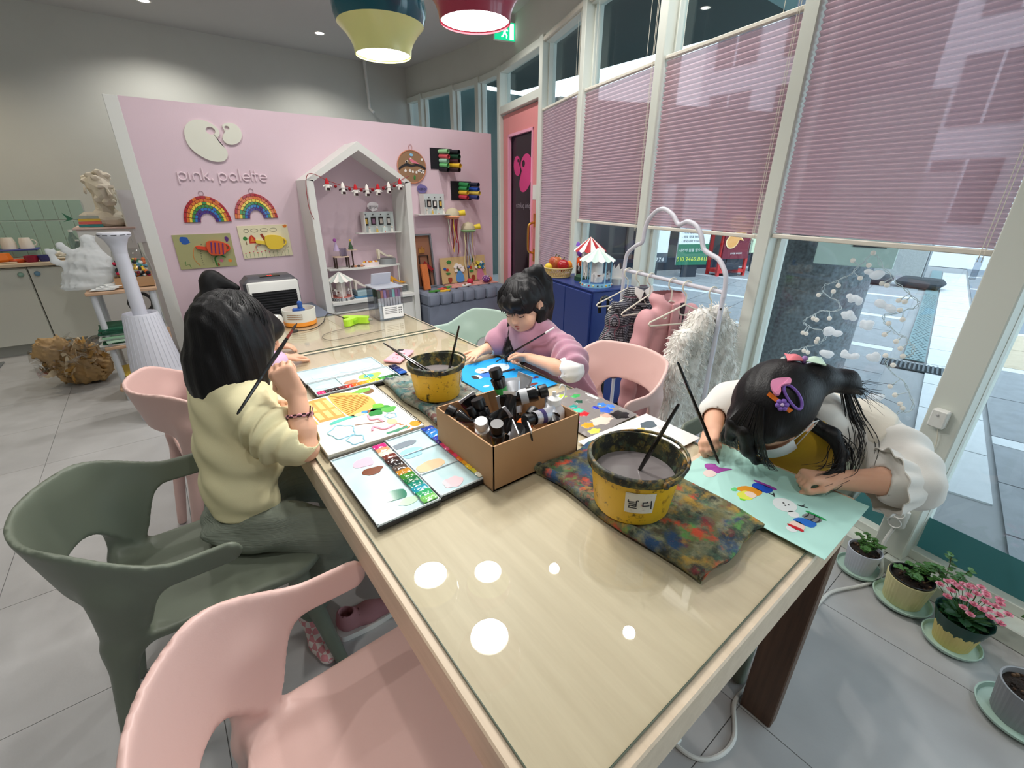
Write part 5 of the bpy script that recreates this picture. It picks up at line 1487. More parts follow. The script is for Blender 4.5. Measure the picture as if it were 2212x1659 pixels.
sm(G().ball((1.445, 4.29, SHZ + .238), .010, 7), 'star', PM[0], t)
for k in range(5): sm(G().ball((1.42 + .03 * k, 4.24, SHZ + .010), (.018, .012, .010), 7), 'pebble', mat('pebble_%d' % (k % 2), ((70, 48, 40), (210, 150, 110))[k % 2], .8), t)
t = thing('storage_box', 'clear flat box under the mustard paper shoe', 'box', (1.85, 4.22, .498))
part('body', thin_glass('clear_tub', (226, 232, 236), 1.6), t, (1.855, 4.23, .53), (.13, .10, .062)); part('lid', M_white, t, (1.855, 4.23, .563), (.14, .11, .006))
heel(1.855, 4.23, .567, mat('mustard_paper', (224, 158, 40), .6), 'mustard yellow high heeled paper shoe on the clear box', 0, .95)
for k, (z, c, lab) in enumerate(((.498, (70, 130, 170), 'blue folder lying flat in the house shelf'), (.515, (150, 176, 184), 'blue grey round tin lying in the house shelf'))):
 t = thing('flat_box', lab, 'box', (1.47, 4.2, z)); part('body', mat('flatbox_%d' % k, c, .5), t, (1.48, 4.21, z + .008 + .014 * k), (.20 - .04 * k, .15, .015 + .03 * k), bev=.003)
heel(1.49, 4.21, .565, mat('pale_paper', (224, 214, 204), .7), 'pale grey high heeled paper shoe beside the small carousel', .0, 1.05)
# ================================================================ right half of the partition
t = thing('embroidery_hoop', 'round hoop picture of a bird on a blossoming branch', 'picture', (2.18, P_Y, 1.50))
FE = on_part(2.18, 1.645)
G().prism(circ(0, 0, .148, .143, 36), .010, FE).build('cloth', mat('brown_linen', (150, 118, 88), .8), t)
sm(G().tube([FE @ Vector((.15 * cos(a_ / 36 * 2 * pi), .145 * sin(a_ / 36 * 2 * pi), .008)) for a_ in range(36)], .006, 6, True), 'hoop', mat('hoop_copper', (196, 132, 104), .5), t)
G().prism(bez2([(-.14, -.03), (-.07, .005), (0, .0), (.06, .01), (.142, -.02), (.142, .0), (.06, .03), (0, .02), (-.06, .03), (-.13, -.005)], 4), .003, FE @ T(0, 0, .010)).build('branch', INK[(40, 40, 44)], t)
G().prism(bez2([(-.03, .075), (.02, .06), (.075, .03), (.05, .03), (.0, .04)], 4), .004, FE @ T(0, 0, .010)).build('bird', INK[(220, 120, 140)], t)
G().prism(blob(.0, .105, .018, .014, 2), .003, FE @ T(0, 0, .010)).build('blue_bloom', mat('bloom_blue', (140, 190, 220), .7), t)
r_ = random.Random(2)
for k in range(16): G().prism(blob(r_.uniform(-.11, .12), r_.choice((r_.uniform(.04, .07), r_.uniform(-.055, -.03))), .012, .012, k, 8, .4), .003, FE @ T(0, 0, .010)).build('blossom', M_gw, t)
G().prism(blob(.02, -.095, .010, .02, 5), .003, FE @ T(0, 0, .010)).build('leaf', INK[(60, 130, 60)], t)
sm(G().tube([FE @ Vector((.018 * cos(a_ / 12 * 2 * pi), .17 + .026 * sin(a_ / 12 * 2 * pi), .006)) for a_ in range(12)], .0018, 5, True), 'hanging_loop', mat('thread2', (196, 130, 120), .7), t)
def rolls(lab, x0, x1, z0, z1, cols, seed):
 t = thing('paper_roll_relief', lab, 'wall craft', ((x0 + x1) / 2, P_Y, z0), group='paper roll reliefs')
 part('black_card', mat('black_card', (20, 22, 30), .6), t, ((x0 + x1) / 2, P_Y - .004, (z0 + z1) / 2), (x1 - x0, .008, z1 - z0))
 r_ = random.Random(seed)
 for k, c in enumerate(cols):
  i, j = k % 2, k // 2
  x = (x0 + x1) / 2 - .025 + .085 * i + .01 * r_.random(); z = z1 - .03 - .040 * j
  L_ = .10 + .05 * i + .02 * r_.random(); a_ = r_.uniform(-.25, .25)
  p0 = Vector((x, P_Y - .008, z)); p1 = p0 + Vector((.30 * L_, -L_, -.05 * L_ + a_ * .02))
  g = G().cyl(p0, p1, .020, .021, n=12, cap=False); g.cyl(p1, p0, .018, .017, n=12, cap=False)
  sm(g, 'paper_roll', mat('roll_%d_%d_%d' % c, c, .6), t)
rolls('black card with green, yellow and dark paper rolls near the top', 2.39, 2.64, 1.635, 1.825, ((160, 214, 160), (30, 34, 40), (222, 96, 104), (26, 70, 48), (170, 216, 190), (88, 48, 56), (120, 200, 130), (236, 190, 50), (30, 30, 36), (60, 40, 44)), 1)
rolls('black card with blue, green and yellow paper rolls below the other one', 2.61, 2.86, 1.345, 1.53, ((50, 140, 80), (34, 40, 60), (60, 150, 90), (40, 80, 170), (236, 190, 60), (226, 196, 90), (200, 60, 80), (50, 60, 120)), 2)
def jelly(x, z, lab, seed, rib):
 t = thing('paper_jellyfish', lab, 'wall craft', (x, 4.30, z - .4), group='paper jellyfish')
 sm(G().lathe([(.075, 0), (.072, .03), (.05, .062), (.0001, .078)], (x, 4.33, z), 20), 'cap', mat('jelly_cap', (206, 196, 166), .7), t)
 sm(G().cyl((x + .06, 4.31, z + .02), (x + .125, 4.28, z + .03), .024, .030, n=14), 'yellow_cup', mat('jelly_yellow', (240, 214, 60), .6), t)
 G().lathe([(.078, -.004), (.085, -.012), (.06, -.03)], (x, 4.33, z), 20).build('collar', mat('jelly_collar_%d' % seed, ((240, 170, 130), (150, 200, 140))[seed - 1], .7), t)
 r_ = random.Random(seed)
 for k, c in enumerate(rib):
  x_ = x - .06 + .12 * k / (len(rib) - 1); L_ = r_.uniform(.25, .42); ph = r_.uniform(0, 6)
  G().grid(lambda u, v: (x_ + .010 * sin(ph + 7 * u) * u + (v - .5) * .012, 4.31 + .006 * cos(ph + 9 * u), z - .01 - L_ * u), 14, 1, thick=.0008).build('ribbon', mat('ribbon_%d_%d_%d' % c, c, .5), t)
jelly(2.575, 1.195, 'paper jellyfish with crimson ribbons and yellow cup', 1, ((190, 200, 180), (226, 180, 180), (120, 30, 50), (236, 200, 80), (160, 40, 70), (140, 30, 50), (230, 200, 190)))
jelly(2.765, 1.05, 'paper jellyfish with grey and cream ribbons lower on the wall', 2, ((226, 214, 170), (120, 90, 80), (190, 194, 200), (170, 178, 190), (200, 206, 212), (228, 204, 150), (220, 190, 200)))
# ================================================================ bench
t = thing('bench', 'long blue grey upholstered bench with channel tufted seat', 'bench', (2.52, 4.16, 0))
BX0, BX1, BY = 2.02, 3.0, 3.93
for k in range(7):
 w_ = (BX1 - BX0) / 7
 sm(G().box((BX0 + w_ * (k + .5), (BY + P_Y) / 2 - .01, .425), (w_ - .004, P_Y - BY - .02, .12), bev=.018), 'seat_channel', M_up, t, 60)
sm(G().box(((BX0 + BX1) / 2, (BY + P_Y) / 2, .235), (BX1 - BX0, P_Y - BY - .03, .26), bev=.012), 'base', mat('blue_grey_fabric2', (108, 116, 132), .85, bump=.1, bscale=300), t, 60)
for x in (BX0 + .06, BX1 - .06):
 for y in (BY + .05, P_Y - .07): sm(G().cyl((x, y, 0), (x, y, .11), .016, .022, n=10), 'foot', mat('steel_foot', (150, 150, 152), .3, metal=.8), t)
BZ = .486
t = thing('shadow_box', 'tall grey framed box picture with a crown and red ribbon', 'framed picture', (2.21, 4.33, BZ))
A = T(2.205, 4.30, BZ) @ RX(radians(-7))
G().box((0, .02, .27), (.215, .02, .54), A).build('back', mat('brown_board', (158, 110, 84), .7), t)
for c, d_ in (((-.1, 0, .27), (.016, .04, .54)), ((.1, 0, .27), (.016, .04, .54)), ((0, 0, .532), (.216, .04, .016)), ((0, 0, .008), (.216, .04, .016))): G().box(c, d_, A).build('frame_bar', mat('pewter_frame', (126, 132, 138), .5), t)
for c, d_ in (((-.05, -.002, .17), (.008, .012, .32)), ((.05, -.002, .17), (.008, .012, .32)), ((0, -.002, .325), (.108, .012, .008))): G().box(c, d_, A).build('inner_bar', Mdw, t)
G().prism([(-.045, .35), (.02, .35), (.03, .41), (.01, .385), (-.005, .42), (-.02, .385), (-.04, .41)], .01, A @ T(0, .008, 0) @ RX(pi / 2)).build('crown', M_gold, t)
G().prism([(-.02, .24), (.0, .27), (.10, .18), (.075, .17), (.085, .145)], .008, A @ T(0, -.01, 0) @ RX(pi / 2)).build('red_ribbon', mat('ribbon_red', (150, 30, 34), .6), t)
o = G().box((0, 0, .13), (.08, .02, .26), T(2.145, 4.18, BZ) @ RX(radians(-12)) @ RZ(.2)).build('clay_tile', mat('terracotta', (222, 128, 70), .8, bump=.6, bscale=60)); tag(o, 'orange terracotta relief tile leaning at the house shelf', 'clay tile')
def still(lab, x0, x1, bloom, pot, seed, rx):
 t = thing('still_life_board', lab, 'painted board', ((x0 + x1) / 2, 4.3, BZ), group='still life boards')
 A = T((x0 + x1) / 2, 4.31, BZ + .005) @ RX(radians(-9))
 w_ = x1 - x0
 G().box((0, 0, .14), (w_, .008, .275), A).build('board', mat('tan_board', (206, 178, 128), .7), t)
 part('floor_board', mat('pink_check', (222, 160, 150), .7, var=.3, vscale=30), t, ((x0 + x1) / 2, 4.19, BZ + .003), (w_ + .02, .20, .006))
 P = A @ T(0, -.005, 0) @ RX(pi / 2)
 G().prism(bez2([(rx - .04, .01), (rx + .04, .01), (rx + .05, .06), (rx + .03, .11), (rx + .04, .125), (rx - .04, .125), (rx - .03, .11), (rx - .05, .06)], 4), .008, P).build('vase', pot, t)
 r_ = random.Random(seed)
 for k in range(11): G().prism(blob(rx + r_.uniform(-.055, .055), .16 + r_.uniform(-.03, .04), .018, .018, k + seed, 8, .35), .010 + .001 * k, P).build('blossom', bloom[k % len(bloom)], t)
 for k in range(7): G().prism([(rx, .12), (rx + .07 * cos(k), .15 + .05 * abs(sin(k * 2))), (rx + .02 * cos(k), .15)], .006, P).build('leaf', INK[(60, 130, 60)] if k % 2 else INK[(40, 40, 44)], t)
 for (px_, pz_, c, w2, h2) in ((-.06, .23, (60, 130, 60), .03, .02), (-.12, .16, (40, 90, 170), .018, .015), (-.09, .15, (200, 60, 40), .018, .015), (-.085, .11, (60, 130, 60), .03, .012), (-.07, .04, (150, 60, 40), .028, .03)):
  G().prism(blob(px_, pz_, w2, h2, seed + int(px_ * -100), 8, .15), .006, P).build('cut_out', INK[c], t)
 return t
still('still life board with a blue vase of white flowers on the bench', 2.40, 2.735, (M_gw, mat('bloom_cream', (244, 234, 226), .7)), mat('vase_blue', (90, 150, 210), .4), 1, .06)
still('still life board with a pink mug of yellow and blue flowers on the bench', 2.755, 2.985, (mat('bloom_yellow', (230, 210, 80), .7), mat('bloom_teal', (50, 120, 150), .7), M_gw), mat('mug_pink', (206, 130, 160), .4), 5, .03)
for x, y, c, r2, lab, nm in ((2.86, 4.14, (120, 60, 130), .045, 'purple dotted clay fruit in front of the mug picture', 'clay_fruit'), (2.925, 4.17, (226, 110, 50), .032, 'small orange clay fruit next to the purple dotted one', 'clay_fruit'), (2.66, 4.16, (200, 40, 70), .035, 'red clay strawberry before the blue vase picture', 'clay_fruit')):
 t = thing(nm, lab, 'clay fruit', (x, y, BZ + .006)); sm(G().ball((x, y, BZ + .006 + r2 * .9), (r2, r2, r2 * .9), 14), 'fruit', mat('fruit_%d' % c[0], c, .5), t)
 if c[0] == 120:
  for k in range(24):
   a_, b_ = k * 2.4, -.2 + 1.5 * (k / 24)
   sm(G().ball((x + r2 * cos(a_) * cos(b_), y + r2 * sin(a_) * cos(b_), BZ + .006 + r2 * .9 + r2 * .9 * sin(b_)), .005, 6), 'dot', M_gw, t)
 else: sm(G().lathe([(.0001, .012), (.012, 0)], (x, y, BZ + .006 + r2 * 1.75), 6), 'calyx', INK[(60, 130, 60)], t)
t = thing('clay_avocado', 'flat white clay avocado half on the bench', 'clay fruit', (2.575, 4.08, BZ + .006))
G().prism(bez2([(-.06, -.01), (-.03, -.03), (.02, -.02), (.06, -.012), (.06, .012), (.02, .02), (-.03, .03), (-.06, .01)], 4), .014, T(2.575, 4.10, BZ + .007) @ RZ(.2)).build('half', M_gw, t); sm(G().ball((2.55, 4.095, BZ + .022), (.014, .014, .008), 10), 'stone', INK[(120, 90, 60)], t)
for k, (x, y, c, lab) in enumerate(((2.16, 4.05, (70, 140, 60), 'green felt leaf at the bench end near the house shelf'), (2.26, 4.01, (226, 180, 60), 'yellow felt leaf on the bench front'), (2.28, 4.11, (216, 90, 80), 'coral felt leaf on the bench'), (2.37, 4.15, (90, 150, 70), 'green felt leaf before the still life boards'))):
 t = thing('felt_leaf', lab, 'felt leaf', (x, y, BZ), group='felt leaves on the bench')
 G().prism(bez2([(-.07, 0), (-.03, .03), (0, .022), (.03, .032), (.07, .005), (.03, -.028), (0, -.02), (-.03, -.032)], 4), .010, T(x, y, BZ) @ RZ(.15 * k)).build('leaf', mat('felt_%d' % k, c, .9), t)
# ---- dark box behind the partition top
o = part('cardboard_box', mat('dark_box', (86, 82, 78), .7), None, (1.32, 4.85, 1.02), (.30, .3, 2.04)); tag(o, 'dark box standing behind the partition with its lid just above the edge', 'box')
# ================================================================ things on the tables
TZ = TT
def paint_patch(par, pts, z, m, nm='paint_mark', th=.0008, smooth_n=4):
 return G().prism(bez2(pts, smooth_n) if smooth_n else pts, th, z0=z).build(nm, m, par)
def ob(x, y, rx, ry, seed, amp=.16): return blob(x, y, rx, ry, seed, 12, amp)
def ink(c, rough=.35): return mat('paint_%d_%d_%d' % c, c, rough)
def stained(name, base, cols, scale=7.0, thr=.56, rough=.85, bump=.35, soft=.07):
 """cloth or plastic with daubs of paint in several colours"""
 if name in MATS: return MATS[name]
 m = mat(name, base, rough)
 nt = m.node_tree; b = nt.nodes['Principled BSDF']
 tc = nt.nodes.new('ShaderNodeTexCoord')
 prev = None
 for i, c in enumerate(cols):
  mp = nt.nodes.new('ShaderNodeMapping'); mp.inputs['Location'].default_value = (3.7 * i + 1, 1.9 * i, 2.3 * i)
  nt.links.new(tc.outputs['Object'], mp.inputs[0])
  n = nt.nodes.new('ShaderNodeTexNoise'); n.inputs['Scale'].default_value = scale * (1 + .35 * (i % 3)); n.inputs['Detail'].default_value = 6; n.inputs['Roughness'].default_value = .62
  nt.links.new(mp.outputs[0], n.inputs[0])
  r = nt.nodes.new('ShaderNodeMapRange'); tq = thr + (.0 if i < len(cols) * .55 else .065); r.inputs[1].default_value = tq; r.inputs[2].default_value = tq + soft
  nt.links.new(n.outputs[0], r.inputs[0])
  mx = nt.nodes.new('ShaderNodeMix'); mx.data_type = 'RGBA'
  nt.links.new(r.outputs[0], mx.inputs[0])
  if prev is None: mx.inputs[6].default_value = lin(base) + (1,)
  else: nt.links.new(prev.outputs[2], mx.inputs[6])
  mx.inputs[7].default_value = lin(c) + (1,)
  prev = mx
 nt.links.new(prev.outputs[2], b.inputs['Base Color'])
 if bump:
  n2 = nt.nodes.new('ShaderNodeTexNoise'); n2.inputs['Scale'].default_value = 260; nt.links.new(tc.outputs['Object'], n2.inputs[0])
  bp = nt.nodes.new('ShaderNodeBump'); bp.inputs['Strength'].default_value = bump; bp.inputs['Distance'].default_value = .004
  nt.links.new(n2.outputs[0], bp.inputs['Height']); nt.links.new(bp.outputs[0], b.inputs['Normal'])
 return m
# ---- folded paint cloths
def cloth(lab, x0, x1, y0, y1, m, seed, layers=2):
 t = thing('paint_cloth', lab, 'cloth', ((x0 + x1) / 2, (y0 + y1) / 2, TZ), group='folded paint cloths')
 r_ = random.Random(seed); ph = [r_.uniform(0, 6) for _ in range(8)]
 for L in range(layers):
  z = TZ + .0055 + .0105 * (L + 1) - .004
  dx, dy = .008 * (L - .5), -.010 * L
  def f(u, v):
   x = x0 + (x1 - x0) * u + dx + .006 * sin(9 * v + ph[L]); y = y0 + (y1 - y0) * v + dy + .006 * sin(8 * u + ph[L + 2])
   e = min(u, 1 - u, v, 1 - v) * 12
   zz = z + .0025 * sin(11 * u + ph[1]) * sin(13 * v + ph[3]) + .0015 * sin(31 * u + 17 * v)
   return (x, y, zz - .003 * max(0, 1 - e) ** 2)
  sm(G().grid(f, 30, 36, thick=.0085), 'cloth_layer', m, t, 70)
 # rolled fold along one long edge
 sm(G().tube([(x0 + .004 + .006 * sin(9 * k / 18 + ph[0]), y0 + (y1 - y0) * k / 18, TZ + .0135) for k in range(19)], .0125, 10), 'fold', m, t, 70)
 return t
M_cl1 = stained('paint_cloth_dark', (132, 132, 104), [(74, 82, 60), (52, 66, 54), (78, 72, 54), (60, 84, 66), (104, 100, 66), (40, 46, 40), (40, 70, 104), (112, 46, 50), (84, 140, 70), (170, 136, 56), (190, 74, 46)], 13, .505, soft=.11)
M_cl2 = stained('paint_cloth_grey', (138, 140, 128), [(84, 104, 92), (60, 76, 84), (110, 100, 92), (70, 110, 110), (100, 64, 60), (48, 52, 56), (150, 150, 140)], 14, .53)
cloth('paint stained folded cloth under the large yellow bucket nearest the viewer', .63, .862, .262, .705, M_cl1, 1)
cloth('grey green folded cloth under the yellow bucket in the table middle', .552, .762, 1.06, 1.47, M_cl2, 2)
CLZ = TZ + .0255
# ---- yellow buckets
M_bk = stained('bucket_yellow', (224, 178, 36), [(180, 132, 28), (50, 44, 26), (150, 108, 24), (200, 150, 40), (60, 52, 30)], 24, .60, .4, .0)
M_bkin = stained('bucket_inside', (70, 68, 42), [(40, 46, 34), (110, 100, 50), (52, 60, 44), (30, 32, 26), (140, 104, 40), (60, 76, 60)], 22, .50, .5, .2)
M_water = mat('paint_water', (118, 112, 112), .08, spec=.5)
def bucket(x, y, z, r, h, lab, tagtxt, rz):
 t = thing('water_bucket', lab, 'bucket', (x, y, z), group='yellow water buckets')
 r0 = r * .80
 sm(G().lathe([(.0001, .0), (r0 * .95, 0), (r0, .006), (r * .94, h - .018)], (x, y, z), 48), 'outer_wall', M_bk, t, 50)
 sm(G().lathe([(r * .94, h - .018), (r * 1.02, h - .018), (r * 1.03, h - .004), (r * .99, h), (r * .945, h), (r * .92, h - .012), (r0 * .93, .012), (.0001, .010)], (x, y, z), 48), 'rim_and_inside', M_bkin, t, 50)
 wz = h * .64
 rr = r0 * .93 + (r * .92 - r0 * .93) * wz / h - .0005
 G().lathe([(.0001, wz), (rr, wz)], (x, y, z), 48).build('murky_water', M_water, t)
 pts = []
 for k in range(15):
  a_ = rz - pi / 2 + pi * k / 14
  pts.append((x + r * 1.05 * cos(a_), y + r * 1.05 * sin(a_), z + h - .006 + .012 * sin(pi * k / 14)))
 sm(G().tube(pts, .0035, 7), 'carry_handle', M_bkin, t)
 for s_ in (-1, 1): sm(G().ball((x + r * 1.04 * cos(rz + s_ * pi / 2), y + r * 1.04 * sin(rz + s_ * pi / 2), z + h - .010), .008, 8), 'handle_pivot', M_bkin, t)
 if tagtxt:
  n_ = 8; aw = .66 if len(tagtxt[0]) > 1 else .4; ac = tagtxt[1]
  def lf(u, v):
   a_ = ac + aw * (u - .5); zz = h * (.30 + .42 * v); q = r0 + (r * .94 - r0) * zz / (h - .018) + .0008
   return (x + q * cos(a_), y + q * sin(a_), z + zz)
  lb = G().grid(lf, n_, 4).build('name_label', stained('label_paper', (216, 212, 200), [(170, 160, 150), (200, 120, 120), (120, 140, 120)], 60, .62, .7, 0), t)
  for k, ch in enumerate(tagtxt[0]):
   a_ = ac + (aw * (.48 * k - .24) if len(tagtxt[0]) > 1 else 0); zz = h * .52; q = r0 + (r * .94 - r0) * zz / (h - .018) + .0016
   text_mesh(ch, h * .22, T(x + q * cos(a_), y + q * sin(a_), z + zz) @ RZ(a_ + pi / 2) @ RX(pi / 2 - .12), 'label_letter', INK[(40, 40, 44)], lb, .0003)
 return t, z + wz
_, wz1 = bucket(.690, .462, CLZ, .098, .122, 'large yellow paint water bucket with a name label nearest the viewer', ('달리', radians(226)), radians(-20))
_, wz2 = bucket(.640, 1.225, CLZ, .092, .118, 'yellow paint water bucket in the middle of the table', ('리', radians(-42)), radians(-15))
# ---- brushes
M_bh = mat('black_lacquer', (20, 18, 18), .25, coat=.5); M_fer = mat('ferrule_metal', (70, 66, 60), .3, metal=.8); M_bri = mat('bristle', (44, 34, 28), .8); M_bhr = mat('red_brown_lacquer', (120, 40, 22), .3, coat=.4)
def brush(tip, end, lab, r=.0042, hm_=None, band=None, fer=None, bris=None):
 tip, end = Vector(tip), Vector(end); L_ = (end - tip).length; d_ = (end - tip) / L_
 t = thing('paint_brush', lab, 'paint brush', tuple(min((tip, end), key=lambda p: p.z)), group='paint brushes')
 P = lambda s_: tip + d_ * (s_ * L_)
 sm(G().tube([P(0), P(.04), P(.09)], [.0006, r * .75, r * .7], 8), 'bristles', bris or M_bri, t)
 sm(G().tube([P(.09), P(.19)], [r * .72, r * .85], 8), 'ferrule', fer or M_fer, t)
 sm(G().tube([P(.19), P(.35), P(.6), P(.98), P(1)], [r * .9, r * 1.15, r, r * .75, r * .4], 8), 'handle', hm_ or M_bh, t)
 if band: sm(G().tube([P(band[0]), P(band[1])], [r * 1.18] * 2, 8), 'colour_band', band[2], t)
brush((.70, .47, wz1 - .035), (.727, .408, 1.012), 'black paint brush leaning in the large yellow bucket', .0045)
brush((.665, 1.215, wz2 - .05), (.690, 1.150, 1.01), 'upright black paint brush in the middle bucket', .004)
brush((.655, 1.205, wz2 - .02), (.522, 1.356, .934), 'upper of two black brushes leaning left in the middle bucket', .0036)
brush((.640, 1.195, wz2 - .02), (.534, 1.326, .921), 'lower of two black brushes leaning left in the middle bucket', .0036)
# ---- watercolour palettes
M_pale = mat('palette_white', (200, 226, 230), .22, coat=.3, var=.05, vscale=12, col2=(182, 216, 222)); M_pbk = mat('palette_black', (22, 22, 24), .4); M_div = mat('palette_grey', (196, 206, 210), .3)
WELL = [(196, 40, 120), (222, 150, 110), (226, 214, 196), (110, 50, 40), (60, 38, 34), (40, 34, 34), (84, 70, 60), (190, 130, 40), (60, 130, 40), (30, 110, 60), (24, 130, 110), (40, 150, 170), (50, 160, 100), (120, 190, 100)]
WELL2 = [(30, 60, 150), (36, 110, 190), (50, 130, 200), (40, 60, 160), (60, 40, 110), (220, 60, 110), (226, 90, 130), (200, 50, 60), (230, 60, 100), (226, 110, 40), (236, 160, 40), (238, 196, 50), (226, 214, 70), (236, 232, 210)]
def half(t, x0, x1, y0, y1, z, wells, wx0, wx1, ndiv, nm, alongx=False):
 part(nm, M_pbk, t, ((x0 + x1) / 2, (y0 + y1) / 2, z + .006), (x1 - x0, y1 - y0, .012), bev=.002)
 part('enamel_tray', M_pale, t, ((x0 + x1) / 2, (y0 + y1) / 2, z + .0125), (x1 - x0 - .006, y1 - y0 - .006, .002))
 zz = z + .0135
 for c, d_ in (((x0 + .0025, (y0 + y1) / 2), (.003, y1 - y0)), ((x1 - .0025, (y0 + y1) / 2), (.003, y1 - y0)), (((x0 + x1) / 2, y0 + .0025), (x1 - x0, .003)), (((x0 + x1) / 2, y1 - .0025), (x1 - x0, .003))):
  part('raised_rim', M_div, t, (c[0], c[1], zz + .0015), (d_[0], d_[1], .004))
 n_ = len(wells)
 for k, c in enumerate(wells):
  if not alongx:
   ya, yb = y1 - .006 - (y1 - y0 - .012) * k / n_, y1 - .006 - (y1 - y0 - .012) * (k + 1) / n_
   sm(G().grid(lambda u, v: (wx0 + (wx1 - wx0) * u, ya + (yb - ya) * v, zz + .0035 + .003 * sin(pi * v) * sin(pi * u) ** .5 + .001 * sin(17 * u + 9 * k)), 6, 4, thick=.003), 'paint_well', ink(c, .12), t, 60)
  else:
   xa, xb = x0 + .006 + (x1 - x0 - .012) * k / n_, x0 + .006 + (x1 - x0 - .012) * (k + 1) / n_
   sm(G().grid(lambda u, v: (xa + (xb - xa) * u, wx0 + (wx1 - wx0) * v, zz + .0035 + .003 * sin(pi * u) * sin(pi * v) ** .5), 4, 6, thick=.003), 'paint_well', ink(c, .12), t, 60)
 for k in range(1, ndiv):
  if not alongx: part('divider', M_div, t, ((x0 + wx0) / 2, y0 + (y1 - y0) * k / ndiv, zz + .0015), (wx0 - x0 - .004, .003, .004))
  else: part('divider', M_div, t, (x0 + (x1 - x0) * k / ndiv, (wx1 + y1) / 2, zz + .0015), (.003, y1 - wx1 - .004, .004))
 return zz
t = thing('watercolour_palette', 'open watercolour palette with two rows of bright paint nearest the viewer', 'palette', (.373, .89, TZ), group='open watercolour palettes')
zz = half(t, .226, .374, .735, 1.045, TZ, WELL, .336, .370, 1, 'left_case'); half(t, .377, .524, .742, 1.055, TZ, WELL2, .486, .520, 3, 'right_case')
for x, y, rx, ry, c, s_ in ((.292, .985, .026, .022, (240, 190, 206), 1), (.296, .937, .024, .017, (120, 64, 36), 2), (.300, .812, .027, .020, (16, 120, 90), 3), (.412, 1.006, .04, .015, (134, 146, 156), 4), (.41, .955, .032, .022, (160, 206, 226), 5), (.42, .871, .036, .024, (226, 200, 164), 6), (.43, .775, .028, .022, (240, 206, 212), 7), (.315, .775, .022, .014, (190, 226, 190), 8)):
 paint_patch(t, ob(x, y, rx, ry, s_), zz + .0002, ink(c, .15), 'mixed_paint', .0008)
part('hinge', M_div, t, (.3755, .89, TZ + .011), (.004, .2, .004))
t = thing('watercolour_palette', 'open watercolour palette behind the sketchbook', 'palette', (.47, 1.61, TZ), group='open watercolour palettes')
zz = half(t, .318, .622, 1.475, 1.605, TZ, [(214, 50, 110), (60, 40, 40), (40, 34, 36), (110, 40, 40), (200, 50, 40), (226, 110, 40), (236, 150, 40), (240, 196, 60), (200, 200, 60), (70, 150, 60), (40, 110, 60), (24, 60, 40)], 1.480, 1.510, 3, 'near_case', True)
part('far_case', M_pbk, t, (.465, 1.680, TZ + .006), (.30, .145, .012), bev=.002); part('enamel_tray', M_pale, t, (.465, 1.68, TZ + .0125), (.294, .139, .002))
for c, d_ in (((.317, 1.68), (.003, .14)), ((.613, 1.68), (.003, .14)), ((.465, 1.610), (.29, .003)), ((.465, 1.750), (.29, .003))): part('raised_rim', M_div, t, (c[0], c[1], TZ + .015), (d_[0], d_[1], .004))
for k, c in enumerate(((20, 24, 50), (24, 34, 80), (30, 60, 130), (40, 90, 170))): sm(G().grid(lambda u, v: (.624 + .03 * u, 1.60 - .028 * k - .026 * v, TZ + .016 + .003 * sin(pi * u) * sin(pi * v)), 5, 4, thick=.003), 'paint_well', ink(c, .12), t, 60)
part('side_case', M_pbk, t, (.639, 1.545, TZ + .006), (.034, .125, .012), bev=.002)
for x, y, rx, ry, c, s_ in ((.36, 1.548, .026, .018, (226, 234, 232), 1), (.53, 1.55, .04, .03, (170, 214, 90), 2), (.525, 1.552, .02, .015, (60, 170, 180), 3), (.455, 1.535, .026, .018, (186, 140, 104), 4), (.52, 1.665, .075, .028, (196, 212, 224), 5), (.40, 1.66, .05, .03, (196, 226, 226), 6)):
 paint_patch(t, ob(x, y, rx, ry, s_), zz + .0002 + .0003 * (s_ == 3), ink(c, .15), 'mixed_paint', .0007)
# ---- sketchbook
t = thing('sketchbook', 'open spiral sketchbook with a painted straw house and a bunny', 'sketchbook', (.37, 1.27, TZ))
M_pap = mat('drawing_paper', (226, 226, 216), .8)
part('back_cover', mat('grey_cover', (110, 110, 104), .7), t, (.372, 1.268, TZ + .003), (.285, .392, .003)); part('page_block', M_pap, t, (.370, 1.268, TZ + .0095), (.278, .386, .010), bev=.001)
sz = TZ + .0147
for k in range(34):
 y = 1.085 + .0108 * k
 G().tube([(.506 + .006 * cos(a_ / 8 * 2 * pi), y, TZ + .010 + .0075 * sin(a_ / 8 * 2 * pi)) for a_ in range(8)], .0011, 4, True).build('spiral_ring', M_bh, t)
S_ = lambda pts, c, nm='painted_mark', n=3, e=0: paint_patch(t, pts, sz + e, ink(c, .8), nm, .0004, n)
S_([(.262, 1.45), (.335, 1.452), (.345, 1.27), (.268, 1.275)], (222, 158, 84), 'painted_house', 0)
for k in range(3): S_([(.268 + .026 * k, 1.43), (.284 + .026 * k, 1.43), (.286 + .026 * k, 1.36), (.270 + .026 * k, 1.36)], (236, 190, 120), 'painted_window', 0, .0003); S_([(.27 + .026 * k, 1.345), (.286 + .026 * k, 1.345), (.288 + .026 * k, 1.29), (.272 + .026 * k, 1.29)], (240, 198, 130), 'painted_window', 0, .0003)
S_([(.240, 1.45), (.257, 1.45), (.262, 1.265), (.245, 1.27)], (238, 184, 70), 'painted_porch', 0)
S_([(.345, 1.45), (.40, 1.45), (.445, 1.40), (.458, 1.34), (.445, 1.29), (.40, 1.265), (.352, 1.265)], (228, 174, 92), 'painted_roof')
for k in range(12):
 y = 1.275 + .0155 * k
 G().tube([(.35, y, sz + .0005), (.36 + .09 * (1 - ((k - 5.5) / 7) ** 2), 1.357 + (y - 1.357) * .72, sz + .0005)], .0014, 4).build('roof_line', ink((170, 110, 40), .8), t)
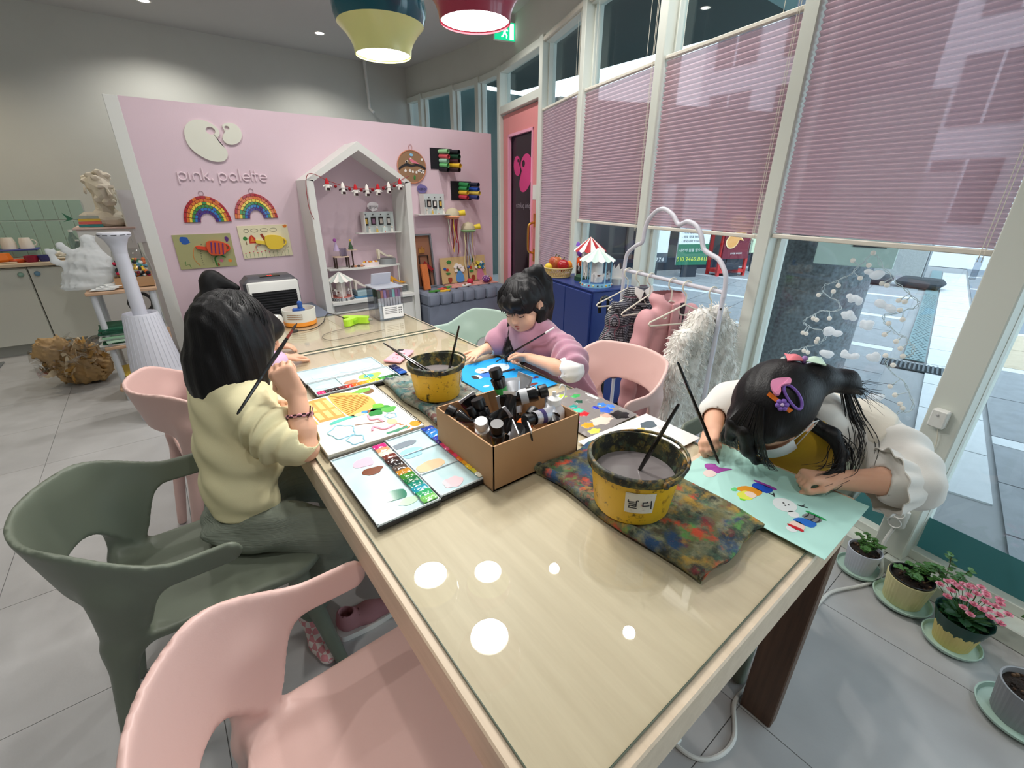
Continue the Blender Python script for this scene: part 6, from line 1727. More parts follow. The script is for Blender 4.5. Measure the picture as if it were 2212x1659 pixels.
S_([(.41, 1.268), (.44, 1.262), (.455, 1.24), (.42, 1.246), (.39, 1.262)], (140, 92, 50), 'painted_trunk')
for k, (x, y, rx, ry) in enumerate(((.448, 1.255, .03, .024), (.425, 1.235, .022, .02), (.468, 1.235, .022, .02), (.45, 1.28, .02, .018))): S_(ob(x, y, rx, ry, k, .2), ((60, 150, 60), (40, 130, 60), (90, 170, 80), (110, 180, 60))[k], 'painted_tree', 3, .0002 * k)
S_([(.462, 1.45), (.488, 1.43), (.485, 1.40), (.46, 1.39), (.45, 1.42)], (120, 90, 60), 'painted_palm_trunk'); S_(ob(.455, 1.43, .03, .018, 8, .3), (120, 180, 70), 'painted_palm', 3, .0003)
S_([(.29, 1.36 - .11), (.32, 1.262), (.40, 1.262), (.40, 1.25), (.33, 1.245), (.292, 1.238)], (90, 190, 176), 'painted_hedge'); S_(ob(.385, 1.258, .018, .012, 4), (226, 196, 160), 'painted_bunny', 3, .0003); S_(ob(.40, 1.262, .010, .008, 5), (70, 140, 210), 'painted_shirt', 3, .0005)
for cx_, cy_, rx, ry in ((.302, 1.178, .034, .042), (.318, 1.112, .022, .028), (.455, 1.19, .016, .018)):
 G().tube([(cx_ + rx * (1 + .12 * sin(5 * a_)) * cos(a_), cy_ + ry * (1 + .12 * sin(5 * a_)) * sin(a_), sz + .0003) for a_ in [2 * pi * q / 28 for q in range(28)]], .0022, 4, True).build('cloud_outline', ink((150, 200, 222), .8), t)
S_(ob(.442, 1.152, .015, .02, 3, .08), (228, 186, 150), 'painted_face');
for pts in ([(.40, 1.235), (.395, 1.20), (.415, 1.19), (.42, 1.165)], [(.44, 1.125), (.405, 1.118), (.385, 1.15), (.372, 1.13)]): G().tube([(p.x, p.y, sz + .0003) for p in bez([(a_, b_, 0) for a_, b_ in pts], 5)], .004, 4).build('pink_hair', ink((240, 160, 180), .8), t)
G().tube([(.425, 1.165, sz), (.395, 1.175, sz), (.345, 1.195, sz)], .0018, 4).build('dress_line', ink((150, 110, 90), .8), t)
S_(ob(.492, 1.098, .016, .018, 2, .05), (240, 150, 40), 'painted_sun');
for k in range(5): G().tube([(.474 - .004 * k, 1.10 + .012 * (k - 2), sz + .0003), (.462 - .004 * k, 1.10 + .017 * (k - 2), sz + .0003)], .0016, 4).build('sun_ray', ink((236, 140, 60), .8), t)
S_(ob(.43, 1.092, .03, .008, 6, .4), (70, 140, 110), 'painted_grass')
# ---- papers
def sheet(name, lab, x0, x1, y0, y1, z, m, th=.0008, cat='paper', rz=0.0, grp=None):
 t = thing(name, lab, cat, ((x0 + x1) / 2, (y0 + y1) / 2, z), group=grp)
 A = T((x0 + x1) / 2, (y0 + y1) / 2, 0) @ RZ(rz)
 G().box((0, 0, z + th / 2), (x1 - x0, y1 - y0, th), A).build('sheet', m, t)
 return t
t = sheet('blue_card', 'bright blue card with a painted snowman and children', .797, 1.062, 1.085, 1.455, TZ + .0005, mat('cyan_card', (20, 150, 222), .7), .0012, 'painting')
z_ = TZ + .0018
U_ = lambda pts, c, nm='painted_mark', e=0, n=3: paint_patch(t, pts, z_ + e, ink(c, .5), nm, .0004, n)
U_(ob(.915, 1.362, .03, .03, 1, .03), (216, 232, 244), 'snowman_head'); U_(ob(.985, 1.352, .05, .042, 2, .03), (206, 226, 244), 'snowman_body', .0002); U_([(.90, 1.365), (.92, 1.357), (.92, 1.366)], (236, 140, 40), 'carrot_nose', .0005, 0)
U_(ob(.862, 1.318, .018, .02, 3, .06), (238, 222, 206), 'boy_face'); U_(ob(.852, 1.32, .012, .02, 3, .1), (30, 26, 30), 'boy_hair', .0002); U_([(.88, 1.30), (.93, 1.295), (.935, 1.335), (.885, 1.34)], (40, 110, 210), 'boy_sweater'); U_([(.935, 1.30), (1.01, 1.29), (1.012, 1.305), (.94, 1.315)], (24, 24, 30), 'boy_leg', .0001); U_([(.935, 1.32), (1.0, 1.33), (1.0, 1.342), (.935, 1.335)], (24, 24, 30), 'boy_leg', .0001); U_(ob(1.018, 1.298, .010, .010, 2), (110, 50, 44), 'boot'); U_(ob(1.006, 1.337, .010, .010, 4), (110, 50, 44), 'boot')
U_(ob(.90, 1.195, .02, .018, 5, .08), (120, 54, 50), 'girl_hair'); U_(ob(.893, 1.218, .011, .010, 5, .1), (240, 200, 206), 'cap_bobble', .0002); U_([(.92, 1.175), (.965, 1.165), (.968, 1.205), (.925, 1.215)], (150, 210, 60), 'girl_coat', .0001); U_([(.965, 1.19), (1.005, 1.20), (1.03, 1.185), (1.03, 1.17), (1.0, 1.175), (.968, 1.168)], (30, 90, 200), 'girl_trousers'); U_(ob(.985, 1.135, .022, .010, 6, .15), (110, 46, 40), 'girl_boot'); U_(ob(1.04, 1.18, .010, .010, 6, .15), (110, 46, 40), 'girl_boot'); U_(ob(.838, 1.225, .012, .008, 6, .1), (240, 244, 246), 'snowball')
t = thing('paint_sheet', 'grey palette sheet covered in daubs of acrylic paint', 'palette sheet', (.972, .88, TZ))
G().prism(blob(.973, .88, .168, .185, 3, 4, .0) if 0 else [(.858, .742), (.93, .735), (1.0, .742), (1.09, .745), (1.093, .86), (1.09, 1.015), (1.03, 1.022), (.95, 1.02), (.868, 1.012), (.86, .88)], .0015, z0=TZ + .0004).build('sheet', stained('grey_sheet', (126, 120, 118), [(108, 104, 104), (150, 146, 144), (190, 186, 180)], 16, .58, .7, .1), t)
for k, (x, y, rx, ry, c) in enumerate(((.997, .992, .018, .014, (176, 220, 70)), (1.035, .965, .02, .012, (60, 170, 90)), (1.009, .926, .015, .013, (20, 80, 60)), (.97, .91, .016, .012, (40, 150, 140)), (.962, .881, .017, .014, (80, 206, 170)), (1.034, .828, .022, .02, (30, 90, 200)), (1.054, .864, .016, .014, (60, 130, 220)), (1.068, .838, .015, .014, (70, 130, 226)), (1.02, .86, .012, .012, (30, 50, 180)), (1.043, .777, .030, .028, (26, 24, 26)), (.957, .851, .02, .014, (206, 40, 50)), (.925, .918, .012, .010, (206, 40, 120)), (.90, .868, .018, .013, (206, 120, 200)), (.893, .833, .019, .015, (226, 130, 210)), (.91, .792, .022, .016, (240, 160, 40)), (.899, .755, .022, .014, (226, 220, 90)), (.967, .787, .040, .024, (240, 206, 190)), (1.0, .80, .02, .016, (226, 170, 150)), (.985, 1.005, .012, .006, (230, 230, 226)), (1.08, .93, .008, .03, (232, 230, 226)))):
 sm(G().grid(lambda u, v: (x + rx * (1 + .2 * sin(5 * u * 6.28 + k)) * v * cos(2 * pi * u), y + ry * (1 + .2 * sin(5 * u * 6.28 + k)) * v * sin(2 * pi * u), TZ + .0019 + .0022 * (1 - v ** 3)), 14, 3), 'paint_daub', ink(c, .2), t, 70)
t = sheet('paint_paper', 'white paper with small colour test spots beside the large bucket', .812, 1.112, .545, .735, TZ + .0022, mat('soft_white_paper', (228, 228, 226), .85), .001, rz=-.03)
for k, (x, y, rx, ry, c) in enumerate(((1.055, .681, .026, .02, (86, 100, 110)), (1.0, .665, .028, .02, (222, 190, 100)), (1.075, .645, .012, .010, (206, 206, 206)))): paint_patch(t, ob(x, y, rx, ry, k, .3), TZ + .0033, ink(c, .7), 'colour_spot', .0003)
t = thing('drawing_board', 'thin wooden drawing board under the mint paper', 'drawing board', (1.0, .33, TZ))
part('board', M_birch, t, (1.005, .333, TZ + .0035), (.245, .325, .006), bev=.001)
t = sheet('mint_paper', 'mint green paper with painted snowman and two small children hanging over the table corner', .862, 1.118, .140, .482, TZ + .0068, mat('mint_card', (176, 222, 212), .75), .0012, 'painting')
z_ = TZ + .0081
U_([(.968, .44), (.985, .455), (1.005, .44), (1.0, .425), (1.018, .40), (.99, .41), (.97, .415)], (160, 70, 160), 'purple_hat'); U_(ob(.955, .425, .018, .014, 1, .05), (226, 206, 200), 'pale_face', .0001)
U_([(.945, .352), (.975, .345), (.985, .312), (.955, .312)], (226, 150, 40), 'orange_coat'); U_([(.985, .335), (1.008, .335), (1.012, .300), (.985, .302)], (30, 80, 190), 'blue_trousers'); U_([(1.010, .34), (1.018, .34), (1.022, .298), (1.012, .298)], (150, 60, 160), 'purple_band'); U_(ob(.938, .328, .018, .016, 2, .1), (226, 230, 90), 'yellow_hat', .0001); U_(ob(.950, .322, .012, .012, 3, .05), (240, 214, 196), 'painted_face', .0003); U_(ob(.94, .355, .008, .006, 2), (110, 210, 130), 'green_mitten'); U_(ob(.92, .325, .006, .006, 2), (120, 220, 60), 'green_bobble')
U_(ob(.974, .258, .026, .024, 4, .03), (226, 232, 232), 'snowman_body'); U_(ob(.955, .232, .012, .011, 4, .03), (230, 234, 234), 'snowman_head')
for p in ((.978, .262), (.972, .256), (.980, .252)): U_(circ(p[0], p[1], .0022, n=7), (30, 30, 34), 'coal_button', .0004, 0)
for pts in ([(.985, .285), (.998, .292)], [(.99, .288), (.988, .298)], [(.995, .24), (1.002, .222)], [(.998, .232), (1.008, .230)]): G().tube([(p[0], p[1], z_ + .0005) for p in pts], .0013, 4).build('twig_arm', INK[(40, 40, 44)], t)
U_([(.935, .225), (.958, .215), (.962, .190), (.938, .192)], (40, 110, 200), 'blue_coat'); U_([(.962, .218), (.985, .212), (.985, .188), (.964, .19)], (130, 134, 136), 'grey_legs'); U_([(.985, .218), (.992, .216), (.992, .184), (.986, .184)], (40, 160, 90), 'green_band'); U_(ob(.922, .212, .016, .014, 3, .05), (238, 210, 196), 'painted_face'); U_([(.908, .222), (.914, .226), (.918, .20), (.910, .198)], (196, 34, 44), 'red_hat', .0003); U_(ob(.902, .215, .010, .010, 3, .05), (226, 232, 232), 'hat_bobble')
for y in (.214, .202, .192): G().tube([(.962, y, z_ + .0006), (.975, y - .003, z_ + .0006), (.986, y, z_ + .0006)], .0011, 4).build('leg_line', INK[(40, 40, 44)], t)
# ---- phone
t = thing('phone', 'pink phone lying face down on the table', 'phone', (.725, 1.72, TZ))
A = T(.725, 1.718, TZ) @ RZ(radians(41)); M_ph = mat('pink_case', (240, 172, 184), .35)
sm(G().box((0, 0, .0055), (.150, .076, .011), A, bev=.004), 'case', M_ph, t, 40)
G().box((.052, .020, .0115), (.034, .026, .002), A, bev=.0008).build('camera_island', mat('dark_lens', (40, 40, 46), .2), t)
sm(G().lathe([(.0001, .018), (.018, .018), (.020, .015), (.012, .012), (.012, .010)], (.012, .0, 0), 24, A), 'grip_disc', mat('pink_grip', (244, 186, 196), .35), t)
G().tube([A @ Vector((-.045 + .014 * cos(a_), .010 * sin(a_) - .002, .0113)) for a_ in [2 * pi * q / 14 for q in range(14)]], .0008, 4, True).build('drawn_face', mat('rose_line', (190, 90, 110), .6), t)
# ---- far table: marker box, glue gun, tub
t = thing('marker_box', 'clear plastic marker box with its lid tilted open', 'box', (.97, 2.42, TZ)); M_clear = thin_glass('marker_plastic', (246, 247, 249), 1.8)
mx0, mx1, my0, my1, mh = .900, 1.045, 2.345, 2.50, .175
for c, d_ in (((( mx0 + mx1) / 2, my0, TZ + mh / 2), (mx1 - mx0, .003, mh)), (((mx0 + mx1) / 2, my1, TZ + mh / 2), (mx1 - mx0, .003, mh)), ((mx0, (my0 + my1) / 2, TZ + mh / 2), (.003, my1 - my0, mh)), ((mx1, (my0 + my1) / 2, TZ + mh / 2), (.003, my1 - my0, mh)), (((mx0 + mx1) / 2, (my0 + my1) / 2, TZ + .002), (mx1 - mx0, my1 - my0, .003))): part('wall', M_clear, t, c, d_)
M_frost = sheer('frosted_lid', (214, 218, 228), .5, .4, .35)
part('top_collar', M_frost, t, ((mx0 + mx1) / 2, (my0 + my1) / 2, TZ + mh), (mx1 - mx0 + .012, my1 - my0 + .012, .006), bev=.002)
G().box((0, 0, 0), (mx1 - mx0 - .03, .008, .07), T((mx0 + mx1) / 2, my1 - .045, TZ + mh + .035) @ RX(.35), bev=.003).build('tilted_lid', M_frost, t)
part('label', mat('label_white', (232, 234, 236), .5), t, ((mx0 + mx1) / 2 + .008, my0 - .003, TZ + .042), (.118, .002, .068))
for k in range(4): part('label_line', mat('label_ink', (120, 122, 126), .6), t, ((mx0 + mx1) / 2 - .005, my0 - .0045, TZ + .065 - .010 * k), (.07, .001, .003))
for k in range(6): part('label_icon', mat('label_ink', (120, 122, 126), .6), t, (mx1 - .017 - .012 * (k % 2), my0 - .0045, TZ + .06 - .013 * (k // 2)), (.008, .001, .008))
mk = [(90, 110, 90), (176, 120, 104), (150, 130, 190), (110, 70, 90), (60, 80, 120), (90, 200, 200), (130, 80, 140), (90, 90, 140)]
for k in range(14):
 x = mx0 + .014 + .0168 * (k % 8); y = my0 + .02 + .03 * (k // 8) * 2
 o = thing('marker', 'twin tip marker with %s cap in the clear box, %s row' % (('sage', 'clay', 'lilac', 'plum', 'slate blue', 'turquoise', 'violet', 'indigo')[k % 8], ('front', 'rear')[k // 8]), 'marker', (x, y, TZ + .004), group='markers in the clear box')
 part('barrel', mat('marker_grey', (196, 200, 206), .4), o, (x, y, TZ + .062), (.0135, .0135, .116)); part('cap', mat('marker_cap_%d' % (k % 8), mk[k % 8], .4), o, (x, y, TZ + .140), (.0145, .0145, .042))
t = thing('glue_gun', 'lime green glue gun lying on the far table with a dark cable', 'glue gun', (.775, 2.38, TZ)); M_lime2 = mat('lime_plastic', (172, 220, 50), .35)
A = T(.79, 2.39, TZ) @ RZ(-.72)
G().prism(bez2([(-.075, .012), (-.03, .018), (.05, .018), (.062, .010), (.062, -.018), (.02, -.022), (.004, -.03), (-.012, -.085), (-.045, -.08), (-.035, -.02), (-.075, -.016)], 4), .034, A).build('body', M_lime2, t)
sm(G().cyl(A @ Vector((.062, -.003, .017)), A @ Vector((.085, -.003, .017)), .010, .005, n=12), 'nozzle', mat('nozzle', (150, 150, 140), .4), t)
G().prism([(-.01, -.03), (.012, -.03), (.006, -.055), (-.004, -.055)], .016, A @ T(0, 0, .009)).build('trigger', mat('trigger', (140, 190, 40), .4), t)
cb = [(.735, 2.36, TZ + .012), (.72, 2.44, TZ + .03), (.70, 2.60, TZ + .02), (.67, 2.58, TZ + .004), (.64, 2.50, TZ + .004), (.58, 2.41, TZ + .004), (.53, 2.38, TZ + .004), (.48, 2.375, TZ + .008)]
sm(G().tube(bez(cb, 8), .0026, 6), 'cable', mat('dark_cable', (46, 42, 36), .5), t); sm(G().box((.462, 2.376, TZ + .010), (.034, .018, .016), bev=.005), 'plug', mat('dark_cable', (46, 42, 36), .5), t)
t = thing('loose_cable', 'thin grey wire loop on the far table', 'wire', (.68, 2.25, TZ)); sm(G().tube(bez([(.72, 2.30, TZ + .003), (.64, 2.285, TZ + .003), (.57, 2.25, TZ + .003), (.545, 2.19, TZ + .003), (.57, 2.13, TZ + .003), (.66, 2.13, TZ + .003), (.84, 2.15, TZ + .003)], 8), .002, 6), 'wire', mat('grey_wire', (120, 112, 98), .5), t)
t = thing('craft_tub', 'round white tub with an orange bottom band and a lid open to the side', 'tub', (.535, 2.55, TZ)); M_tub = sheer('tub_plastic', (232, 234, 228), .8, .25, .08)
sm(G().lathe([(.080, .022), (.083, .085), (.079, .085), (.076, .024)], (.535, 2.55, TZ), 36), 'wall', M_tub, t); sm(G().lathe([(.0001, 0), (.078, 0), (.082, .004), (.082, .022), (.0001, .022)], (.535, 2.55, TZ), 36), 'band', mat('tub_orange', (232, 146, 46), .4), t)
for k in range(3):
 for q in range(9): part('print_line', mat('print_brown', (150, 120, 90), .6), t, (0, 0, 0), (.008, .001, .004), M=T(.535 + .0832 * cos(radians(215 + 6.2 * q)), 2.55 + .0832 * sin(radians(215 + 6.2 * q)), TZ + .065 - .011 * k) @ RZ(radians(305 + 6.2 * q)))
t = thing('hole_punch', 'blue craft punch sticking out of the round tub', 'craft punch', (.535, 2.55, TZ + .024)); M_bp = mat('punch_blue', (40, 84, 160), .35)
sm(G().box((.535, 2.55, TZ + .055), (.06, .035, .06), RZ(0), bev=.006), 'body', M_bp, t); sm(G().box((.545, 2.548, TZ + .10), (.024, .022, .045), bev=.006), 'lever', M_bp, t)
t = thing('white_cup', 'small white paper cup lying on the far table beside the tub', 'cup', (.40, 2.50, TZ)); sm(G().cyl((.36, 2.55, TZ + .04), (.43, 2.50, TZ + .045), .036, .030, n=18), 'cup', M_white, t);
# ---- cardboard box with paint tubes
BX = (.494, .772, .702, .962)
t = thing('paint_box', 'brown cardboard box filled with black acrylic paint tubes', 'box', (.633, .832, TZ))
for c, d_ in ((((BX[0] + BX[1]) / 2, BX[2] + .002, TZ + .06), (BX[1] - BX[0], .004, .12)), (((BX[0] + BX[1]) / 2, BX[3] - .002, TZ + .06), (BX[1] - BX[0], .004, .12)), ((BX[0] + .002, (BX[2] + BX[3]) / 2, TZ + .06), (.004, BX[3] - BX[2], .12)), ((BX[1] - .002, (BX[2] + BX[3]) / 2, TZ + .06), (.004, BX[3] - BX[2], .12))): part('side', M_kraft, t, c, d_)
part('bottom', M_kraft, t, (.633, .832, TZ + .002), (.278, .26, .004))
M_tb = mat('tube_black', (24, 24, 26), .25, coat=.4); M_ts = mat('tube_silver', (196, 198, 204), .3, metal=.5); M_cap = mat('cap_black', (18, 18, 20), .35); M_capw = mat('cap_white', (232, 232, 230), .35)
def tube_(cap, tail, lab, body, capm, band=None, r=.018, word=True, twist=0.0):
 cap, tail = Vector(cap), Vector(tail); d_ = (tail - cap).normalized(); L_ = (tail - cap).length
 t = thing('paint_tube', lab, 'paint tube', tuple(min((cap, tail), key=lambda p: p.z)), group='acrylic paint tubes in the box')
 A = aim(cap, tail) @ RZ(twist)
 def f(u, v):
  a_ = 2 * pi * u; s_ = v
  rx = r * (1 + .25 * s_); ry = r * max(.06, 1 - s_ ** 1.4)
  return A @ Vector((rx * cos(a_), ry * sin(a_), .030 + (L_ - .030) * v))
 sm(G().grid(f, 16, 8), 'body', body, t, 80)
 G().box((0, 0, L_), (r * 2.5, .003, .010), A).build('crimp', M_ts, t)
 sm(G().lathe([(.0001, 0), (r * .80, 0), (r * .86, .004), (r * .86, .022), (r * .5, .024), (r * .5, .030), (r, .034)], (0, 0, 0), 18, A), 'cap', capm, t, 40)
 if band:
  sm(G().grid(lambda u, v: A @ Vector(((r * (1 + .25 * (.25 + .2 * v)) + .0005) * cos(2 * pi * u), (r * (1 - (.25 + .2 * v) ** 1.4) + .0005) * sin(2 * pi * u), .030 + (L_ - .03) * (.25 + .2 * v))), 16, 2), 'colour_band', band, t, 80)
 if word:
  text_mesh('Acryl', .022, A @ T(-.004, -r * .93, .030 + (L_ - .03) * .30) @ Matrix(((0, 1, 0, 0), (0, 0, -1, 0), (-1, 0, 0, 0), (0, 0, 0, 1))) @ Matrix.Scale(-1, 4, (0, 0, 1)), 'brand_word', M_capw, t, .0003)
b0 = TZ + .02
tubes = [((.530, .800, TZ + .135), (.56, .83, TZ + .03), 'white capped tube standing in the near left corner of the box', M_ts, M_capw, None, .019),
 ((.552, .765, TZ + .135), (.575, .79, TZ + .02), 'black capped tube beside the white capped one', M_tb, M_cap, None, .020),
 ((.575, .885, TZ + .150), (.60, .85, TZ + .03), 'black tube with a thick cap near the left side of the box', M_tb, M_cap, None, .021),
 ((.556, .888, TZ + .130), (.58, .85, TZ + .03), 'thin black capped tube behind the thick capped one', M_ts, M_cap, None, .015),
 ((.665, .930, TZ + .200), (.69, .905, TZ + .075), 'topmost tube with a green label at the back of the box', M_tb, M_cap, mat('tube_green', (60, 170, 80), .4), .021),
 ((.745, .80, TZ + .160), (.63, .86, TZ + .130), 'black tube with a white label lying across the pile', M_tb, M_cap, mat('tube_whitelabel', (210, 212, 214), .4), .021),
 ((.62, .80, TZ + .04), (.645, .835, TZ + .165), 'black tube standing upside down in the pile centre', M_tb, M_cap, None, .020),
 ((.675, .765, TZ + .135), (.60, .75, TZ + .09), 'black tube with an orange label in the near part of the box', M_tb, M_cap, mat('tube_orangelabel', (230, 110, 40), .4), .020),
 ((.615, .735, TZ + .135), (.73, .745, TZ + .118), 'tube with a violet label lying along the near side', M_ts, M_cap, mat('tube_violet', (50, 40, 90), .4), .017),
 ((.60, .76, TZ + .03), (.575, .722, TZ + .135), 'silver tube leaning on the near side of the box', M_ts, M_cap, None, .018),
 ((.63, .73, TZ + .03), (.612, .716, TZ + .130), 'crumpled black tube leaning in the near corner', M_tb, M_cap, None, .018),
 ((.725, .925, TZ + .02), (.755, .905, TZ + .165), 'upright silver grey tube at the far right corner', M_ts, M_cap, None, .019),
 ((.63, .93, TZ + .04), (.575, .935, TZ + .135), 'black tube leaning at the back left corner', M_tb, M_cap, None, .020),
 ((.505, .92, TZ + .128), (.55, .86, TZ + .09), 'black tube lying at the left corner', M_tb, M_cap, None, .018),
 ((.69, .86, TZ + .05), (.715, .915, TZ + .16), 'folded silver tube behind the lying one', M_ts, M_cap, None, .018),
 ((.70, .72, TZ + .10), (.762, .81, TZ + .125), 'long silver tube resting on the right side', M_ts, M_cap, None, .020),
 ((.56, .84, TZ + .10), (.61, .80, TZ + .135), 'dark tube with a small cap in the left half', M_tb, M_cap, None, .016)]
for k, (c_, e_, lab, bm, cm, bd, r_) in enumerate(tubes): tube_(c_, e_, lab, bm, cm, bd, r_, k in (2, 4, 5, 13, 7), k * .9)
t = thing('glue_bottle', 'white squeeze bottle with a nozzle standing in the paint box corner', 'bottle', (.742, .765, TZ + .10))
sm(G().lathe([(.0001, 0), (.028, 0), (.030, .008), (.029, .03), (.018, .045), (.015, .046)], (.742, .768, TZ + .085), 24), 'body', mat('bottle_grey', (206, 200, 198), .4), t)
sm(G().lathe([(.0175, .046), (.0175, .062), (.012, .066), (.006, .070), (.005, .082), (.0001, .082)], (.742, .768, TZ + .085), 20), 'cap', M_capw, t)
sm(G().tube(bez([(.758, .765, TZ + .135), (.775, .762, TZ + .150), (.778, .765, TZ + .172), (.766, .768, TZ + .180), (.760, .768, TZ + .172)], 4), .0025, 6), 'cap_strap', M_capw, t)
# ================================================================ blue cabinet
M_navy = mat('navy_steel', (34, 54, 118), .4)
FCa = frame((2.06, 1.83, 0), (.225, .974, 0), (-.974, .225, 0))      # x along the front, y into the room
t = thing('blue_cabinet', 'navy blue steel cabinet under the window with two doors', 'cabinet', tuple(FCa @ Vector((.3, -.15, 0))))
G().box((.31, -.16, .44), (.62, .32, .80), FCa, bev=.004).build('body', M_navy, t)
G().box((.31, -.16, .845), (.63, .335, .012), FCa, bev=.003).build('top', M_navy, t)
for x0, x1 in ((.008, .302), (.308, .612)):
 dd = G().box(((x0 + x1) / 2, .007, .44), (x1 - x0, .016, .78), FCa, bev=.003).build('door', M_navy, t)
 G().box((x1 - .03 if x0 < .1 else x0 + .03, .017, .46), (.010, .006, .05), FCa).build('pull_tab', mat('navy_dark', (20, 34, 80), .4), dd)
for x in (.03, .59):
 for y in (-.03, -.29): sm(G().cyl(FCa @ Vector((x, y, 0)), FCa @ Vector((x, y, .045)), .016, n=10), 'foot', mat('black_foot', (26, 26, 28), .5), t)
CZ = .851
carousel(2.205, 1.945, CZ, .100, .235, 'paper carousel with mint striped canopy on the blue cabinet', M_gw, M_mintp, mat('paper_blue', (60, 110, 170), .6), M_skyp, M_skyp)
carousel(2.315, 2.115, CZ, .095, .285, 'paper carousel with red and white canopy at the window on the blue cabinet', M_gw, M_redp, mat('paper_green', (40, 90, 60), .6), mat('paper_fir', (30, 66, 44), .6), M_gw, False)
t = thing('fruit_basket', 'round woven basket of fruit on the blue cabinet', 'basket', (2.235, 2.36, CZ)); M_wick = mat('wicker', (206, 182, 128), .7)
bx_, by_ = 2.25, 2.345
for z_, r_ in ((.002, .082), (.062, .102)):
 sm(G().tube([(bx_ + r_ * cos(2 * pi * k / 32), by_ + r_ * sin(2 * pi * k / 32), CZ + z_ + .004) for k in range(32)], .005, 6, True), 'rim', M_wick, t)
for d_ in (-1, 1):
 for k in range(36):
  a_ = 2 * pi * k / 36
  G().tube([(bx_ + (.083 + .018 * q) * cos(a_ + d_ * .30 * q), by_ + (.083 + .018 * q) * sin(a_ + d_ * .30 * q), CZ + .005 + .058 * q) for q in (0, .5, 1)], .0022, 4).build('weave_strand', M_wick, t)
sm(G().lathe([(.0001, .004), (.082, .004)], (bx_, by_, CZ), 24), 'bottom', M_wick, t)
def fruit(nm, lab, x, y, z, r_, m, stem=True, lobes=0):
 t = thing(nm, lab, 'fruit', (x, y, z - r_ * .9), group='fruit in the basket')
 g = G()
 prof = [(.0001, -.92), (.45, -.9), (.86, -.5), (1, 0), (.92, .45), (.6, .82), (.25, .9), (.0001, .78)]
 vs, fs = [], []
 n_ = 24
 for (q, zz) in prof:
  for i in range(n_):
   a_ = 2 * pi * i / n_; k_ = 1 + (.10 * cos(lobes * a_) if lobes else 0)
   vs.append((x + r_ * q * k_ * cos(a_), y + r_ * q * k_ * sin(a_), z + r_ * zz))
 for k in range(len(prof) - 1):
  for i in range(n_): fs.append((k * n_ + i, k * n_ + (i + 1) % n_, (k + 1) * n_ + (i + 1) % n_, (k + 1) * n_ + i))
 sm(g.add(vs, fs), 'flesh', m, t, 80)
 if stem: sm(G().tube([(x, y, z + r_ * .7), (x + .004, y, z + r_ * 1.05), (x + .010, y - .004, z + r_ * 1.25)], .004, 6), 'stem', mat('stem_green', (84, 90, 40), .7), t)
fruit('apple', 'dark red apple on top of the fruit basket', bx_ - .015, by_ + .02, CZ + .095, .048, mat('apple_red', (150, 24, 32), .3, var=.3, vscale=18, col2=(190, 110, 60)))
fruit('pepper', 'glossy red pepper leaning at the front of the fruit basket', bx_ + .0, by_ - .045, CZ + .082, .045, mat('pepper_red', (170, 24, 30), .2, coat=.3), True, 4)
fruit('orange', 'orange fruit at the right of the basket', bx_ + .055, by_ - .03, CZ + .075, .038, mat('orange_peel', (232, 140, 30), .5, bump=.2, bscale=300), False)
fruit('lemon', 'yellow lemon at the left of the basket', bx_ - .06, by_ + .035, CZ + .068, .030, mat('lemon_peel', (230, 200, 60), .5), True)
fruit('pear', 'small yellow pear on the back of the basket', bx_ + .03, by_ + .04, CZ + .105, .028, mat('pear_peel', (222, 196, 60), .5), True)
t = thing('figurine', 'purple headed toy figurine in an orange top behind the basket', 'figurine', (2.43, 2.27, CZ))
fx, fy = 2.405, 2.275
sm(G().lathe([(.0001, 0), (.032, 0), (.036, .05), (.03, .075)], (fx, fy, CZ), 20), 'dark_legs', mat('fig_dark', (34, 28, 34), .3), t)
sm(G().lathe([(.03, .075), (.036, .095), (.030, .125), (.018, .135)], (fx, fy, CZ), 20), 'orange_top', mat('fig_orange', (224, 84, 26), .3), t)
sm(G().ball((fx, fy, CZ + .175), (.044, .042, .045), 20), 'head', mat('fig_purple', (126, 84, 196), .3), t)
for s_ in (-1, 1): sm(G().lathe([(.016, 0), (.012, .018), (.0001, .03)], (fx + .024 * s_ * .5, fy - .028 * s_, CZ + .208), 10), 'ear', mat('fig_purple', (126, 84, 196), .3), t)
t = thing('paper_castle', 'small white paper castle on a round tin beside the mint carousel', 'paper craft', (2.36, 1.90, CZ))
sm(G().lathe([(.0001, 0), (.05, 0), (.05, .04), (.0001, .045)], (2.345, 1.90, CZ), 24), 'tin', mat('tin_silver', (196, 196, 192), .35, metal=.4), t)
G().prism([(-.035, 0), (.035, 0), (.035, .06), (.02, .05), (.01, .09), (-.01, .055), (-.02, .085), (-.035, .055)], .006, T(2.33, 1.885, CZ + .045) @ RZ(-.6) @ RX(pi / 2)).build('castle_front', M_gw, t)
# ---- black cane handle hooked on the cabinet end
t = thing('umbrella', 'black umbrella with a curved handle leaning between cabinet and rack', 'umbrella', (2.11, 1.76, 0)); M_bk2 = mat('black_gloss', (20, 20, 22), .3)
sm(G().tube(bez([(2.02, 1.735, .74), (2.015, 1.735, .79), (2.035, 1.735, .825), (2.075, 1.735, .825), (2.09, 1.735, .79), (2.105, 1.735, .55), (2.11, 1.74, .02)], 6), .010, 8), 'handle', M_bk2, t)
sm(G().cyl((2.10, 1.737, .62), (2.11, 1.74, .10), .018, .012, n=10), 'folded_canopy', M_bk2, t)
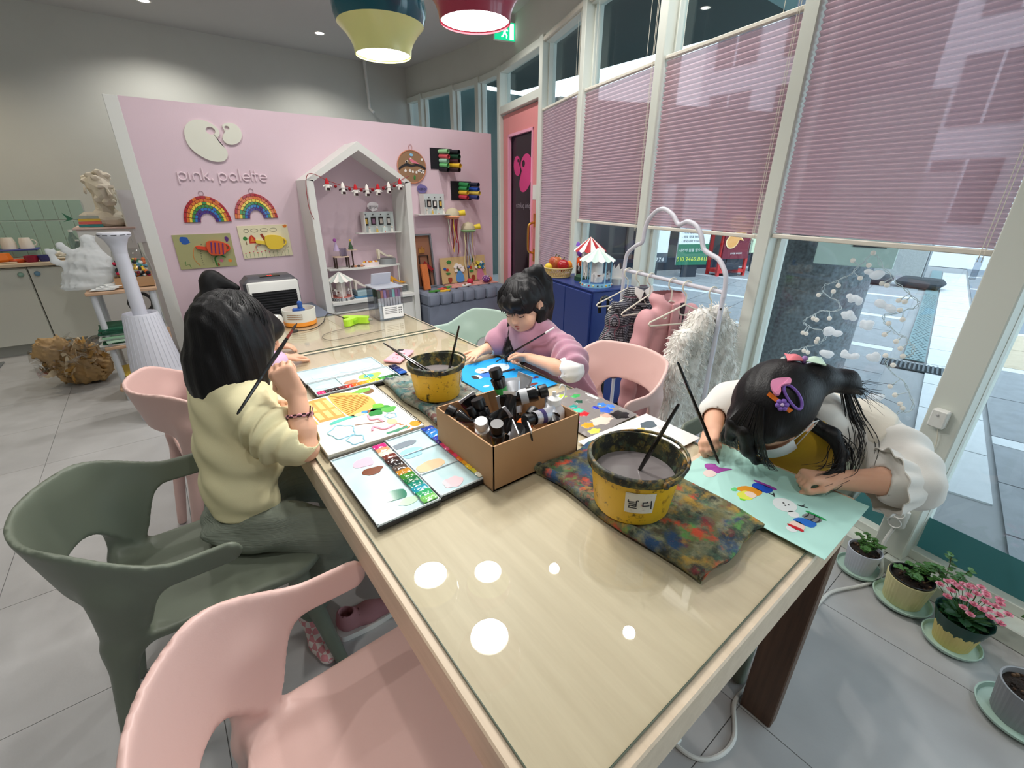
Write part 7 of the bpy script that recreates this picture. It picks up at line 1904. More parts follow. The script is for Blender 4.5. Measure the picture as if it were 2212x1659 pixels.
# ================================================================ clothes rack
RA, RB_ = Vector((2.07, 1.62, 0)), Vector((1.90, .945, 0)); rdir = (RB_ - RA).normalized(); rn = Vector((rdir.y, -rdir.x, 0))
M_rk = mat('white_tube', (214, 214, 224), .35)
t = thing('clothes_rack', 'white tubular children clothes rack with a cloud shaped arch', 'clothes rack', tuple((RA + RB_) / 2))
ARCH = [(2.071, 1.623, 1.009), (2.068, 1.612, 1.086), (2.052, 1.55, 1.136), (2.039, 1.498, 1.162), (2.037, 1.491, 1.212), (2.033, 1.474, 1.267), (2.02, 1.422, 1.315), (2.006, 1.366, 1.326), (1.991, 1.305, 1.3), (1.98, 1.261, 1.261), (1.967, 1.212, 1.276), (1.954, 1.16, 1.264), (1.944, 1.12, 1.225), (1.937, 1.092, 1.168), (1.926, 1.049, 1.148), (1.914, 1.0, 1.13), (1.902, .958, 1.084), (1.899, .945, 1.04), (1.899, .942, .98)]
sm(G().tube(bez(ARCH, 5), .0105, 10), 'cloud_arch', M_rk, t)
for P in (RA, RB_):
 sm(G().cyl((P.x, P.y, .03), (P.x, P.y, 1.01), .0105, n=12), 'post', M_rk, t)
 q0, q1 = P + rn * .19, P - rn * .14
 sm(G().tube([(q0.x, q0.y, .012), (P.x, P.y, .022), (q1.x, q1.y, .012)], .012, 10), 'foot', M_rk, t)
sm(G().tube([(RA.x, RA.y, 1.0), (RB_.x, RB_.y, 1.0)], .0095, 10), 'rail', M_rk, t)
sm(G().tube([(RA.x, RA.y, .12), (RB_.x, RB_.y, .12)], .008, 10), 'lower_rail', M_rk, t)
sm(G().ball((RB_.x - .010, RB_.y - .004, .93), .005, 8), 'screw', M_fer, t)
M_hg = mat('ivory_hanger', (226, 222, 206), .4)
def hframe(s_, yaw=0.0):
 p = RA + (RB_ - RA) * s_
 return T(p.x, p.y, 1.0) @ RZ(atan2(-.24, .97) + yaw)
def hanger(s_, yaw, lab, w_=.185):
 A = hframe(s_, yaw)
 t = thing('clothes_hanger', lab, 'hanger', tuple(A @ Vector((0, 0, -.18))), group='ivory hangers on the rack')
 hk = [(.0, .0, -.095), (.0, 0, -.06), (-.004, 0, -.045), (-.024, 0, -.025), (-.026, 0, .0), (-.012, 0, .014), (.006, 0, .014), (.018, 0, .004), (.018, 0, -.012)]
 sm(G().tube([A @ Vector(p) for p in bez(hk, 4)], .0038, 7), 'hook', M_hg, t)
 tri = [(0, 0, -.095), (-w_ * .55, 0, -.14), (-w_ * .97, 0, -.172), (-w_, 0, -.182), (-w_ * .95, 0, -.19), (0, 0, -.19), (w_ * .95, 0, -.19), (w_, 0, -.182), (w_ * .97, 0, -.172), (w_ * .55, 0, -.14)]
 sm(G().tube([A @ Vector(p) for p in tri], .0042, 7, True), 'frame', M_hg, t)
 for s2 in (-1, 1): sm(G().tube([A @ Vector((s2 * w_ * .55 + .010 * cos(a_), 0, -.150 + .010 * sin(a_))) for a_ in [pi + pi * q / 6 for q in range(7)]], .003, 6), 'strap_notch', M_hg, t)
 sm(G().tube([A @ Vector((.03 * cos(a_), 0, -.125 + .022 * sin(a_))) for a_ in [pi + pi * q / 8 for q in range(9)]], .003, 6), 'scarf_loop', M_hg, t)
for s_, yw, lab in ((.06, -.12, 'empty ivory hanger nearest the blue cabinet'), (.20, -.05, 'ivory hanger holding the plaid jacket'), (.33, .10, 'empty ivory hanger between plaid jacket and pink coat'), (.56, .02, 'ivory hanger holding the pink coat'), (.70, -.16, 'empty ivory hanger in front of the pink coat'), (.92, .10, 'ivory hanger holding the white fluffy cardigan')): hanger(s_, yw, lab)
def garment(s_, yaw, name, lab, m, zt, zb, w_, thick, sl, openf=0.0, fold=1.5, hood=False, sw=.055, extra=None):
 A = hframe(s_, yaw); R3 = A.to_3x3()
 c = A @ Vector((0, 0, 0))
 lo = (c.x - .34, c.y - .34, zb - .04); hi = (c.x + .34, c.y + .34, .94)
 s = SDF(lo, hi, .0075)
 L = lambda x, y, z: tuple(A @ Vector((x, y, z - 1.0)))
 ax = tuple(R3 @ Vector((0, 1, 0)))
 s.cone(L(0, 0, zt - .03), L(w_ * .86, 0, zt - .078), .036, .040, .02); s.cone(L(0, 0, zt - .03), L(-w_ * .86, 0, zt - .078), .036, .040, .02)
 s.cone(L(-.05, 0, zt - .01), L(.05, 0, zt - .01), .045, .045, .03, sq=ax, sf=.9)
 for k in range(9):
  x = -w_ * .75 + 1.5 * w_ * k / 8
  s.cone(L(x * .92, 0, zt - .06 - .03 * abs(x) / w_), L(x * 1.10, 0, zb + .03), thick, thick * 1.15, .02)
 for d_ in (-1, 1):
  e = L(d_ * (w_ + .040), .0, zt - .085 - sl * .45); f_ = L(d_ * (w_ + .06), -.015, zt - .05 - sl)
  s.cone(L(d_ * w_ * .88, 0, zt - .088), e, sw * .9, sw * .92, .015); s.cone(e, f_, sw * .92, sw * .8, .02)
 if hood: s.ell(L(0, .035, zt + .005), (.11, .06, .05), A, .03); s.ell(L(0, -.02, zt + .02), (.06, .05, .04), A, .02, 's')
 r_ = random.Random(int(s_ * 100)); ph = [r_.uniform(0, 6) for _ in range(6)]
 Ai = np.array(A.inverted())
 def fo(X, Y, Z):
  x = Ai[0, 0] * X + Ai[0, 1] * Y + Ai[0, 2] * Z + Ai[0, 3]; y = Ai[1, 0] * X + Ai[1, 1] * Y + Ai[1, 2] * Z + Ai[1, 3]
  w2 = .006 * np.sin(x * 38 + 6 * Z + ph[0]) + .005 * np.sin(x * 61 - 9 * Z + ph[1]) + .0035 * np.sin(Z * 55 + x * 25 + ph[2]) * np.clip((np.abs(x) - w_ * .8) * 20, 0, 1)
  return fold * w2 + 0 * Z
 s.bend(fo, lo, hi)
 if openf: s.rbox(L(.0, -thick - .02, (zt + zb) / 2 - .06), (openf, thick * 2, zt - zb), .004, A, .006, 's')
 V_, Q_ = s.nets(); V_ = relax(V_, Q_, .5)
 t = thing(name, lab, 'clothing', tuple(A @ Vector((0, 0, zb - 1.0))))
 mesh_np('cloth', V_, Q_, m, t)
 return t, A, L, V_, Q_
# plaid: checked weave from stripes
def plaid(name):
 m = mat(name, (60, 62, 74), .85); nt = m.node_tree; b = nt.nodes['Principled BSDF']
 tc = nt.nodes.new('ShaderNodeTexCoord'); sx = nt.nodes.new('ShaderNodeSeparateXYZ'); nt.links.new(tc.outputs['Object'], sx.inputs[0])
 def stripe(src, fr, thr):
  a = nt.nodes.new('ShaderNodeMath'); a.operation = 'MULTIPLY'; a.inputs[1].default_value = fr; nt.links.new(src, a.inputs[0])
  f_ = nt.nodes.new('ShaderNodeMath'); f_.operation = 'FRACT'; nt.links.new(a.outputs[0], f_.inputs[0])
  g = nt.nodes.new('ShaderNodeMath'); g.operation = 'LESS_THAN'; g.inputs[1].default_value = thr; nt.links.new(f_.outputs[0], g.inputs[0])
  return g.outputs[0]
 def mixc(fac, prev, c):
  x = nt.nodes.new('ShaderNodeMix'); x.data_type = 'RGBA'; nt.links.new(fac, x.inputs[0])
  if isinstance(prev, tuple): x.inputs[6].default_value = lin(prev) + (1,)
  else: nt.links.new(prev, x.inputs[6])
  x.inputs[7].default_value = lin(c) + (1,); return x.outputs[2]
 ad = nt.nodes.new('ShaderNodeMath'); ad.operation = 'ADD'; nt.links.new(sx.outputs[0], ad.inputs[0]); nt.links.new(sx.outputs[1], ad.inputs[1])
 c = (78, 80, 92)
 c = mixc(stripe(ad.outputs[0], 13, .45), c, (48, 48, 56)); c = mixc(stripe(sx.outputs[2], 13, .45), c, (40, 40, 48))
 c = mixc(stripe(sx.outputs[2], 110, .35), c, (176, 178, 184)); c = mixc(stripe(ad.outputs[0], 110, .28), c, (30, 30, 36))
 c = mixc(stripe(ad.outputs[0], 6.5, .03), c, (140, 100, 112)); c = mixc(stripe(sx.outputs[2], 6.5, .03), c, (140, 100, 112))
 nt.links.new(c, b.inputs['Base Color']); return m
t, A, L, _, _ = garment(.20, -.05, 'plaid_jacket', 'black and white plaid jacket with a white collar on the rack', plaid('plaid_wool'), .895, .42, .135, .030, .40, sw=.048)
for d_ in (-1, 1):
 G().prism([(0, .0), (d_ * .055, .025), (d_ * .06, -.01), (d_ * .03, -.05)], .006, A @ T(0, -.045, -.085) @ RX(pi / 2 - .3)).build('collar', M_gw, t)
M_pc = mat('pink_parka', (214, 160, 164), .55, var=.05, vscale=8)
t, A, L, _, _ = garment(.56, .02, 'pink_coat', 'dusty pink hooded winter coat hanging on the rack', M_pc, .905, .30, .155, .042, .46, hood=True, fold=.9, sw=.052)
G().box((-.012, -.052, -.36), (.05, .012, .52), A, bev=.004).build('placket', M_pc, t)
for k in range(4): sm(G().lathe([(.0001, .004), (.007, .003), (.008, 0)], (0, 0, 0), 12, A @ T(.02, -.062, -.22 - .11 * k) @ RX(pi / 2)), 'snap_button', mat('snap_dark', (110, 80, 84), .4), t)
M_lin = mat('coat_lining', (52, 30, 40), .7)
G().box((.035, -.048, -.33), (.035, .01, .46), A, bev=.003).build('dark_lining', M_lin, t)
for d_ in (-1, 1): G().box((d_ * .085, -.062, -.46), (.09, .006, .05), A @ T(d_ * .085, 0, -.46) @ RY(.12 * d_) @ T(-d_ * .085, 0, .46), bev=.002).build('pocket_flap', M_pc, t)
M_fur = mat('ivory_fur', (244, 241, 234), .9, var=.08, vscale=30)
t, A, L, V_, Q_ = garment(.92, .10, 'fluffy_cardigan', 'ivory fluffy long haired cardigan hanging nearest the viewer', M_fur, .885, .30, .165, .030, .50, openf=.09, fold=1.0, sw=.05)
r_ = np.random.default_rng(4)
fc = V_[Q_]; ctr = fc.mean(1); nr = np.cross(fc[:, 1] - fc[:, 0], fc[:, 2] - fc[:, 0]); nr /= (np.linalg.norm(nr, axis=1)[:, None] + 1e-9)
sel = r_.choice(len(ctr), 9000); c_, n_ = ctr[sel], nr[sel]
dirs = n_ * .6 + np.array((0, 0, -1.0)) + r_.normal(0, .45, c_.shape); dirs /= np.linalg.norm(dirs, axis=1)[:, None]
side = np.cross(dirs, n_ + r_.normal(0, .2, c_.shape)); side /= (np.linalg.norm(side, axis=1)[:, None] + 1e-9)
ln = r_.uniform(.018, .036, len(c_))[:, None]
FV = np.stack([c_ - side * .0016, c_ + side * .0016, c_ + dirs * ln * .6 + n_ * .006 + side * .0009, c_ + dirs * ln + n_ * .003], 1).reshape(-1, 3)
FQ = np.arange(len(FV)).reshape(-1, 4)
tag(mesh_np('fur', FV, FQ, M_fur, t), kind='stuff')
# ================================================================ string lights, cotton clouds
M_wire = thin_glass('clear_wire', (214, 226, 228), 5.0)
LEFT = [(2.165, 0.532, 1.187), (2.172, 0.565, 1.133), (2.179, 0.598, 1.085), (2.193, 0.664, 1.043), (2.194, 0.668, 1.009), (2.182, 0.612, 0.987), (2.176, 0.585, 0.954), (2.191, 0.654, 0.932), (2.203, 0.708, 0.885), (2.201, 0.701, 0.858), (2.185, 0.625, 0.85), (2.183, 0.615, 0.811), (2.196, 0.676, 0.764), (2.209, 0.737, 0.723), (2.216, 0.77, 0.673)]
RIGHT = [(2.162, 0.521, 1.176), (2.149, 0.461, 1.118), (2.137, 0.405, 1.075), (2.124, 0.346, 1.035), (2.128, 0.364, 1.003), (2.143, 0.432, 0.964), (2.137, 0.406, 0.927), (2.125, 0.349, 0.9), (2.117, 0.315, 0.874), (2.118, 0.316, 0.837), (2.131, 0.376, 0.805), (2.128, 0.361, 0.771), (2.114, 0.301, 0.736), (2.104, 0.252, 0.66), (2.11, 0.282, 0.62), (2.122, 0.336, 0.573), (2.116, 0.308, 0.531), (2.103, 0.247, 0.501), (2.091, 0.193, 0.469)]
BULB = [(2.177, 0.591, 1.151), (2.164, 0.53, 1.186), (2.165, 0.532, 1.14), (2.168, 0.548, 1.089), (2.151, 0.471, 1.081), (2.148, 0.454, 1.077), (2.183, 0.617, 1.048), (2.186, 0.629, 1.022), (2.197, 0.682, 0.997), (2.137, 0.403, 1.03), (2.132, 0.384, 1.029), (2.134, 0.39, 0.997), (2.13, 0.372, 0.965), (2.138, 0.41, 0.941), (2.196, 0.677, 0.896), (2.193, 0.662, 0.893), (2.183, 0.615, 0.911), (2.138, 0.41, 0.897), (2.129, 0.368, 0.882), (2.202, 0.704, 0.824), (2.199, 0.689, 0.824), (2.125, 0.348, 0.86), (2.187, 0.637, 0.815), (2.188, 0.64, 0.802), (2.133, 0.385, 0.82), (2.121, 0.333, 0.835), (2.196, 0.679, 0.747), (2.193, 0.661, 0.745), (2.214, 0.761, 0.682), (2.126, 0.352, 0.792), (2.123, 0.338, 0.71), (2.117, 0.314, 0.683), (2.112, 0.29, 0.656), (2.11, 0.278, 0.643), (2.117, 0.314, 0.565), (2.11, 0.283, 0.579), (2.117, 0.312, 0.545), (2.097, 0.219, 0.481)]
CLOUD = [(2.157, 0.497, 1.11), (2.167, 0.544, 1.007), (2.145, 0.443, 1.003), (2.168, 0.547, 0.943), (2.152, 0.475, 0.919), (2.176, 0.584, 0.861), (2.175, 0.579, 0.762), (2.157, 0.499, 0.791), (2.142, 0.426, 0.804), (2.19, 0.65, 0.702), (2.175, 0.578, 0.647), (2.151, 0.471, 0.68), (2.129, 0.37, 0.652)]
t = thing('string_lights', 'string of white globe lights taped to the window in a fir tree outline', 'string lights', (2.13, .45, .47))
M_wire2 = mat('pale_wire', (206, 222, 226), .25, alpha=.75)
for path in (LEFT, RIGHT):
 P = bez(path, 8)
 for q in range(2): sm(G().tube([p + Vector((.004 * sin(k * .9 + 2 * q), .004 * cos(k * .9 + 3 * q), .004 * sin(k * .8 + q))) for k, p in enumerate(P)], .0013, 5), 'wire', M_wire2, t)
M_glb = sheer('globe_white', (252, 248, 242), .5, .75, .02)
allp = bez(LEFT, 8) + bez(RIGHT, 8)
for k, b_ in enumerate(BULB):
 b_ = Vector(b_) + Vector((-.006, 0, 0))
 g_ = sm(G().ball(b_, .0092, 12), 'globe', M_glb, t)
 near = min(allp, key=lambda p: (p - b_).length)
 sm(G().tube([b_ + (near - b_).normalized() * .008, b_ + (near - b_).normalized() * .016, near], [.004, .002, .001], 6), 'lead', M_wire2, g_)
M_cot = sheer('cotton_wool', (250, 252, 254), .5, .75, .02)
for k, c_ in enumerate(CLOUD):
 r_ = random.Random(k); w_ = r_.uniform(.8, 1.25)
 c_ = Vector(c_) + Vector((-.012, 0, 0))
 s = SDF(c_ - Vector((.03, .05, .04)), c_ + Vector((.03, .05, .04)), .0035)
 for q in range(7): s.ell((c_.x + r_.uniform(-.004, .004), c_.y + r_.uniform(-.024, .024) * w_, c_.z + r_.uniform(-.012, .012)), (.010, .013 * w_, .011), k=.006)
 s.bend(lambda X, Y, Z: .0012 * np.sin(X * 700 + Y * 500) * np.sin(Z * 620 + Y * 300), s.lo, s.lo + .2)
 o = s.obj('cotton_cloud', M_cot, None, 1)
 tag(o, 'small cotton wool cloud on the window pane, %s' % ('topmost one', 'left of the drain on the column', 'upper middle one', 'next to the left wire bend', 'at the column edge', 'left one beside the lowest wire curl', 'left one low on the column', 'faint middle one', 'large one above the drain grate', 'one just above the hair bow', 'one behind the hair bow', 'one above the white collar', 'lowest one on the right')[k], 'cotton cloud', 'cotton clouds on the window')
# controller box and outlet on the post
FP = frame((2.10, .14, 0), (.212, .977, 0), (-.977, .212, 0))
t = thing('light_controller', 'small white string light control box on the window post', 'control box', tuple(FP @ Vector((0, .1, .64))))
G().box((.005, .092, .675), (.045, .03, .065), FP, bev=.004).build('housing', M_white, t); sm(G().lathe([(.0001, .003), (.004, .002), (.005, 0)], (0, 0, 0), 10, FP @ T(.008, .108, .69) @ RX(-pi / 2)), 'button', mat('btn_grey', (190, 190, 190), .4), t)
sm(G().tube(bez([FP @ Vector(p) for p in ((.0, .09, .642), (-.012, .085, .58), (-.004, .085, .52), (-.02, .085, .46), (.01, .085, .38))], 6), .0018, 5), 'cable', M_cord, t)
t = thing('power_socket', 'white double power socket fixed low on the window post', 'power socket', tuple(FP @ Vector((0, .1, .2))))
sm(G().box((.0, .095, .255), (.058, .032, .098), FP, bev=.014), 'housing', M_white, t, 50)
for z_ in (.278, .234):
 f_ = sm(G().lathe([(.022, .0), (.021, .004), (.019, .001), (.019, -.008), (.0001, -.008)], (0, 0, 0), 24, FP @ T(0, .110, z_) @ RX(-pi / 2)), 'socket_cup', mat('socket_cup', (222, 222, 218), .4), t)
 for d_ in (-1, 1): sm(G().cyl(FP @ Vector((d_ * .007, .103, z_)), FP @ Vector((d_ * .007, .1035, z_)), .0026, n=8), 'pin_hole', mat('pin_hole', (40, 40, 40), .6), f_)
sm(G().cyl(FP @ Vector((.045, .095, .250)), FP @ Vector((.080, .10, .246)), .013, .016, n=12), 'side_plug', M_white, t)
t = thing('extension_cable', 'white extension cable running over the floor under the table corner', 'cable', (1.4, .22, 0))
cpts = [tuple(FP @ Vector((0, .095, .205))), tuple(FP @ Vector((.0, .13, .12))), (1.935, .135, .02), (1.845, .165, .007), (1.722, .223, .007), (1.64, .235, .007), (1.50, .238, .007), (1.33, .256, .007), (1.17, .255, .007), (1.10, .252, .007), (1.03, .2505, .007), (.94, .205, .007), (.857, .213, .007), (.808, .257, .007), (.80, .35, .007), (.79, .60, .007)]
cpts[0] = (cpts[0][0], cpts[0][1], .205)
sm(G().tube(bez(cpts, 6), .0062, 8), 'cable', M_white, t)
G().box((1.36, .256, .008), (.38, .022, .014), bev=.003).build('cable_cover', M_white, t); G().box((.812, .44, .008), (.022, .30, .014), bev=.003).build('cable_cover', M_white, t)
# ================================================================ flower pots
M_soil = mat('soil', (44, 34, 28), .95, var=.5, vscale=60, bump=.8, bscale=90)
M_sauc = mat('mint_saucer', (186, 214, 200), .35)
M_leaf = mat('leaf_green', (72, 116, 54), .45, var=.25, vscale=20); M_leafd = mat('leaf_deep', (40, 84, 44), .35, var=.25, vscale=20)
def leaf(g, p, d_, L_, w_, up=(0, 0, 1), cup_=.15):
 d_ = Vector(d_).normalized(); u = Vector(up); s_ = d_.cross(u)
 s_ = s_.normalized() if s_.length > 1e-4 else Vector((1, 0, 0)); n_ = s_.cross(d_)
 p = Vector(p); vs = []
 for i, (t_, q) in enumerate(((0, .08), (.25, .75), (.55, 1), (.82, .65), (1, .06))):
  c = p + d_ * L_ * t_ - n_ * (cup_ * L_ * t_ * t_)
  vs += [c - s_ * w_ * q * .5 + n_ * w_ * .12, c, c + s_ * w_ * q * .5 + n_ * w_ * .12]
 fs = []
 for i in range(4): fs += [(3 * i, 3 * i + 1, 3 * i + 4, 3 * i + 3), (3 * i + 1, 3 * i + 2, 3 * i + 5, 3 * i + 4)]
 g.add(vs, fs)
def pot(lab, x, y, r, h, m, sr, inner=None):
 t = thing('flower_pot', lab, 'potted plant', (x, y, .0), group='potted plants along the window')
 sm(G().lathe([(.0001, .003), (sr * .82, .003), (sr * .97, .014), (sr, .024), (sr * .955, .024), (sr * .9, .012), (.0001, .010)], (x, y, 0), 36), 'saucer', M_sauc, t, 40)
 n_ = 72; z0 = .0105
 g = G(); vs = []; fs = []
 prof = [(r * .80, z0), (r * .82, z0 + .004), (r, z0 + h), (r * .94, z0 + h), (r * .90, z0 + h * .86)]
 for k, (q, z_) in enumerate(prof):
  for i in range(n_):
   rr = q * (1 + (.012 if (i % 2 and 1 <= k <= 2) else 0)); a_ = 2 * pi * i / n_
   vs.append((x + rr * cos(a_), y + rr * sin(a_), z_))
 for k in range(len(prof) - 1):
  for i in range(n_): fs.append((k * n_ + i, k * n_ + (i + 1) % n_, (k + 1) * n_ + (i + 1) % n_, (k + 1) * n_ + i))
 g.add(vs, fs).build('ribbed_pot', m, t)
 if inner: sm(G().lathe([(r * .93, z0 + h), (r * .96, z0 + h + .006), (r * .90, z0 + h + .006), (r * .88, z0 + h * .8)], (x, y, 0), 40), 'inner_pot', inner, t)
 sm(G().lathe([(.0001, z0 + h * .92), (r * .5, z0 + h * .90), (r * .91, z0 + h * .86)], (x, y, 0), 24), 'soil', M_soil, t)
 q_ = random.Random(int(x * 1000))
 for k in range(26):
  a_, rr = q_.uniform(0, 6.28), r * .82 * sqrt(q_.random())
  sm(G().ball((x + rr * cos(a_), y + rr * sin(a_), z0 + h * .905), q_.uniform(.003, .007), 6), 'bark_chip', mat('bark_%d' % (k % 3), ((70, 50, 36), (40, 30, 24), (100, 78, 58))[k % 3], .9), t)
 return t, z0 + h * .9
def sprig(t, x, y, z, n, spread, hgt, lsize, m, seed):
 q = random.Random(seed)
 for k in range(n):
  a_ = q.uniform(0, 6.28); e = Vector((x + spread * cos(a_) * q.uniform(.4, 1), y + spread * sin(a_) * q.uniform(.4, 1), z + hgt * q.uniform(.5, 1)))
  b_ = Vector((x + .3 * (e.x - x), y + .3 * (e.y - y), z)); mid = (b_ + e) / 2 + Vector((0, 0, .01))
  P = bez([b_, mid, e], 4)
  st = sm(G().tube(P, .0012, 5), 'stem', mat('stem_brown', (86, 84, 48), .7), t)
  g = G()
  for i, p in enumerate(P[2:]):
   for d_ in range(2): leaf(g, p, (cos(a_ + 1.6 * d_ + i + .6), sin(a_ + 1.6 * d_ + i + .6), .25), lsize * q.uniform(.7, 1.1), lsize * .75)
  g.build('foliage', m, st)
M_potg = mat('pot_lilac_grey', (192, 196, 206), .5); M_potc = mat('pot_cream', (222, 214, 160), .5); M_poty = mat('pot_yellow', (226, 206, 130), .5); M_potl = mat('pot_grey', (150, 152, 156), .5)
t, z_ = pot('grey ribbed pot with a few sprigs on a mint saucer next to the window post', 1.925, .205, .056, .100, M_potg, .075); sprig(t, 1.925, .205, z_, 8, .06, .055, .018, M_leaf, 1)
t, z_ = pot('cream ribbed pot of dark soil and clover like sprigs', 1.875, .055, .068, .110, M_potc, .088, mat('inner_black', (30, 30, 34), .4)); sprig(t, 1.895, .04, z_, 9, .075, .055, .020, M_leaf, 2); sprig(t, 1.93, -.03, z_, 4, .06, .14, .022, M_leaf, 7)
t, z_ = pot('yellow ribbed pot with a pink flowering kalanchoe in dark green wrap', 1.795, -.095, .058, .075, M_poty, .078)
sm(G().lathe([(.050, .05), (.064, .10), (.074, .135), (.070, .132), (.055, .09)], (1.795, -.095, 0), 14), 'wrap', mat('dark_green_wrap', (20, 66, 58), .4), t)
q = random.Random(9)
for k in range(26):
 a_ = k * 2.39; rr = .03 + .035 * (k / 26); g = G(); leaf(g, (1.795 + .012 * cos(a_), -.095 + .012 * sin(a_), .10 + .03 * (1 - k / 26)), (cos(a_), sin(a_), .35), .055, .034); g.build('leaf', M_leafd, t)
M_pet = [mat('petal_pink', (232, 140, 164), .5), mat('petal_light', (244, 182, 196), .5)]
for k in range(30):
 a_ = k * 2.39; rr = .085 * sqrt((k + .5) / 30); c_ = Vector((1.80 + rr * cos(a_), -.095 + rr * sin(a_), .185 + .028 * cos(rr * 16) + q.uniform(-.008, .012)))
 sm(G().tube([(1.795, -.095, .11), (c_.x, c_.y, c_.z - .004)], .0012, 4), 'flower_stalk', M_leaf, t)
 for ring, (n2, s2, tl) in enumerate(((6, .0135, .15), (6, .0105, .7), (4, .007, 1.6))):
  g = G()
  for i in range(n2):
   b_ = 2 * pi * i / n2 + ring * .5 + k; leaf(g, c_ + Vector((0, 0, .0015 * ring)), (cos(b_), sin(b_), tl), s2, s2 * 1.0, cup_=-.15)
  g.build('petals', M_pet[(k + ring) % 2], t)
t, z_ = pot('grey ribbed pot with a jade plant at the frame edge', 1.635, -.268, .072, .115, M_potl, .095)
P = bez([(1.635, -.268, z_), (1.66, -.28, z_ + .07), (1.70, -.25, z_ + .13), (1.735, -.215, z_ + .17)], 5); sm(G().tube(P, [.005 - .0002 * k for k in range(len(P))], 7), 'trunk', mat('trunk_green', (96, 104, 60), .7), t)
P2 = bez([(1.655, -.278, z_ + .06), (1.64, -.33, z_ + .12), (1.65, -.37, z_ + .17)], 5); sm(G().tube(P2, .003, 6), 'branch', mat('trunk_green', (96, 104, 60), .7), t)
for k in range(20):
 pp = (P if k < 13 else P2)[-1 - (k % 5)]; a_ = k * 2.4; g = G(); leaf(g, pp, (cos(a_), sin(a_), .25 * sin(k)), .036, .024, cup_=.25); g.build('jade_leaf', M_leafd if k % 3 else M_leaf, t)
# ================================================================ people
M_skin = mat('skin', (226, 176, 148), .5, sss=.12, var=.04, vscale=14, spec=.35)
M_lip = mat('lip', (196, 116, 108), .45)
M_dark = mat('lash', (24, 18, 18), .6)
def hairmat():
 if 'black_hair' in MATS: return MATS['black_hair']
 m = mat('black_hair', (16, 15, 17), .46, spec=.35); nt = m.node_tree; b = nt.nodes['Principled BSDF']
 tc = nt.nodes.new('ShaderNodeTexCoord'); mp = nt.nodes.new('ShaderNodeMapping'); mp.inputs['Scale'].default_value = (260, 260, 14)
 n = nt.nodes.new('ShaderNodeTexNoise'); n.inputs['Scale'].default_value = 1.0; n.inputs['Detail'].default_value = 2
 bp = nt.nodes.new('ShaderNodeBump'); bp.inputs['Strength'].default_value = .22; bp.inputs['Distance'].default_value = .004
 nt.links.new(tc.outputs['Object'], mp.inputs[0]); nt.links.new(mp.outputs[0], n.inputs[0]); nt.links.new(n.outputs[0], bp.inputs['Height']); nt.links.new(bp.outputs[0], b.inputs['Normal'])
 return m
M_hair = hairmat()
V3 = lambda *a: Vector(a)
def basis(f, u):
 f = Vector(f).normalized(); u = Vector(u); r = f.cross(u).normalized(); u = r.cross(f)
 return Matrix((r, f, u)).transposed()            # columns: right, forward, up
class Head:
 def __init__(s, c, f, u, sc=1.0):
  s.c = Vector(c); s.B = basis(f, u); s.sc = sc
 def p(s, x, y, z): return tuple(s.c + s.B @ (Vector((x, y, z)) * s.sc))
 def R(s): return s.B.to_4x4()
 def v(s, x, y, z): return s.B @ Vector((x, y, z))
def head_skin(s, H):
 k = H.sc; E = lambda c, r, kk=.012, m='u': s.ell(H.p(*c), tuple(q * k for q in r), H.R(), kk, m)
 E((0, -.012, .028), (.072, .086, .078)); E((0, .028, -.022), (.060, .056, .068), .025)
 E((0, .050, -.070), (.032, .030, .026), .03)                       # chin
 for d in (-1, 1):
  E((d * .034, .052, -.038), (.026, .024, .026), .02)            # cheek
  E((d * .028, .080, .004), (.016, .010, .009), .006, 's')       # eye socket
  E((d * .028, .068, .003), (.013, .012, .010), .004)            # lid
  E((d * .074, -.006, -.008), (.009, .017, .026), .005); E((d * .080, .000, -.006), (.004, .009, .016), .003, 's')
 s.cone(H.p(0, .076, .010), H.p(0, .092, -.022), .007 * k, .0095 * k, .010)
 for d in (-1, 1): s.cone(H.p(d * .008, .084, -.025), H.p(d * .006, .086, -.024), .006 * k, .006 * k, .006)
 s.cone(H.p(-.014, .078, -.047), H.p(.014, .078, -.047), .0058 * k, .0058 * k, .005); s.cone(H.p(-.010, .076, -.056), H.p(.010, .076, -.056), .0062 * k, .0062 * k, .005)
 s.cone(H.p(-.016, .087, -.0515), H.p(.016, .087, -.0515), .0016 * k, .0016 * k, .002, 's')
def face_parts(H, par):
 for d in (-1, 1):
  lash = [H.p(d * (.028 + .0155 * cos(a)), .0795 - .006 * abs(cos(a)), .000 - .0055 * sin(a)) for a in [pi * q / 8 for q in range(9)]]
  sm(G().tube(lash, .0013, 5), 'eyelashes', M_dark, par)
  br = [H.p(d * (.014 + .007 * q), .080 - .0035 * q, .024 + .0022 * q - .0007 * q * q) for q in range(5)]
  sm(G().tube(br, [.001, .0022, .0024, .002, .0008], 5), 'eyebrow', M_dark, par)
 g = G()
 g.tube([H.p(-.013, .0835, -.0475), H.p(-.005, .0865, -.0455), H.p(0, .0865, -.0465), H.p(.005, .0865, -.0455), H.p(.013, .0835, -.0475)], [.001, .0034, .003, .0034, .001], 6)
 sm(g, 'upper_lip', M_lip, par)
 sm(G().tube([H.p(-.010, .0825, -.0555), H.p(0, .0855, -.0575), H.p(.010, .0825, -.0555)], [.001, .0042, .001], 6), 'lower_lip', M_lip, par)
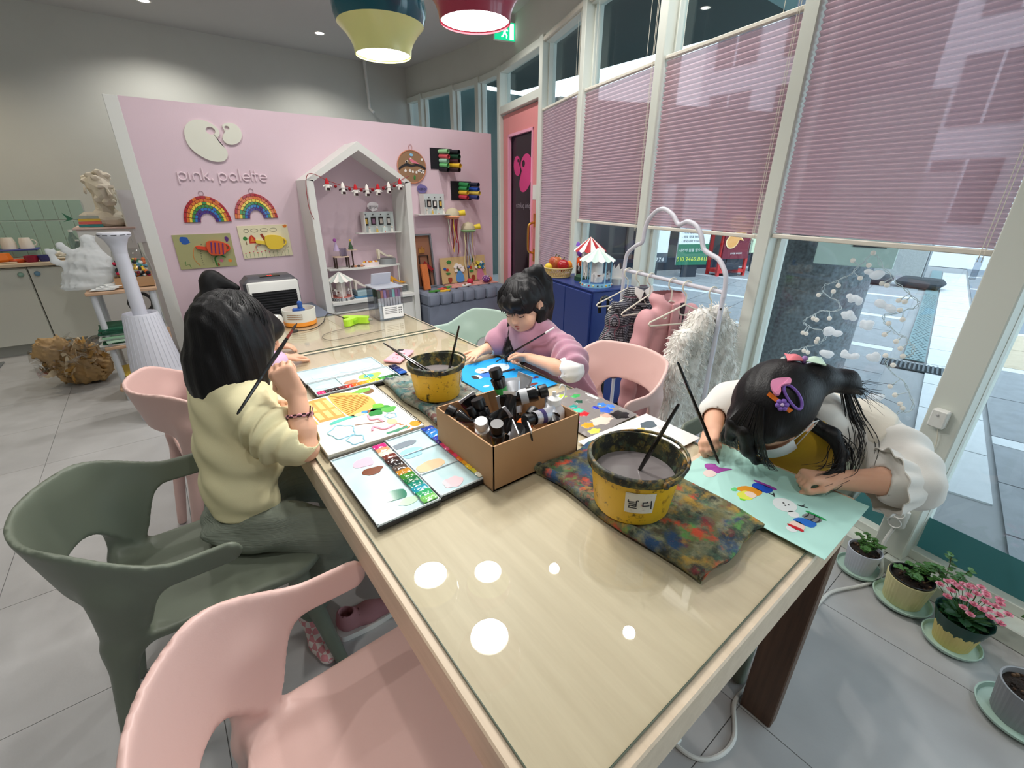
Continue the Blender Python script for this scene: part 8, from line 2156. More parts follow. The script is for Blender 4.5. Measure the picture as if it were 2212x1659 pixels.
def hand_skin(s, w, d, n, side, curls, thumb, sc=1.0, spread=.12):
 """w wrist, d palm direction, n palm normal (the side the fingers close to), side: thumb direction sign, curls: per finger 3 bend angles"""
 w, d, n = Vector(w), Vector(d).normalized(), Vector(n).normalized()
 n = (n - d * n.dot(d)).normalized(); a = d.cross(n) * side            # a points to the thumb side
 pl, pw = .060 * sc, .052 * sc
 for q in range(4):
  o = (1.5 - q) * pw / 4
  s.cone(w + a * o * .6 + d * .004, w + d * pl + a * o, .0105 * sc, .0090 * sc, .010)
 F = [(.040, .0068), (.045, .0070), (.042, .0068), (.033, .0060)]
 tips = []
 for q in range(4):
  o = (1.5 - q) * pw / 4 * 1.05
  p = w + d * pl + a * o; dd = (d + a * spread * (1.5 - q) / 1.5).normalized()
  ax = a
  ang = 0; L, r = F[q]; seg = [L * .44, L * .32, L * .27]
  r *= sc
  for j in range(3):
   ang += curls[q][j]
   v = dd * cos(ang) + n * sin(ang)
   e = p + v * seg[j] * sc * 1.15
   s.cone(p, e, r * (1 - .06 * j), r * (.94 - .06 * j), .0035)
   p = e
  tips.append(p)
 p = w + d * .012 * sc + a * .018 * sc
 for j, v in enumerate(thumb):
  v = Vector(v); v = (d * v.x + a * v.y + n * v.z).normalized()
  e = p + v * (.026, .023, .019)[j] * sc * 1.1
  s.cone(p, e, (.0105, .0080, .0070)[j] * sc, (.0082, .0070, .0060)[j] * sc, .008 if j == 0 else .003)
  p = e
 tips.append(p)
 return tips
def strands(paths, name, par, m=None, r=.0016):
 g = G()
 for P in paths:
  n = len(P); g.tube(P, [r * (1 - .75 * (k / (n - 1)) ** 2) for k in range(n)], 4, cap=False)
 return g.build(name, m or M_hair, par, True)
def flow(H, n, seed, crown, length, fall, out=1.0, a0=0.0, a1=2 * pi, start=.55, spread=.010):
 """hair lines from the crown over the skull, then falling along `fall` to the given length"""
 q = random.Random(seed); res = []
 for k in range(n):
  a = a0 + (a1 - a0) * q.random(); P = []; st = start * q.uniform(.92, 1.08)
  for i in range(7):
   t = st * (.15 + .85 * i / 6)
   th = t * pi / 2 * 1.25
   loc = Vector((sin(th) * cos(a) * .083 * out, sin(th) * sin(a) * .098 * out - .008, .030 + cos(th) * .090 * out))
   P.append(Vector(H.p(*loc)))
  v = (P[-1] - P[-2]).normalized(); p = P[-1]; L = length * q.uniform(.75, 1.05); m_ = 7
  f_ = Vector(fall)
  for i in range(m_):
   v = (v * .62 + f_ * .38 + Vector((q.gauss(0, spread * 6), q.gauss(0, spread * 6), q.gauss(0, spread * 3)))).normalized()
   p = p + v * L / m_; P.append(p)
  res.append(P)
 return res
def limb(s, pts, rs, k=.02): s.chain(pts, rs, k)
# ---------------------------------------------------------------- child in the cream sweater (left)
def child_cream():
 t = thing('person', 'child with long black hair in a cream sweater holding a brush at the left side', 'person', (.05, 1.28, 0))
 H = Head((.122, 1.40, 1.018), (.80, .57, -.22), (.05, .02, 1), 1.03)
 E, W = V3(.188, 1.118, .772), V3(.204, 1.172, .900)
 shR, shL = V3(.108, 1.245, .850), V3(.032, 1.50, .845); nb = V3(.085, 1.372, .885); pel = V3(.025, 1.31, .53)
 s = SDF((-.16, 1.0, 0), (.50, 1.66, 1.13), .0036)
 head_skin(s, H)
 s.cone(H.p(0, -.02, -.06), nb, .040, .046, .02)
 s.cone(nb, pel, .072, .066, .03); s.cone(shR, shL, .035, .035, .04)
 limb(s, [shR, E], [.036, .031]); s.ell(tuple(E + V3(0, -.004, -.006)), (.030, .028, .026), None, .015)
 limb(s, [E, E.lerp(W, .35), W], [.030, .0335, .0215], .012)
 LE, LW = V3(.20, 1.50, .72), V3(.175, 1.365, .80)
 limb(s, [shL, LE, LW], [.034, .030, .021])
 # right hand: fist round the brush
 fist = [(.9, 1.45, 1.0), (.95, 1.5, 1.0), (1.0, 1.5, 1.0), (1.05, 1.5, 1.0)]
 hand_skin(s, W, (-.32, .24, .92), (.45, .75, -.30), 1, fist, ((.60, .55, .55), (.75, -.15, .65), (.55, -.45, .70)), 1.18, .02)
 hand_skin(s, LW, (.1, -.95, .25), (.8, .1, -.55), -1, [(.5, .7, .5)] * 4, ((.6, .7, .3), (.8, .3, .4), (.8, .1, .5)), .95)
 hipR, kR, aR = V3(.045, 1.235, .515), V3(.235, 1.115, .475), V3(.118, 1.225, .135)
 hipL, kL, aL = V3(.02, 1.385, .515), V3(.30, 1.40, .49), V3(.31, 1.38, .10)
 limb(s, [hipR, kR, aR], [.05, .044, .030]); limb(s, [hipL, kL, aL], [.05, .044, .030])
 limb(s, [aR, V3(.125, 1.16, .045), V3(.128, 1.125, .035)], [.028, .026, .020]); limb(s, [aL, V3(.39, 1.37, .04), V3(.43, 1.365, .03)], [.028, .026, .020])
 s.obj('body', M_skin, t, 1)
 # sweater
 M_sw = mat('cream_jersey', (226, 218, 176), .85, bump=.06, bscale=500)
 fd = V3(.95, .31, 0)
 s = SDF((-.16, 1.06, .48), (.34, 1.68, .93), .0046)
 for a, b, r0, r1 in ((V3(.075, 1.37, .838), V3(.055, 1.345, .70), .135, .128), (V3(.055, 1.345, .70), V3(.035, 1.315, .585), .128, .118)): s.cone(a, b, r0, r1, .03, sq=fd, sf=.74)
 s.cone(shR + V3(-.01, .02, .0), shL + V3(0, -.02, 0), .052, .052, .03)
 s.cone(nb + V3(0, 0, -.01), nb + V3(.004, 0, .022), .058, .052, .015)
 Ex = shR.lerp(E, .93)
 s.chain([shR + V3(-.008, .01, -.004), shR.lerp(E, .5) + V3(-.012, -.004, -.008), Ex + V3(-.012, .006, .012)], [.058, .064, .060], .02)
 s.chain([shL, V3(.13, 1.51, .76), LE], [.054, .056, .054], .02); s.cone(LE, LE.lerp(LW, .45), .052, .042, .02)
 s.cone(V3(.032, 1.312, .575), V3(.030, 1.31, .560), .116, .112, .008, sq=fd, sf=.76)
 ax = (E - shR).normalized()
 def folds(X, Y, Z):
  u = (X - shR.x) * ax.x + (Y - shR.y) * ax.y + (Z - shR.z) * ax.z
  sd = (X - .11) * .9 - (Y - 1.2) * .5
  near = np.clip(1 - ((X - .14) ** 2 + (Y - 1.17) ** 2 + (Z - .80) ** 2) / .012, 0, 1)
  near = near * np.clip(((X - E.x) ** 2 + (Y - E.y) ** 2 + (Z - E.z) ** 2) / .0035 - .5, 0, 1)
  return near * (.0095 * np.sin(u * 150 + 10 * sd) + .006 * np.sin(u * 95 - 34 * sd + 1)) + .005 * np.sin(X * 30 + Z * 42 + Y * 18) * np.clip((.80 - Z) * 8, 0, 1) + .0022 * np.sin(Z * 75 - Y * 50)
 s.bend(folds, s.lo, s.lo + 1)
 s.cone(E + V3(.002, -.004, .03), W, .036, .030, .004, 's')
 s.cone(nb + V3(.01, .004, .0), nb + V3(.02, .01, .09), .044, .046, .006, 's')
 s.half((0, 0, .553), (0, 0, -1), .004)
 s.obj('sweater', M_sw, t, 1)
 # corduroy trousers
 M_co = mat('sage_corduroy', (126, 134, 122), .9, bump=.5, bscale=5, stretch=(1, 1, 90))
 s = SDF((-.14, .98, .06), (.46, 1.54, .66), .005)
 s.cone(V3(.03, 1.31, .565), V3(.025, 1.31, .52), .098, .112, .02, sq=fd, sf=.76); s.ell((.02, 1.31, .505), (.110, .130, .050), None, .02)
 s.chain([hipR + V3(.02, -.01, -.008), kR, aR + V3(.02, -.02, .10)], [.070, .068, .062], .02); s.cone(aR + V3(.025, -.03, .11), aR + V3(.012, -.012, .05), .062, .058, .01)
 s.chain([hipL, kL, aL + V3(0, 0, .06)], [.078, .066, .058], .03)
 s.bend(lambda X, Y, Z: .0045 * np.sin(X * 55 - Z * 40 + Y * 25) + .0035 * np.sin(X * 30 + Y * 70 + Z * 60) + .0012 * np.sin(Y * 900 - X * 500), s.lo, s.lo + 1)
 s.half((0, 0, .457), (0, 0, -1), .004) if 0 else None
 s.cone(aR + V3(.012, -.012, .06), aR + V3(0, .01, -.10), .042, .042, .004, 's')
 s.obj('trousers', M_co, t, 1)
 # checked sock
 M_so = mat('pink_check_sock', (232, 206, 206), .9); nt = M_so.node_tree; ck = nt.nodes.new('ShaderNodeTexChecker'); tc = nt.nodes.new('ShaderNodeTexCoord'); ck.inputs['Scale'].default_value = 52; ck.inputs[1].default_value = lin((226, 150, 156)) + (1,); ck.inputs[2].default_value = lin((240, 226, 222)) + (1,)
 nt.links.new(tc.outputs['Object'], ck.inputs[0]); nt.links.new(ck.outputs[0], nt.nodes['Principled BSDF'].inputs['Base Color'])
 s = SDF((.03, 1.04, 0), (.24, 1.32, .26), .004)
 s.chain([aR + V3(.004, -.004, .06), aR + V3(.004, -.005, 0), V3(.128, 1.165, .048), V3(.132, 1.115, .036)], [.036, .036, .036, .029], .02, sq=(1, 0, 0), sf=.95)
 s.half((0, 0, .004), (0, 0, -1), .004)
 s.obj('sock', M_so, t, 1)
 # hair
 s = SDF((-.10, 1.22, .76), (.32, 1.62, 1.18), .0045)
 s.ell(H.p(0, -.016, .030), (.092, .106, .098), H.R(), .01)
 hb = [V3(.085, 1.385, .96), V3(.075, 1.372, .90), V3(.064, 1.360, .850)]
 s.chain([V3(.112, 1.39, 1.01)] + hb, [.096, .094, .086, .066], .03)
 s.cone(V3(.140, 1.35, .99), V3(.120, 1.318, .885), .054, .040, .03); s.cone(V3(.06, 1.45, .98), V3(.04, 1.44, .88), .058, .046, .03)
 s.ell(H.p(0, .090, -.045), (.052, .050, .075), H.R(), .01, 's')
 s.bend(lambda X, Y, Z: .0012 * np.sin((X * 1.0 + Y * .8) * 190 + Z * 8) + .0010 * np.sin((X - Y) * 130 + Z * 12), s.lo, s.lo + .6)
 hr = s.obj('hair', M_hair, t, 1)
 P = flow(H, 130, 3, 0, .18, (-.10, -.06, -1), 1.10, a0=pi * 1.0, a1=2.1 * pi, start=1.0, spread=.008) + flow(H, 50, 5, 0, .21, (-.10, -.10, -1), 1.10, a0=pi * 1.1, a1=2.0 * pi, start=1.0, spread=.012)
 strands(P, 'hair_strands', hr, r=.0009)
 # friendship bracelet
 wv = (W - E).normalized(); bc = E.lerp(W, .62); u = wv.orthogonal().normalized(); w2 = wv.cross(u)
 M_br = mat('bracelet_pink', (214, 150, 160), .7); M_brd = mat('bracelet_dark', (60, 30, 40), .7)
 for q, (m_, ph) in enumerate(((M_br, 0), (M_brd, pi))):
  sm(G().tube([bc + (u * cos(a) + w2 * sin(a)) * .0315 + wv * (.003 * sin(9 * a + ph)) for a in [2 * pi * i / 60 for i in range(60)]], .0022, 5, True), 'bracelet_cord', m_, t)
 kn = bc + V3(.012, -.028, .0)
 for q, (dx, dz) in enumerate(((.010, .035), (.016, .03), (-.002, -.035), (-.010, -.03), (.004, -.042))):
  sm(G().tube([kn, kn + V3(dx * .6, -.008, dz * .5), kn + V3(dx, -.006, dz)], .0017, 5), 'bracelet_tail', M_br if q % 2 else M_brd, t)
 return t
child_cream()
brush((.2535, 1.252, 1.068), (.062, 1.128, .905), 'long brush with a red brown ferrule held by the child in the cream sweater', .0046, None, None, M_bhr, M_bri)
# sneaker on the floor
t = thing('sneaker', 'dusty pink lace up sneaker standing under the table edge', 'shoe', (.29, 1.18, 0)); M_sn = mat('sneaker_pink', (176, 122, 128), .7)
s = SDF((.17, 1.08, 0), (.42, 1.28, .13), .004)
s.chain([(.225, 1.185, .05), (.29, 1.18, .045), (.355, 1.175, .035)], [.034, .034, .028], .02); s.cone((.215, 1.185, .06), (.215, 1.185, .082), .030, .028, .02); s.cone((.218, 1.185, .07), (.222, 1.185, .13), .021, .023, .005, 's'); s.half((0, 0, .020), (0, 0, -1))
s.obj('upper', M_sn, t, 1)
G().prism(bez2([(.185, 1.16), (.22, 1.148), (.30, 1.142), (.37, 1.15), (.388, 1.175), (.37, 1.2), (.30, 1.212), (.22, 1.215), (.186, 1.205)], 5), .022, z0=.0).build('sole', M_gw, t)
for k in range(5): sm(G().tube([(.255 + .018 * k, 1.16, .072 - .004 * k), (.26 + .018 * k, 1.18, .083 - .005 * k), (.255 + .018 * k, 1.20, .072 - .004 * k)], .0022, 5), 'lace', mat('lace_plum', (110, 66, 74), .7), t)
# ---------------------------------------------------------------- child in the mauve sweater (centre)
def child_mauve():
 t = thing('person', 'child with a black ponytail in a mauve velvet sweater painting on the blue card', 'person', (1.30, 1.28, 0))
 H = Head((1.112, 1.348, .982), (-.90, -.30, -.42), (-.25, .05, 1), .99)
 nb = V3(1.175, 1.345, .862); pel = V3(1.34, 1.27, .53)
 shL, shR = V3(1.195, 1.205, .828), V3(1.115, 1.468, .838)
 EL, WL = V3(1.105, 1.072, .785), V3(1.052, 1.235, .800)
 ER, WR = V3(1.075, 1.49, .785), V3(.998, 1.487, .775)
 s = SDF((.84, 1.0, 0), (1.48, 1.60, 1.12), .0036)
 head_skin(s, H)
 s.cone(H.p(0, -.02, -.06), nb, .038, .042, .02); s.cone(nb, pel, .07, .082, .03); s.cone(shL, shR, .034, .034, .03)
 limb(s, [shL, EL, EL.lerp(WL, .3), WL], [.036, .031, .0315, .0205], .012); limb(s, [shR, ER, WR], [.035, .030, .0205], .012)
 hand_skin(s, WL, (-.35, .92, -.08), (-.75, -.30, -.60), 1, [(.55, .75, .5), (.75, 1.1, .8), (.9, 1.3, .9), (1.0, 1.3, .9)], ((.65, .55, .5), (.8, .1, .55), (.75, -.25, .5)), .92, .05)
 hand_skin(s, WR, (-.92, -.30, -.10), (0, 0, -1), -1, [(.08, .12, .1)] * 4, ((.55, .8, .05), (.8, .55, .1), (.9, .3, .1)), .92, .30)
 limb(s, [V3(1.33, 1.21, .515), V3(1.08, 1.20, .49), V3(1.09, 1.2, .08)], [.058, .045, .030]); limb(s, [V3(1.34, 1.34, .515), V3(1.08, 1.36, .49), V3(1.09, 1.36, .08)], [.058, .045, .030])
 for y in (1.2, 1.36): limb(s, [V3(1.09, y, .06), V3(1.00, y, .035), V3(.96, y, .03)], [.028, .026, .02])
 b = s.obj('body', M_skin, t, 1); face_parts(H, b)
 M_ma = mat('mauve_velvet', (172, 122, 142), .75, sheen=.5, var=.08, vscale=20)
 fd = V3(-.92, -.20, -.30)
 s = SDF((1.0, 1.0, .48), (1.50, 1.60, .93), .0046)
 for a, c, r0, r1 in ((V3(1.175, 1.338, .815), V3(1.26, 1.305, .68), .130, .125), (V3(1.26, 1.305, .68), V3(1.335, 1.275, .56), .125, .118)): s.cone(a, c, r0, r1, .03, sq=fd, sf=.74)
 s.cone(shL + V3(.005, .02, 0), shR + V3(.005, -.02, 0), .050, .050, .03); s.cone(nb, nb + V3(-.012, 0, .018), .054, .050, .015)
 s.chain([shL, shL.lerp(EL, .55) + V3(.012, -.012, -.002), shL.lerp(EL, .80) + V3(.008, -.006, .004)], [.058, .066, .060], .02)
 s.chain([shR, shR.lerp(ER, .7), ER.lerp(WR, .12) + V3(0, 0, .003)], [.055, .054, .046], .02)
 axl = (EL - shL).normalized()
 s.bend(lambda X, Y, Z: .0065 * np.sin(((X - shL.x) * axl.x + (Y - shL.y) * axl.y + (Z - shL.z) * axl.z) * 130 + X * 30) * np.clip((1.27 - Y) * 9, 0, 1) + .0045 * np.sin(X * 45 + Z * 38 - Y * 20), s.lo, s.lo + 1)
 s.cone(EL + V3(0, 0, 0), WL, .034, .028, .004, 's'); s.cone(WR, ER.lerp(WR, .1), .027, .030, .004, 's'); s.cone(nb + V3(-.016, -.004, -.002), nb + V3(-.03, -.004, .08), .040, .042, .006, 's')
 s.obj('sweater', M_ma, t, 1)
 M_wt = mat('white_cotton', (232, 230, 228), .85)
 s = SDF((1.0, .98, .70), (1.24, 1.22, .92), .0042)
 e0, e1 = shL.lerp(EL, .78) + V3(.008, -.006, .0), shL.lerp(EL, .98) + V3(.006, -.004, .004)
 s.cone(e0, e1, .054, .050, .01); s.bend(lambda X, Y, Z: .0016 * np.sin(X * 160 + Y * 90) + .0012 * np.sin(Z * 200 + Y * 60), s.lo, s.lo + 1); s.cone(EL + V3(0, 0, -.002), WL, .036, .03, .004, 's')
 s.obj('white_cuff', M_wt, t, 1)
 s = SDF((1.02, 1.40, .72), (1.14, 1.56, .86), .004); s.cone(ER.lerp(WR, .02), ER.lerp(WR, .32), .044, .036, .01); s.cone(WR, ER.lerp(WR, -.3), .0265, .032, .003, 's'); s.obj('white_cuff', M_wt, t, 1)
 M_tr = mat('dark_trousers', (60, 62, 72), .9)
 s = SDF((.98, 1.08, .06), (1.50, 1.50, .62), .006)
 s.ell((1.34, 1.275, .515), (.12, .135, .06), None, .02)
 for y in (1.205, 1.352): s.chain([(1.33, y, .515), (1.08, y, .495), (1.09, y, .12)], [.074, .060, .046], .02)
 s.obj('trousers', M_tr, t, 1)
 # hair with fringe, ponytail and two front locks
 s = SDF((.94, 1.16, .66), (1.36, 1.54, 1.14), .0042)
 s.ell(H.p(0, -.014, .034), (.086, .099, .088), H.R(), .01)
 s.ell(H.p(0, .062, .052), (.060, .036, .034), H.R(), .02)
 s.ell(H.p(0, .098, -.052), (.062, .060, .068), H.R(), .008, 's')
 for d in (-1, 1): s.ell(H.p(d * .085, .004, -.008), (.022, .022, .030), H.R(), .006, 's')
 tie = Vector(H.p(-.03, -.06, .108))
 s.ell(tuple(tie), (.022, .022, .020), None, .012)
 pt = [tie, tie + V3(.032, -.012, .006), tie + V3(.060, -.02, -.04), tie + V3(.072, -.022, -.12), tie + V3(.080, -.022, -.23)]
 s.chain(pt, [.018, .024, .030, .032, .014], .012)
 for d, off in ((-1, V3(0, 0, 0)), (1, V3(0, 0, 0))):
  a = Vector(H.p(d * .070, -.012, -.03)); q = [a, a + V3(-.012, d * .006 * -1, -.09), a + V3(-.040, -d * .02, -.17), a + V3(-.062, -d * .045, -.225)]
  s.chain(q, [.024, .022, .019, .008], .012)
 s.chain([Vector(H.p(0, -.08, .0)), Vector(H.p(0, -.09, -.08)), V3(1.225, 1.36, .80)], [.06, .05, .03], .02)
 s.bend(lambda X, Y, Z: .002 * np.sin((X * .7 + Y) * 220 + Z * 10) + .0016 * np.sin((X - Y * .6) * 150 + Z * 14), s.lo, s.lo + .6)
 hr = s.obj('hair', M_hair, t, 1)
 # fringe strands, side strands
 q = random.Random(8); P = []
 for k in range(70):
  x = q.uniform(-.062, .062); top = .105
  P.append([Vector(H.p(x * .45, .018, top + .016)), Vector(H.p(x * .8, .062, .098)), Vector(H.p(x, .090 - abs(x) * .25, .058)), Vector(H.p(x * 1.02, .096 - abs(x) * .4, .014 + q.uniform(-.008, .008)))])
 strands(P, 'fringe_strands', hr, r=.0022)
 for d in (-1, 1):
  P = []
  for k in range(26):
   a = Vector(H.p(d * (.070 + q.uniform(-.012, .016)), -.012 + q.uniform(-.02, .02), -.02)); w = V3(q.gauss(0, .008), q.gauss(0, .008), 0)
   P.append(bez([a, a + V3(-.012, -d * .006, -.09) + w, a + V3(-.040, -d * .02, -.17) + w * 1.6, a + V3(-.066, -d * .046, -.24) + w * 2.2], 3))
  strands(P, 'lock_strands', hr, r=.0011)
 P = [bez([p + V3(q.gauss(0, .008), q.gauss(0, .008), q.gauss(0, .006)) for p in pt] + [pt[-1] + V3(q.gauss(0, .02), q.gauss(0, .02), -.03)], 3) for k in range(40)]
 strands(P, 'ponytail_strands', hr, r=.0010)
 sm(G().tube([tie + V3(.020 * cos(a) * .3 + .010, .020 * cos(a), .020 * sin(a)) for a in [2 * pi * i / 16 for i in range(16)]], .004, 6, True), 'hair_tie', mat('tie_black', (30, 28, 32), .6), hr)
child_mauve()
brush((.990, 1.381, .7545), (1.128, 1.185, .921), 'thin brush with a white tip end held by the child in the mauve sweater', .0034, None, (.86, 1.0, mat('brush_white_end', (236, 232, 230), .3)))
# ---------------------------------------------------------------- child bending over the mint paper (right)
def child_white():
 t = thing('person', 'child in a white ruffled blouse bent low over the mint paper', 'person', (1.33, .38, 0))
 H = Head((1.098, .372, .900), (-.62, .10, -.78), (-.76, -.06, .62), 1.06)
 nb = V3(1.235, .345, .865); pel = V3(1.375, .41, .53)
 shL, shR = V3(1.33, .235, .838), V3(1.245, .495, .84)
 EL, WL = V3(1.225, .105, .785), V3(1.115, .215, .778); ER, WR = V3(1.195, .555, .805), V3(1.082, .497, .795)
 s = SDF((.92, .0, 0), (1.50, .66, 1.04), .0036)
 head_skin(s, H)
 s.cone(H.p(0, -.03, -.06), nb, .038, .044, .02); s.cone(nb, pel, .07, .082, .03); s.cone(shL, shR, .034, .034, .03)
 limb(s, [shL, EL, EL.lerp(WL, .3), WL], [.036, .031, .0315, .0215], .012); limb(s, [shR, ER, WR], [.035, .031, .022], .012)
 hand_skin(s, WR, (-.90, -.32, -.12), (.10, -.55, -.80), -1, [(.6, .9, .6), (.85, 1.2, .8), (1.0, 1.35, .9), (1.05, 1.35, .9)], ((.7, .5, .5), (.85, .1, .5), (.8, -.2, .5)), .98, .03)
 hand_skin(s, WL, (-.72, .66, .10), (.05, -.15, -1), 1, [(1.0, 1.3, .8), (1.05, 1.35, .8), (1.1, 1.35, .8), (1.1, 1.35, .8)], ((.8, .35, .5), (.85, -.2, .5), (.6, -.5, .5)), 1.0, .03)
 limb(s, [V3(1.37, .34, .515), V3(1.14, .32, .49), V3(1.15, .32, .08)], [.058, .045, .03]); limb(s, [V3(1.38, .48, .515), V3(1.14, .50, .49), V3(1.15, .5, .08)], [.058, .045, .03])
 for y in (.32, .5): limb(s, [V3(1.15, y, .06), V3(1.06, y, .035), V3(1.02, y, .03)], [.028, .026, .02])
 b = s.obj('body', M_skin, t, 1)
 M_bl = mat('white_blouse', (226, 224, 218), .85, bump=.04, bscale=400)
 fd = V3(-.75, .0, -.6)
 s = SDF((1.02, .0, .46), (1.56, .66, .96), .0046)
 for a, c, r0, r1 in ((V3(1.26, .355, .82), V3(1.34, .385, .68), .128, .125), (V3(1.34, .385, .68), V3(1.385, .41, .54), .125, .120)): s.cone(a, c, r0, r1, .03, sq=fd, sf=.78)
 s.cone(shL, shR, .054, .054, .03)
 mid = shL.lerp(EL, .5) + V3(.018, -.012, -.006)
 s.chain([shL, mid, shL.lerp(EL, .92) + V3(.012, -.006, 0)], [.060, .072, .066], .02); s.cone(shL.lerp(EL, .95), EL + (WL - EL) * .14, .062, .052, .02)
 s.chain([shR, shR.lerp(ER, .5), ER.lerp(WR, .22)], [.056, .060, .046], .02)
 s.bend(lambda X, Y, Z: .004 * np.sin(X * 60 + Y * 50 + Z * 30) * np.clip((.36 - Y) * 6, 0, 1) + .003 * np.sin(X * 40 - Z * 70 + Y * 30), s.lo, s.lo + 1)
 s.cone(EL.lerp(WL, -.1), WL, .034, .03, .004, 's'); s.cone(WR, ER, .029, .034, .004, 's'); s.cone(nb + V3(-.02, 0, -.004), nb + V3(-.10, .01, .04), .044, .048, .006, 's')
 bl = s.obj('blouse', M_bl, t, 1)
 # ruffled cuff
 ax = (WL - EL).normalized(); u = ax.orthogonal().normalized(); w = ax.cross(u); c0 = EL.lerp(WL, .10)
 def ruf(a_, v):
  a = 2 * pi * a_; r = .056 + .020 * v + .005 * v * sin(11 * a); return c0 + ax * (.050 * v - .016) + (u * cos(a) + w * sin(a)) * r
 sm(G().grid(ruf, 90, 6, thick=.0025), 'ruffled_cuff', M_bl, bl, 80)
 # sailor collar
 s = SDF((1.06, .10, .62), (1.56, .62, .98), .0048)
 s.cone(V3(1.26, .355, .82), V3(1.34, .385, .68), .139, .136, .03, sq=fd, sf=.82); s.cone(shL, shR, .064, .064, .03); s.cone(shL, mid, .066, .076, .02)
 q1, q2 = nb + V3(.06, -.01, 0), V3(-.62, .08, .0)
 s.keep(lambda X, Y, Z: np.sqrt((X - q1.x) ** 2 + (Y - q1.y) ** 2 + (Z - q1.z) ** 2) - .165)
 s.keep(lambda X, Y, Z: (1.235 - X) + (.86 - Z) * .35 + 0 * Y)
 s.cone(V3(1.26, .355, .82), V3(1.34, .385, .68), .129, .126, .03, 's', sq=fd, sf=.79)
 s.cone(nb + V3(-.02, 0, -.004), nb + V3(-.10, .01, .04), .046, .05, .006, 's')
 s.obj('wide_collar', mat('ivory_collar', (224, 218, 204), .85, bump=.05, bscale=400), bl, 1)
 M_ap2 = mat('mustard_apron', (206, 164, 38), .7, var=.12, vscale=16)
 s = SDF((1.06, .14, .60), (1.36, .60, .88), .005)
 s.cone(V3(1.215, .36, .80), V3(1.29, .39, .66), .118, .112, .02, sq=fd, sf=.60); s.cone(V3(1.275, .37, .84), V3(1.38, .41, .64), .125, .13, .01, 's', sq=fd, sf=.80)
 s.obj('mustard_apron', M_ap2, t, 1)
 s = SDF((1.04, .18, .06), (1.52, .62, .62), .006)
 s.ell((1.38, .41, .515), (.12, .135, .06), None, .02)
 for y in (.33, .49): s.chain([(1.37, y, .515), (1.14, y, .495), (1.15, y, .12)], [.074, .060, .046], .02)
 s.obj('trousers', mat('blue_grey_trousers', (96, 116, 134), .9), t, 1)
 # face mask
 M_mk = mat('white_mask', (232, 234, 236), .8)
 def mk(u_, v):
  a = radians(-78 + 156 * u_); z = -.005 - .072 * v
  return Vector(H.p(.069 * sin(a), .022 + .078 * cos(a) * (1 - .10 * (v - .4) ** 2), z))
 mo = sm(G().grid(mk, 20, 8, thick=.0016), 'face_mask', M_mk, t, 80)
 for d in (-1, 1):
  sm(G().tube([H.p(d * .066, .040, -.010), H.p(d * .078, .012, .006), H.p(d * .083, -.010, .012), H.p(d * .086, -.024, -.006), H.p(d * .080, -.012, -.03), H.p(d * .066, .036, -.062)], .0014, 5), 'ear_loop', M_mk, mo)
 # hair
 s = SDF((.94, .08, .70), (1.36, .56, 1.04), .0044)
 s.ell(H.p(0, -.016, .030), (.089, .104, .092), H.R(), .01)
 s.ell(H.p(0, .060, .060), (.062, .038, .036), H.R(), .02)
 s.ell(H.p(0, .105, -.048), (.066, .066, .072), H.R(), .008, 's')
 for d in (-1, 1): s.ell(H.p(d * .090, .0, -.010), (.022, .024, .032), H.R(), .006, 's')
 tie = Vector(H.p(-.045, -.10, .02))
 s.chain([Vector(H.p(-.03, -.07, .02)), tie, tie + V3(.060, -.040, -.008), tie + V3(.085, -.07, -.035)], [.050, .034, .025, .006], .02)
 lk = [Vector(H.p(.072, -.03, -.02)), V3(1.165, .255, .860), V3(1.160, .225, .825), V3(1.125, .215, .800), V3(1.085, .235, .790)]
 s.chain(lk, [.020, .017, .013, .009, .003], .012)
 fr = [Vector(H.p(0, .085, .075)), Vector(H.p(-.02, .115, .045)), Vector(H.p(-.03, .120, .0)), Vector(H.p(-.04, .110, -.035))]
 s.chain(fr, [.020, .013, .008, .003], .012); s.chain([Vector(H.p(.03, .080, .078)), Vector(H.p(.03, .106, .045)), Vector(H.p(.032, .106, .005))], [.018, .011, .003], .012)
 s.bend(lambda X, Y, Z: .0006 * np.sin((Y - Z * .5) * 210 + X * 20), s.lo, s.lo + .6)
 HV, HQ = s.nets(); HV = relax(HV, HQ, .5); hr = mesh_np('hair', HV, HQ, M_hair, t)
 HD = HV - np.array(H.c); HRr = np.linalg.norm(HD, axis=1); HD = HD / HRr[:, None]
 q = random.Random(4)
 P = []
 for k in range(90):
  x = q.uniform(-.06, .055)
  P.append([Vector(H.p(x * .3, .03, .122)), Vector(H.p(x * .7, .082, .092)), Vector(H.p(x, .108, .045)), Vector(H.p(x * 1.1, .114 + q.uniform(-.01, .01), .0)), Vector(H.p(x * 1.2 + q.gauss(0, .006), .110, -.04 - .03 * q.random()))])
 for k in range(40):
  w2 = V3(q.gauss(0, .009), q.gauss(0, .009), q.gauss(0, .006)); P.append(bez([lk[0] + w2, lk[1] + w2, lk[2] + w2 * 1.4, lk[3] + w2 * 1.6, lk[4] + w2 * 2], 3))
 for k in range(34):
  w2 = V3(q.gauss(0, .012), q.gauss(0, .012), q.gauss(0, .008)); e = tie + V3(.10 + q.gauss(0, .02), -.09 + q.gauss(0, .025), -.05 + q.gauss(0, .02))
  P.append(bez([Vector(H.p(-.03, -.07, .03)) + w2, tie + w2, tie + V3(.06, -.045, -.01) + w2, e], 4))
 for k in range(30):
  w2 = V3(q.gauss(0, .014), q.gauss(0, .014), q.gauss(0, .006)); P.append(bez([tie + V3(.05, -.04, -.01) + w2 * .5, V3(1.25, .25, .895) + w2, V3(1.235, .215, .845) + w2 * 1.6, V3(1.19, .205, .80) + w2 * 1.8], 4))
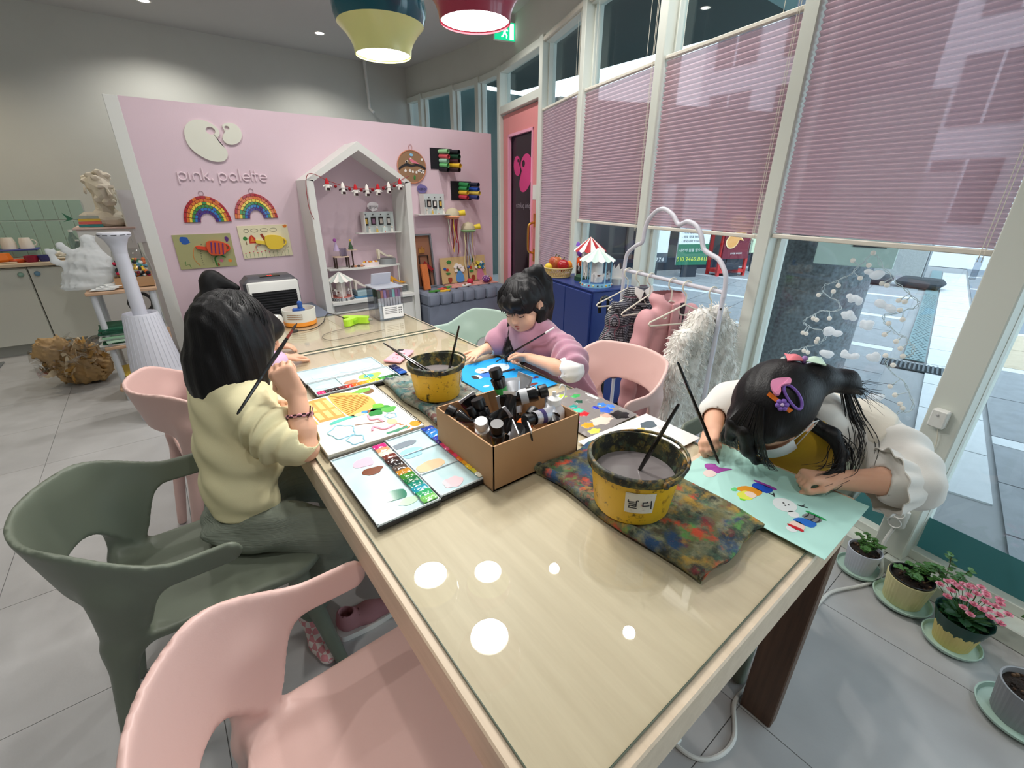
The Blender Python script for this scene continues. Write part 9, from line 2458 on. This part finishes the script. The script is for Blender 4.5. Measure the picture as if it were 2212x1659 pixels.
 strands(P, 'hair_strands', hr, r=.0012)
 # hair clips
 cp = V3(1.0187, .3316, .968); N = (cp - H.c).normalized()
 def onhead(du, dv):
  """point on the hair shell near the clip, in camera-facing tangent axes"""
  r = V3(.789, -.615, .0); up = N.cross(r).normalized()
  p = cp + r.normalized() * du + up * dv
  d = (p - H.c).normalized(); near = HD @ np.array(d) > .9985; return H.c + d * (HRr[near].max() + .001), r.normalized(), up
 def pad(nm, pts, m, th=.005, z=.0):
  P2 = [onhead(a, b) for a, b in pts]
  n = (sum((p[0] for p in P2), Vector()) / len(P2) - H.c).normalized()
  vs = [p[0] + n * z for p in P2] + [p[0] + n * (z + th) for p in P2]; k = len(P2)
  return G().add(vs, [tuple(range(k))[::-1], tuple(range(k, 2 * k))] + [(i, (i + 1) % k, k + (i + 1) % k, k + i) for i in range(k)]).build(nm, m, hr)
 M_co2 = mat('clip_orange', (226, 118, 30), .5); M_cp2 = mat('clip_pink', (236, 150, 190), .8); M_cv = mat('clip_violet', (130, 96, 184), .6)
 pad('orange_clip', [(-.034, .010), (-.026, .016), (.016, -.026), (.008, -.032)], M_co2, .004)
 pad('pink_heart_pad', bez2([(-.022, .022), (-.018, .036), (.004, .036), (.016, .032), (.014, .022), (-.002, .020), (-.006, .006), (-.016, .004)], 4), M_cp2, .010, .004)
 ring = [(.018 + .022 * cos(a) * .55 + .010 * sin(a), .000 - .024 * sin(a)) for a in [2 * pi * i / 18 for i in range(18)]]
 sm(G().tube([onhead(a, b)[0] + N * .003 for a, b in ring], .0032, 6, True), 'violet_snap_clip', M_cv, hr)
 for i in range(6):
  a = 2 * pi * i / 6; p = onhead(-.006 + .0085 * cos(a), -.016 + .0085 * sin(a))[0]; sm(G().ball(p + N * .007, .0058, 8), 'flower_petal', M_cv, hr)
 sm(G().ball(onhead(-.006, -.016)[0] + N * .010, .0042, 8), 'flower_centre', mat('clip_lilac', (214, 190, 226), .6), hr)
 bd = (V3(1.122, .349, 1.008) - H.c).normalized(); bw = H.c + bd * (HRr[HD @ np.array(bd) > .995].max() + .004)
 for d, m_ in ((-1, mat('bow_coral', (236, 130, 140), .35)), (1, mat('bow_mint', (196, 224, 206), .35))):
  A = aim(bw, bw + V3(.3 * d, -.55 * d, .05))
  sm(G().grid(lambda u_, v: A @ Vector(((v - .5) * (.012 + .045 * u_), .010 * sin(pi * u_) * cos(pi * (v - .5)), .038 * u_)), 8, 6, thick=.003), 'bow_loop', m_, hr, 80)
 sm(G().ball(bw, (.008, .008, .010), 10), 'bow_knot', mat('bow_violet', (150, 110, 170), .35), hr)
child_white()
brush((1.003, .428, .7555), (.985, .575, .992), 'long black brush held by the child bending over the mint paper', .0046)
# ---------------------------------------------------------------- fourth child, mostly hidden behind the cream sweater
def child_lilac():
 t = thing('person', 'child in a lilac top almost hidden behind the child in the cream sweater', 'person', (.12, 2.05, 0))
 H = Head((.236, 1.965, .862), (.93, -.10, -.42), (.3, 0, 1), .95)
 nb = V3(.165, 2.02, .80); pel = V3(.10, 2.05, .53)
 s = SDF((-.08, 1.80, 0), (.56, 2.32, 1.10), .005)
 head_skin(s, H); s.cone(H.p(0, -.02, -.06), nb, .038, .044, .02); s.cone(nb, pel, .075, .085, .03)
 shR, shL = V3(.145, 1.90, .765), V3(.15, 2.16, .765)
 ER, WR, EL, WL = V3(.25, 1.86, .772), V3(.315, 1.90, .772), V3(.25, 2.16, .772), V3(.31, 2.10, .772)
 limb(s, [shR, ER, WR], [.036, .031, .021]); limb(s, [shL, EL, WL], [.036, .031, .021]); s.cone(shR, shL, .034, .034, .03)
 for w, sd in ((WR, 1), (WL, -1)): hand_skin(s, w, (.9, .2 * sd, -.1), (0, 0, -1), sd * -1, [(.3, .4, .3)] * 4, ((.6, .7, .1), (.8, .4, .1), (.9, .2, .1)), .92)
 for y in (1.97, 2.13): limb(s, [V3(.11, y, .515), V3(.36, y, .49), V3(.35, y, .08)], [.058, .045, .03]); limb(s, [V3(.35, y, .06), V3(.45, y, .035)], [.028, .022])
 b = s.obj('body', M_skin, t, 1); face_parts(H, b)
 s = SDF((-.06, 1.78, .48), (.38, 2.32, .92), .006)
 s.cone(V3(.150, 2.03, .745), V3(.11, 2.05, .58), .125, .118, .03, sq=(1, 0, .2), sf=.75); s.cone(shR, shL, .052, .052, .03)
 for a, e, w in ((shR, ER, WR), (shL, EL, WL)): s.chain([a, e, e.lerp(w, .6)], [.056, .052, .038], .02); s.cone(w, e.lerp(w, .5), .028, .03, .004, 's')
 s.cone(nb + V3(.012, 0, 0), nb + V3(.03, 0, .08), .042, .044, .006, 's')
 s.obj('lilac_top', mat('lilac_cotton', (206, 176, 206), .85), t, 1)
 s = SDF((-.04, 1.86, .06), (.44, 2.24, .62), .007); s.ell((.10, 2.05, .515), (.115, .135, .06), None, .02)
 for y in (1.975, 2.125): s.chain([(.11, y, .515), (.36, y, .495), (.35, y, .12)], [.074, .06, .046], .02)
 s.obj('trousers', mat('grey_trousers', (120, 122, 130), .9), t, 1)
 s = SDF((.04, 1.82, .64), (.36, 2.14, 1.02), .006)
 s.ell(H.p(0, -.014, .034), (.086, .099, .088), H.R(), .01); s.ell(H.p(0, .062, .056), (.058, .034, .032), H.R(), .02); s.cone(H.p(0, -.05, .0), V3(.12, 2.02, .76), .072, .055, .03); s.ell(H.p(0, .098, -.05), (.060, .060, .068), H.R(), .008, 's')
 s.obj('hair', M_hair, t, 1)
child_lilac()
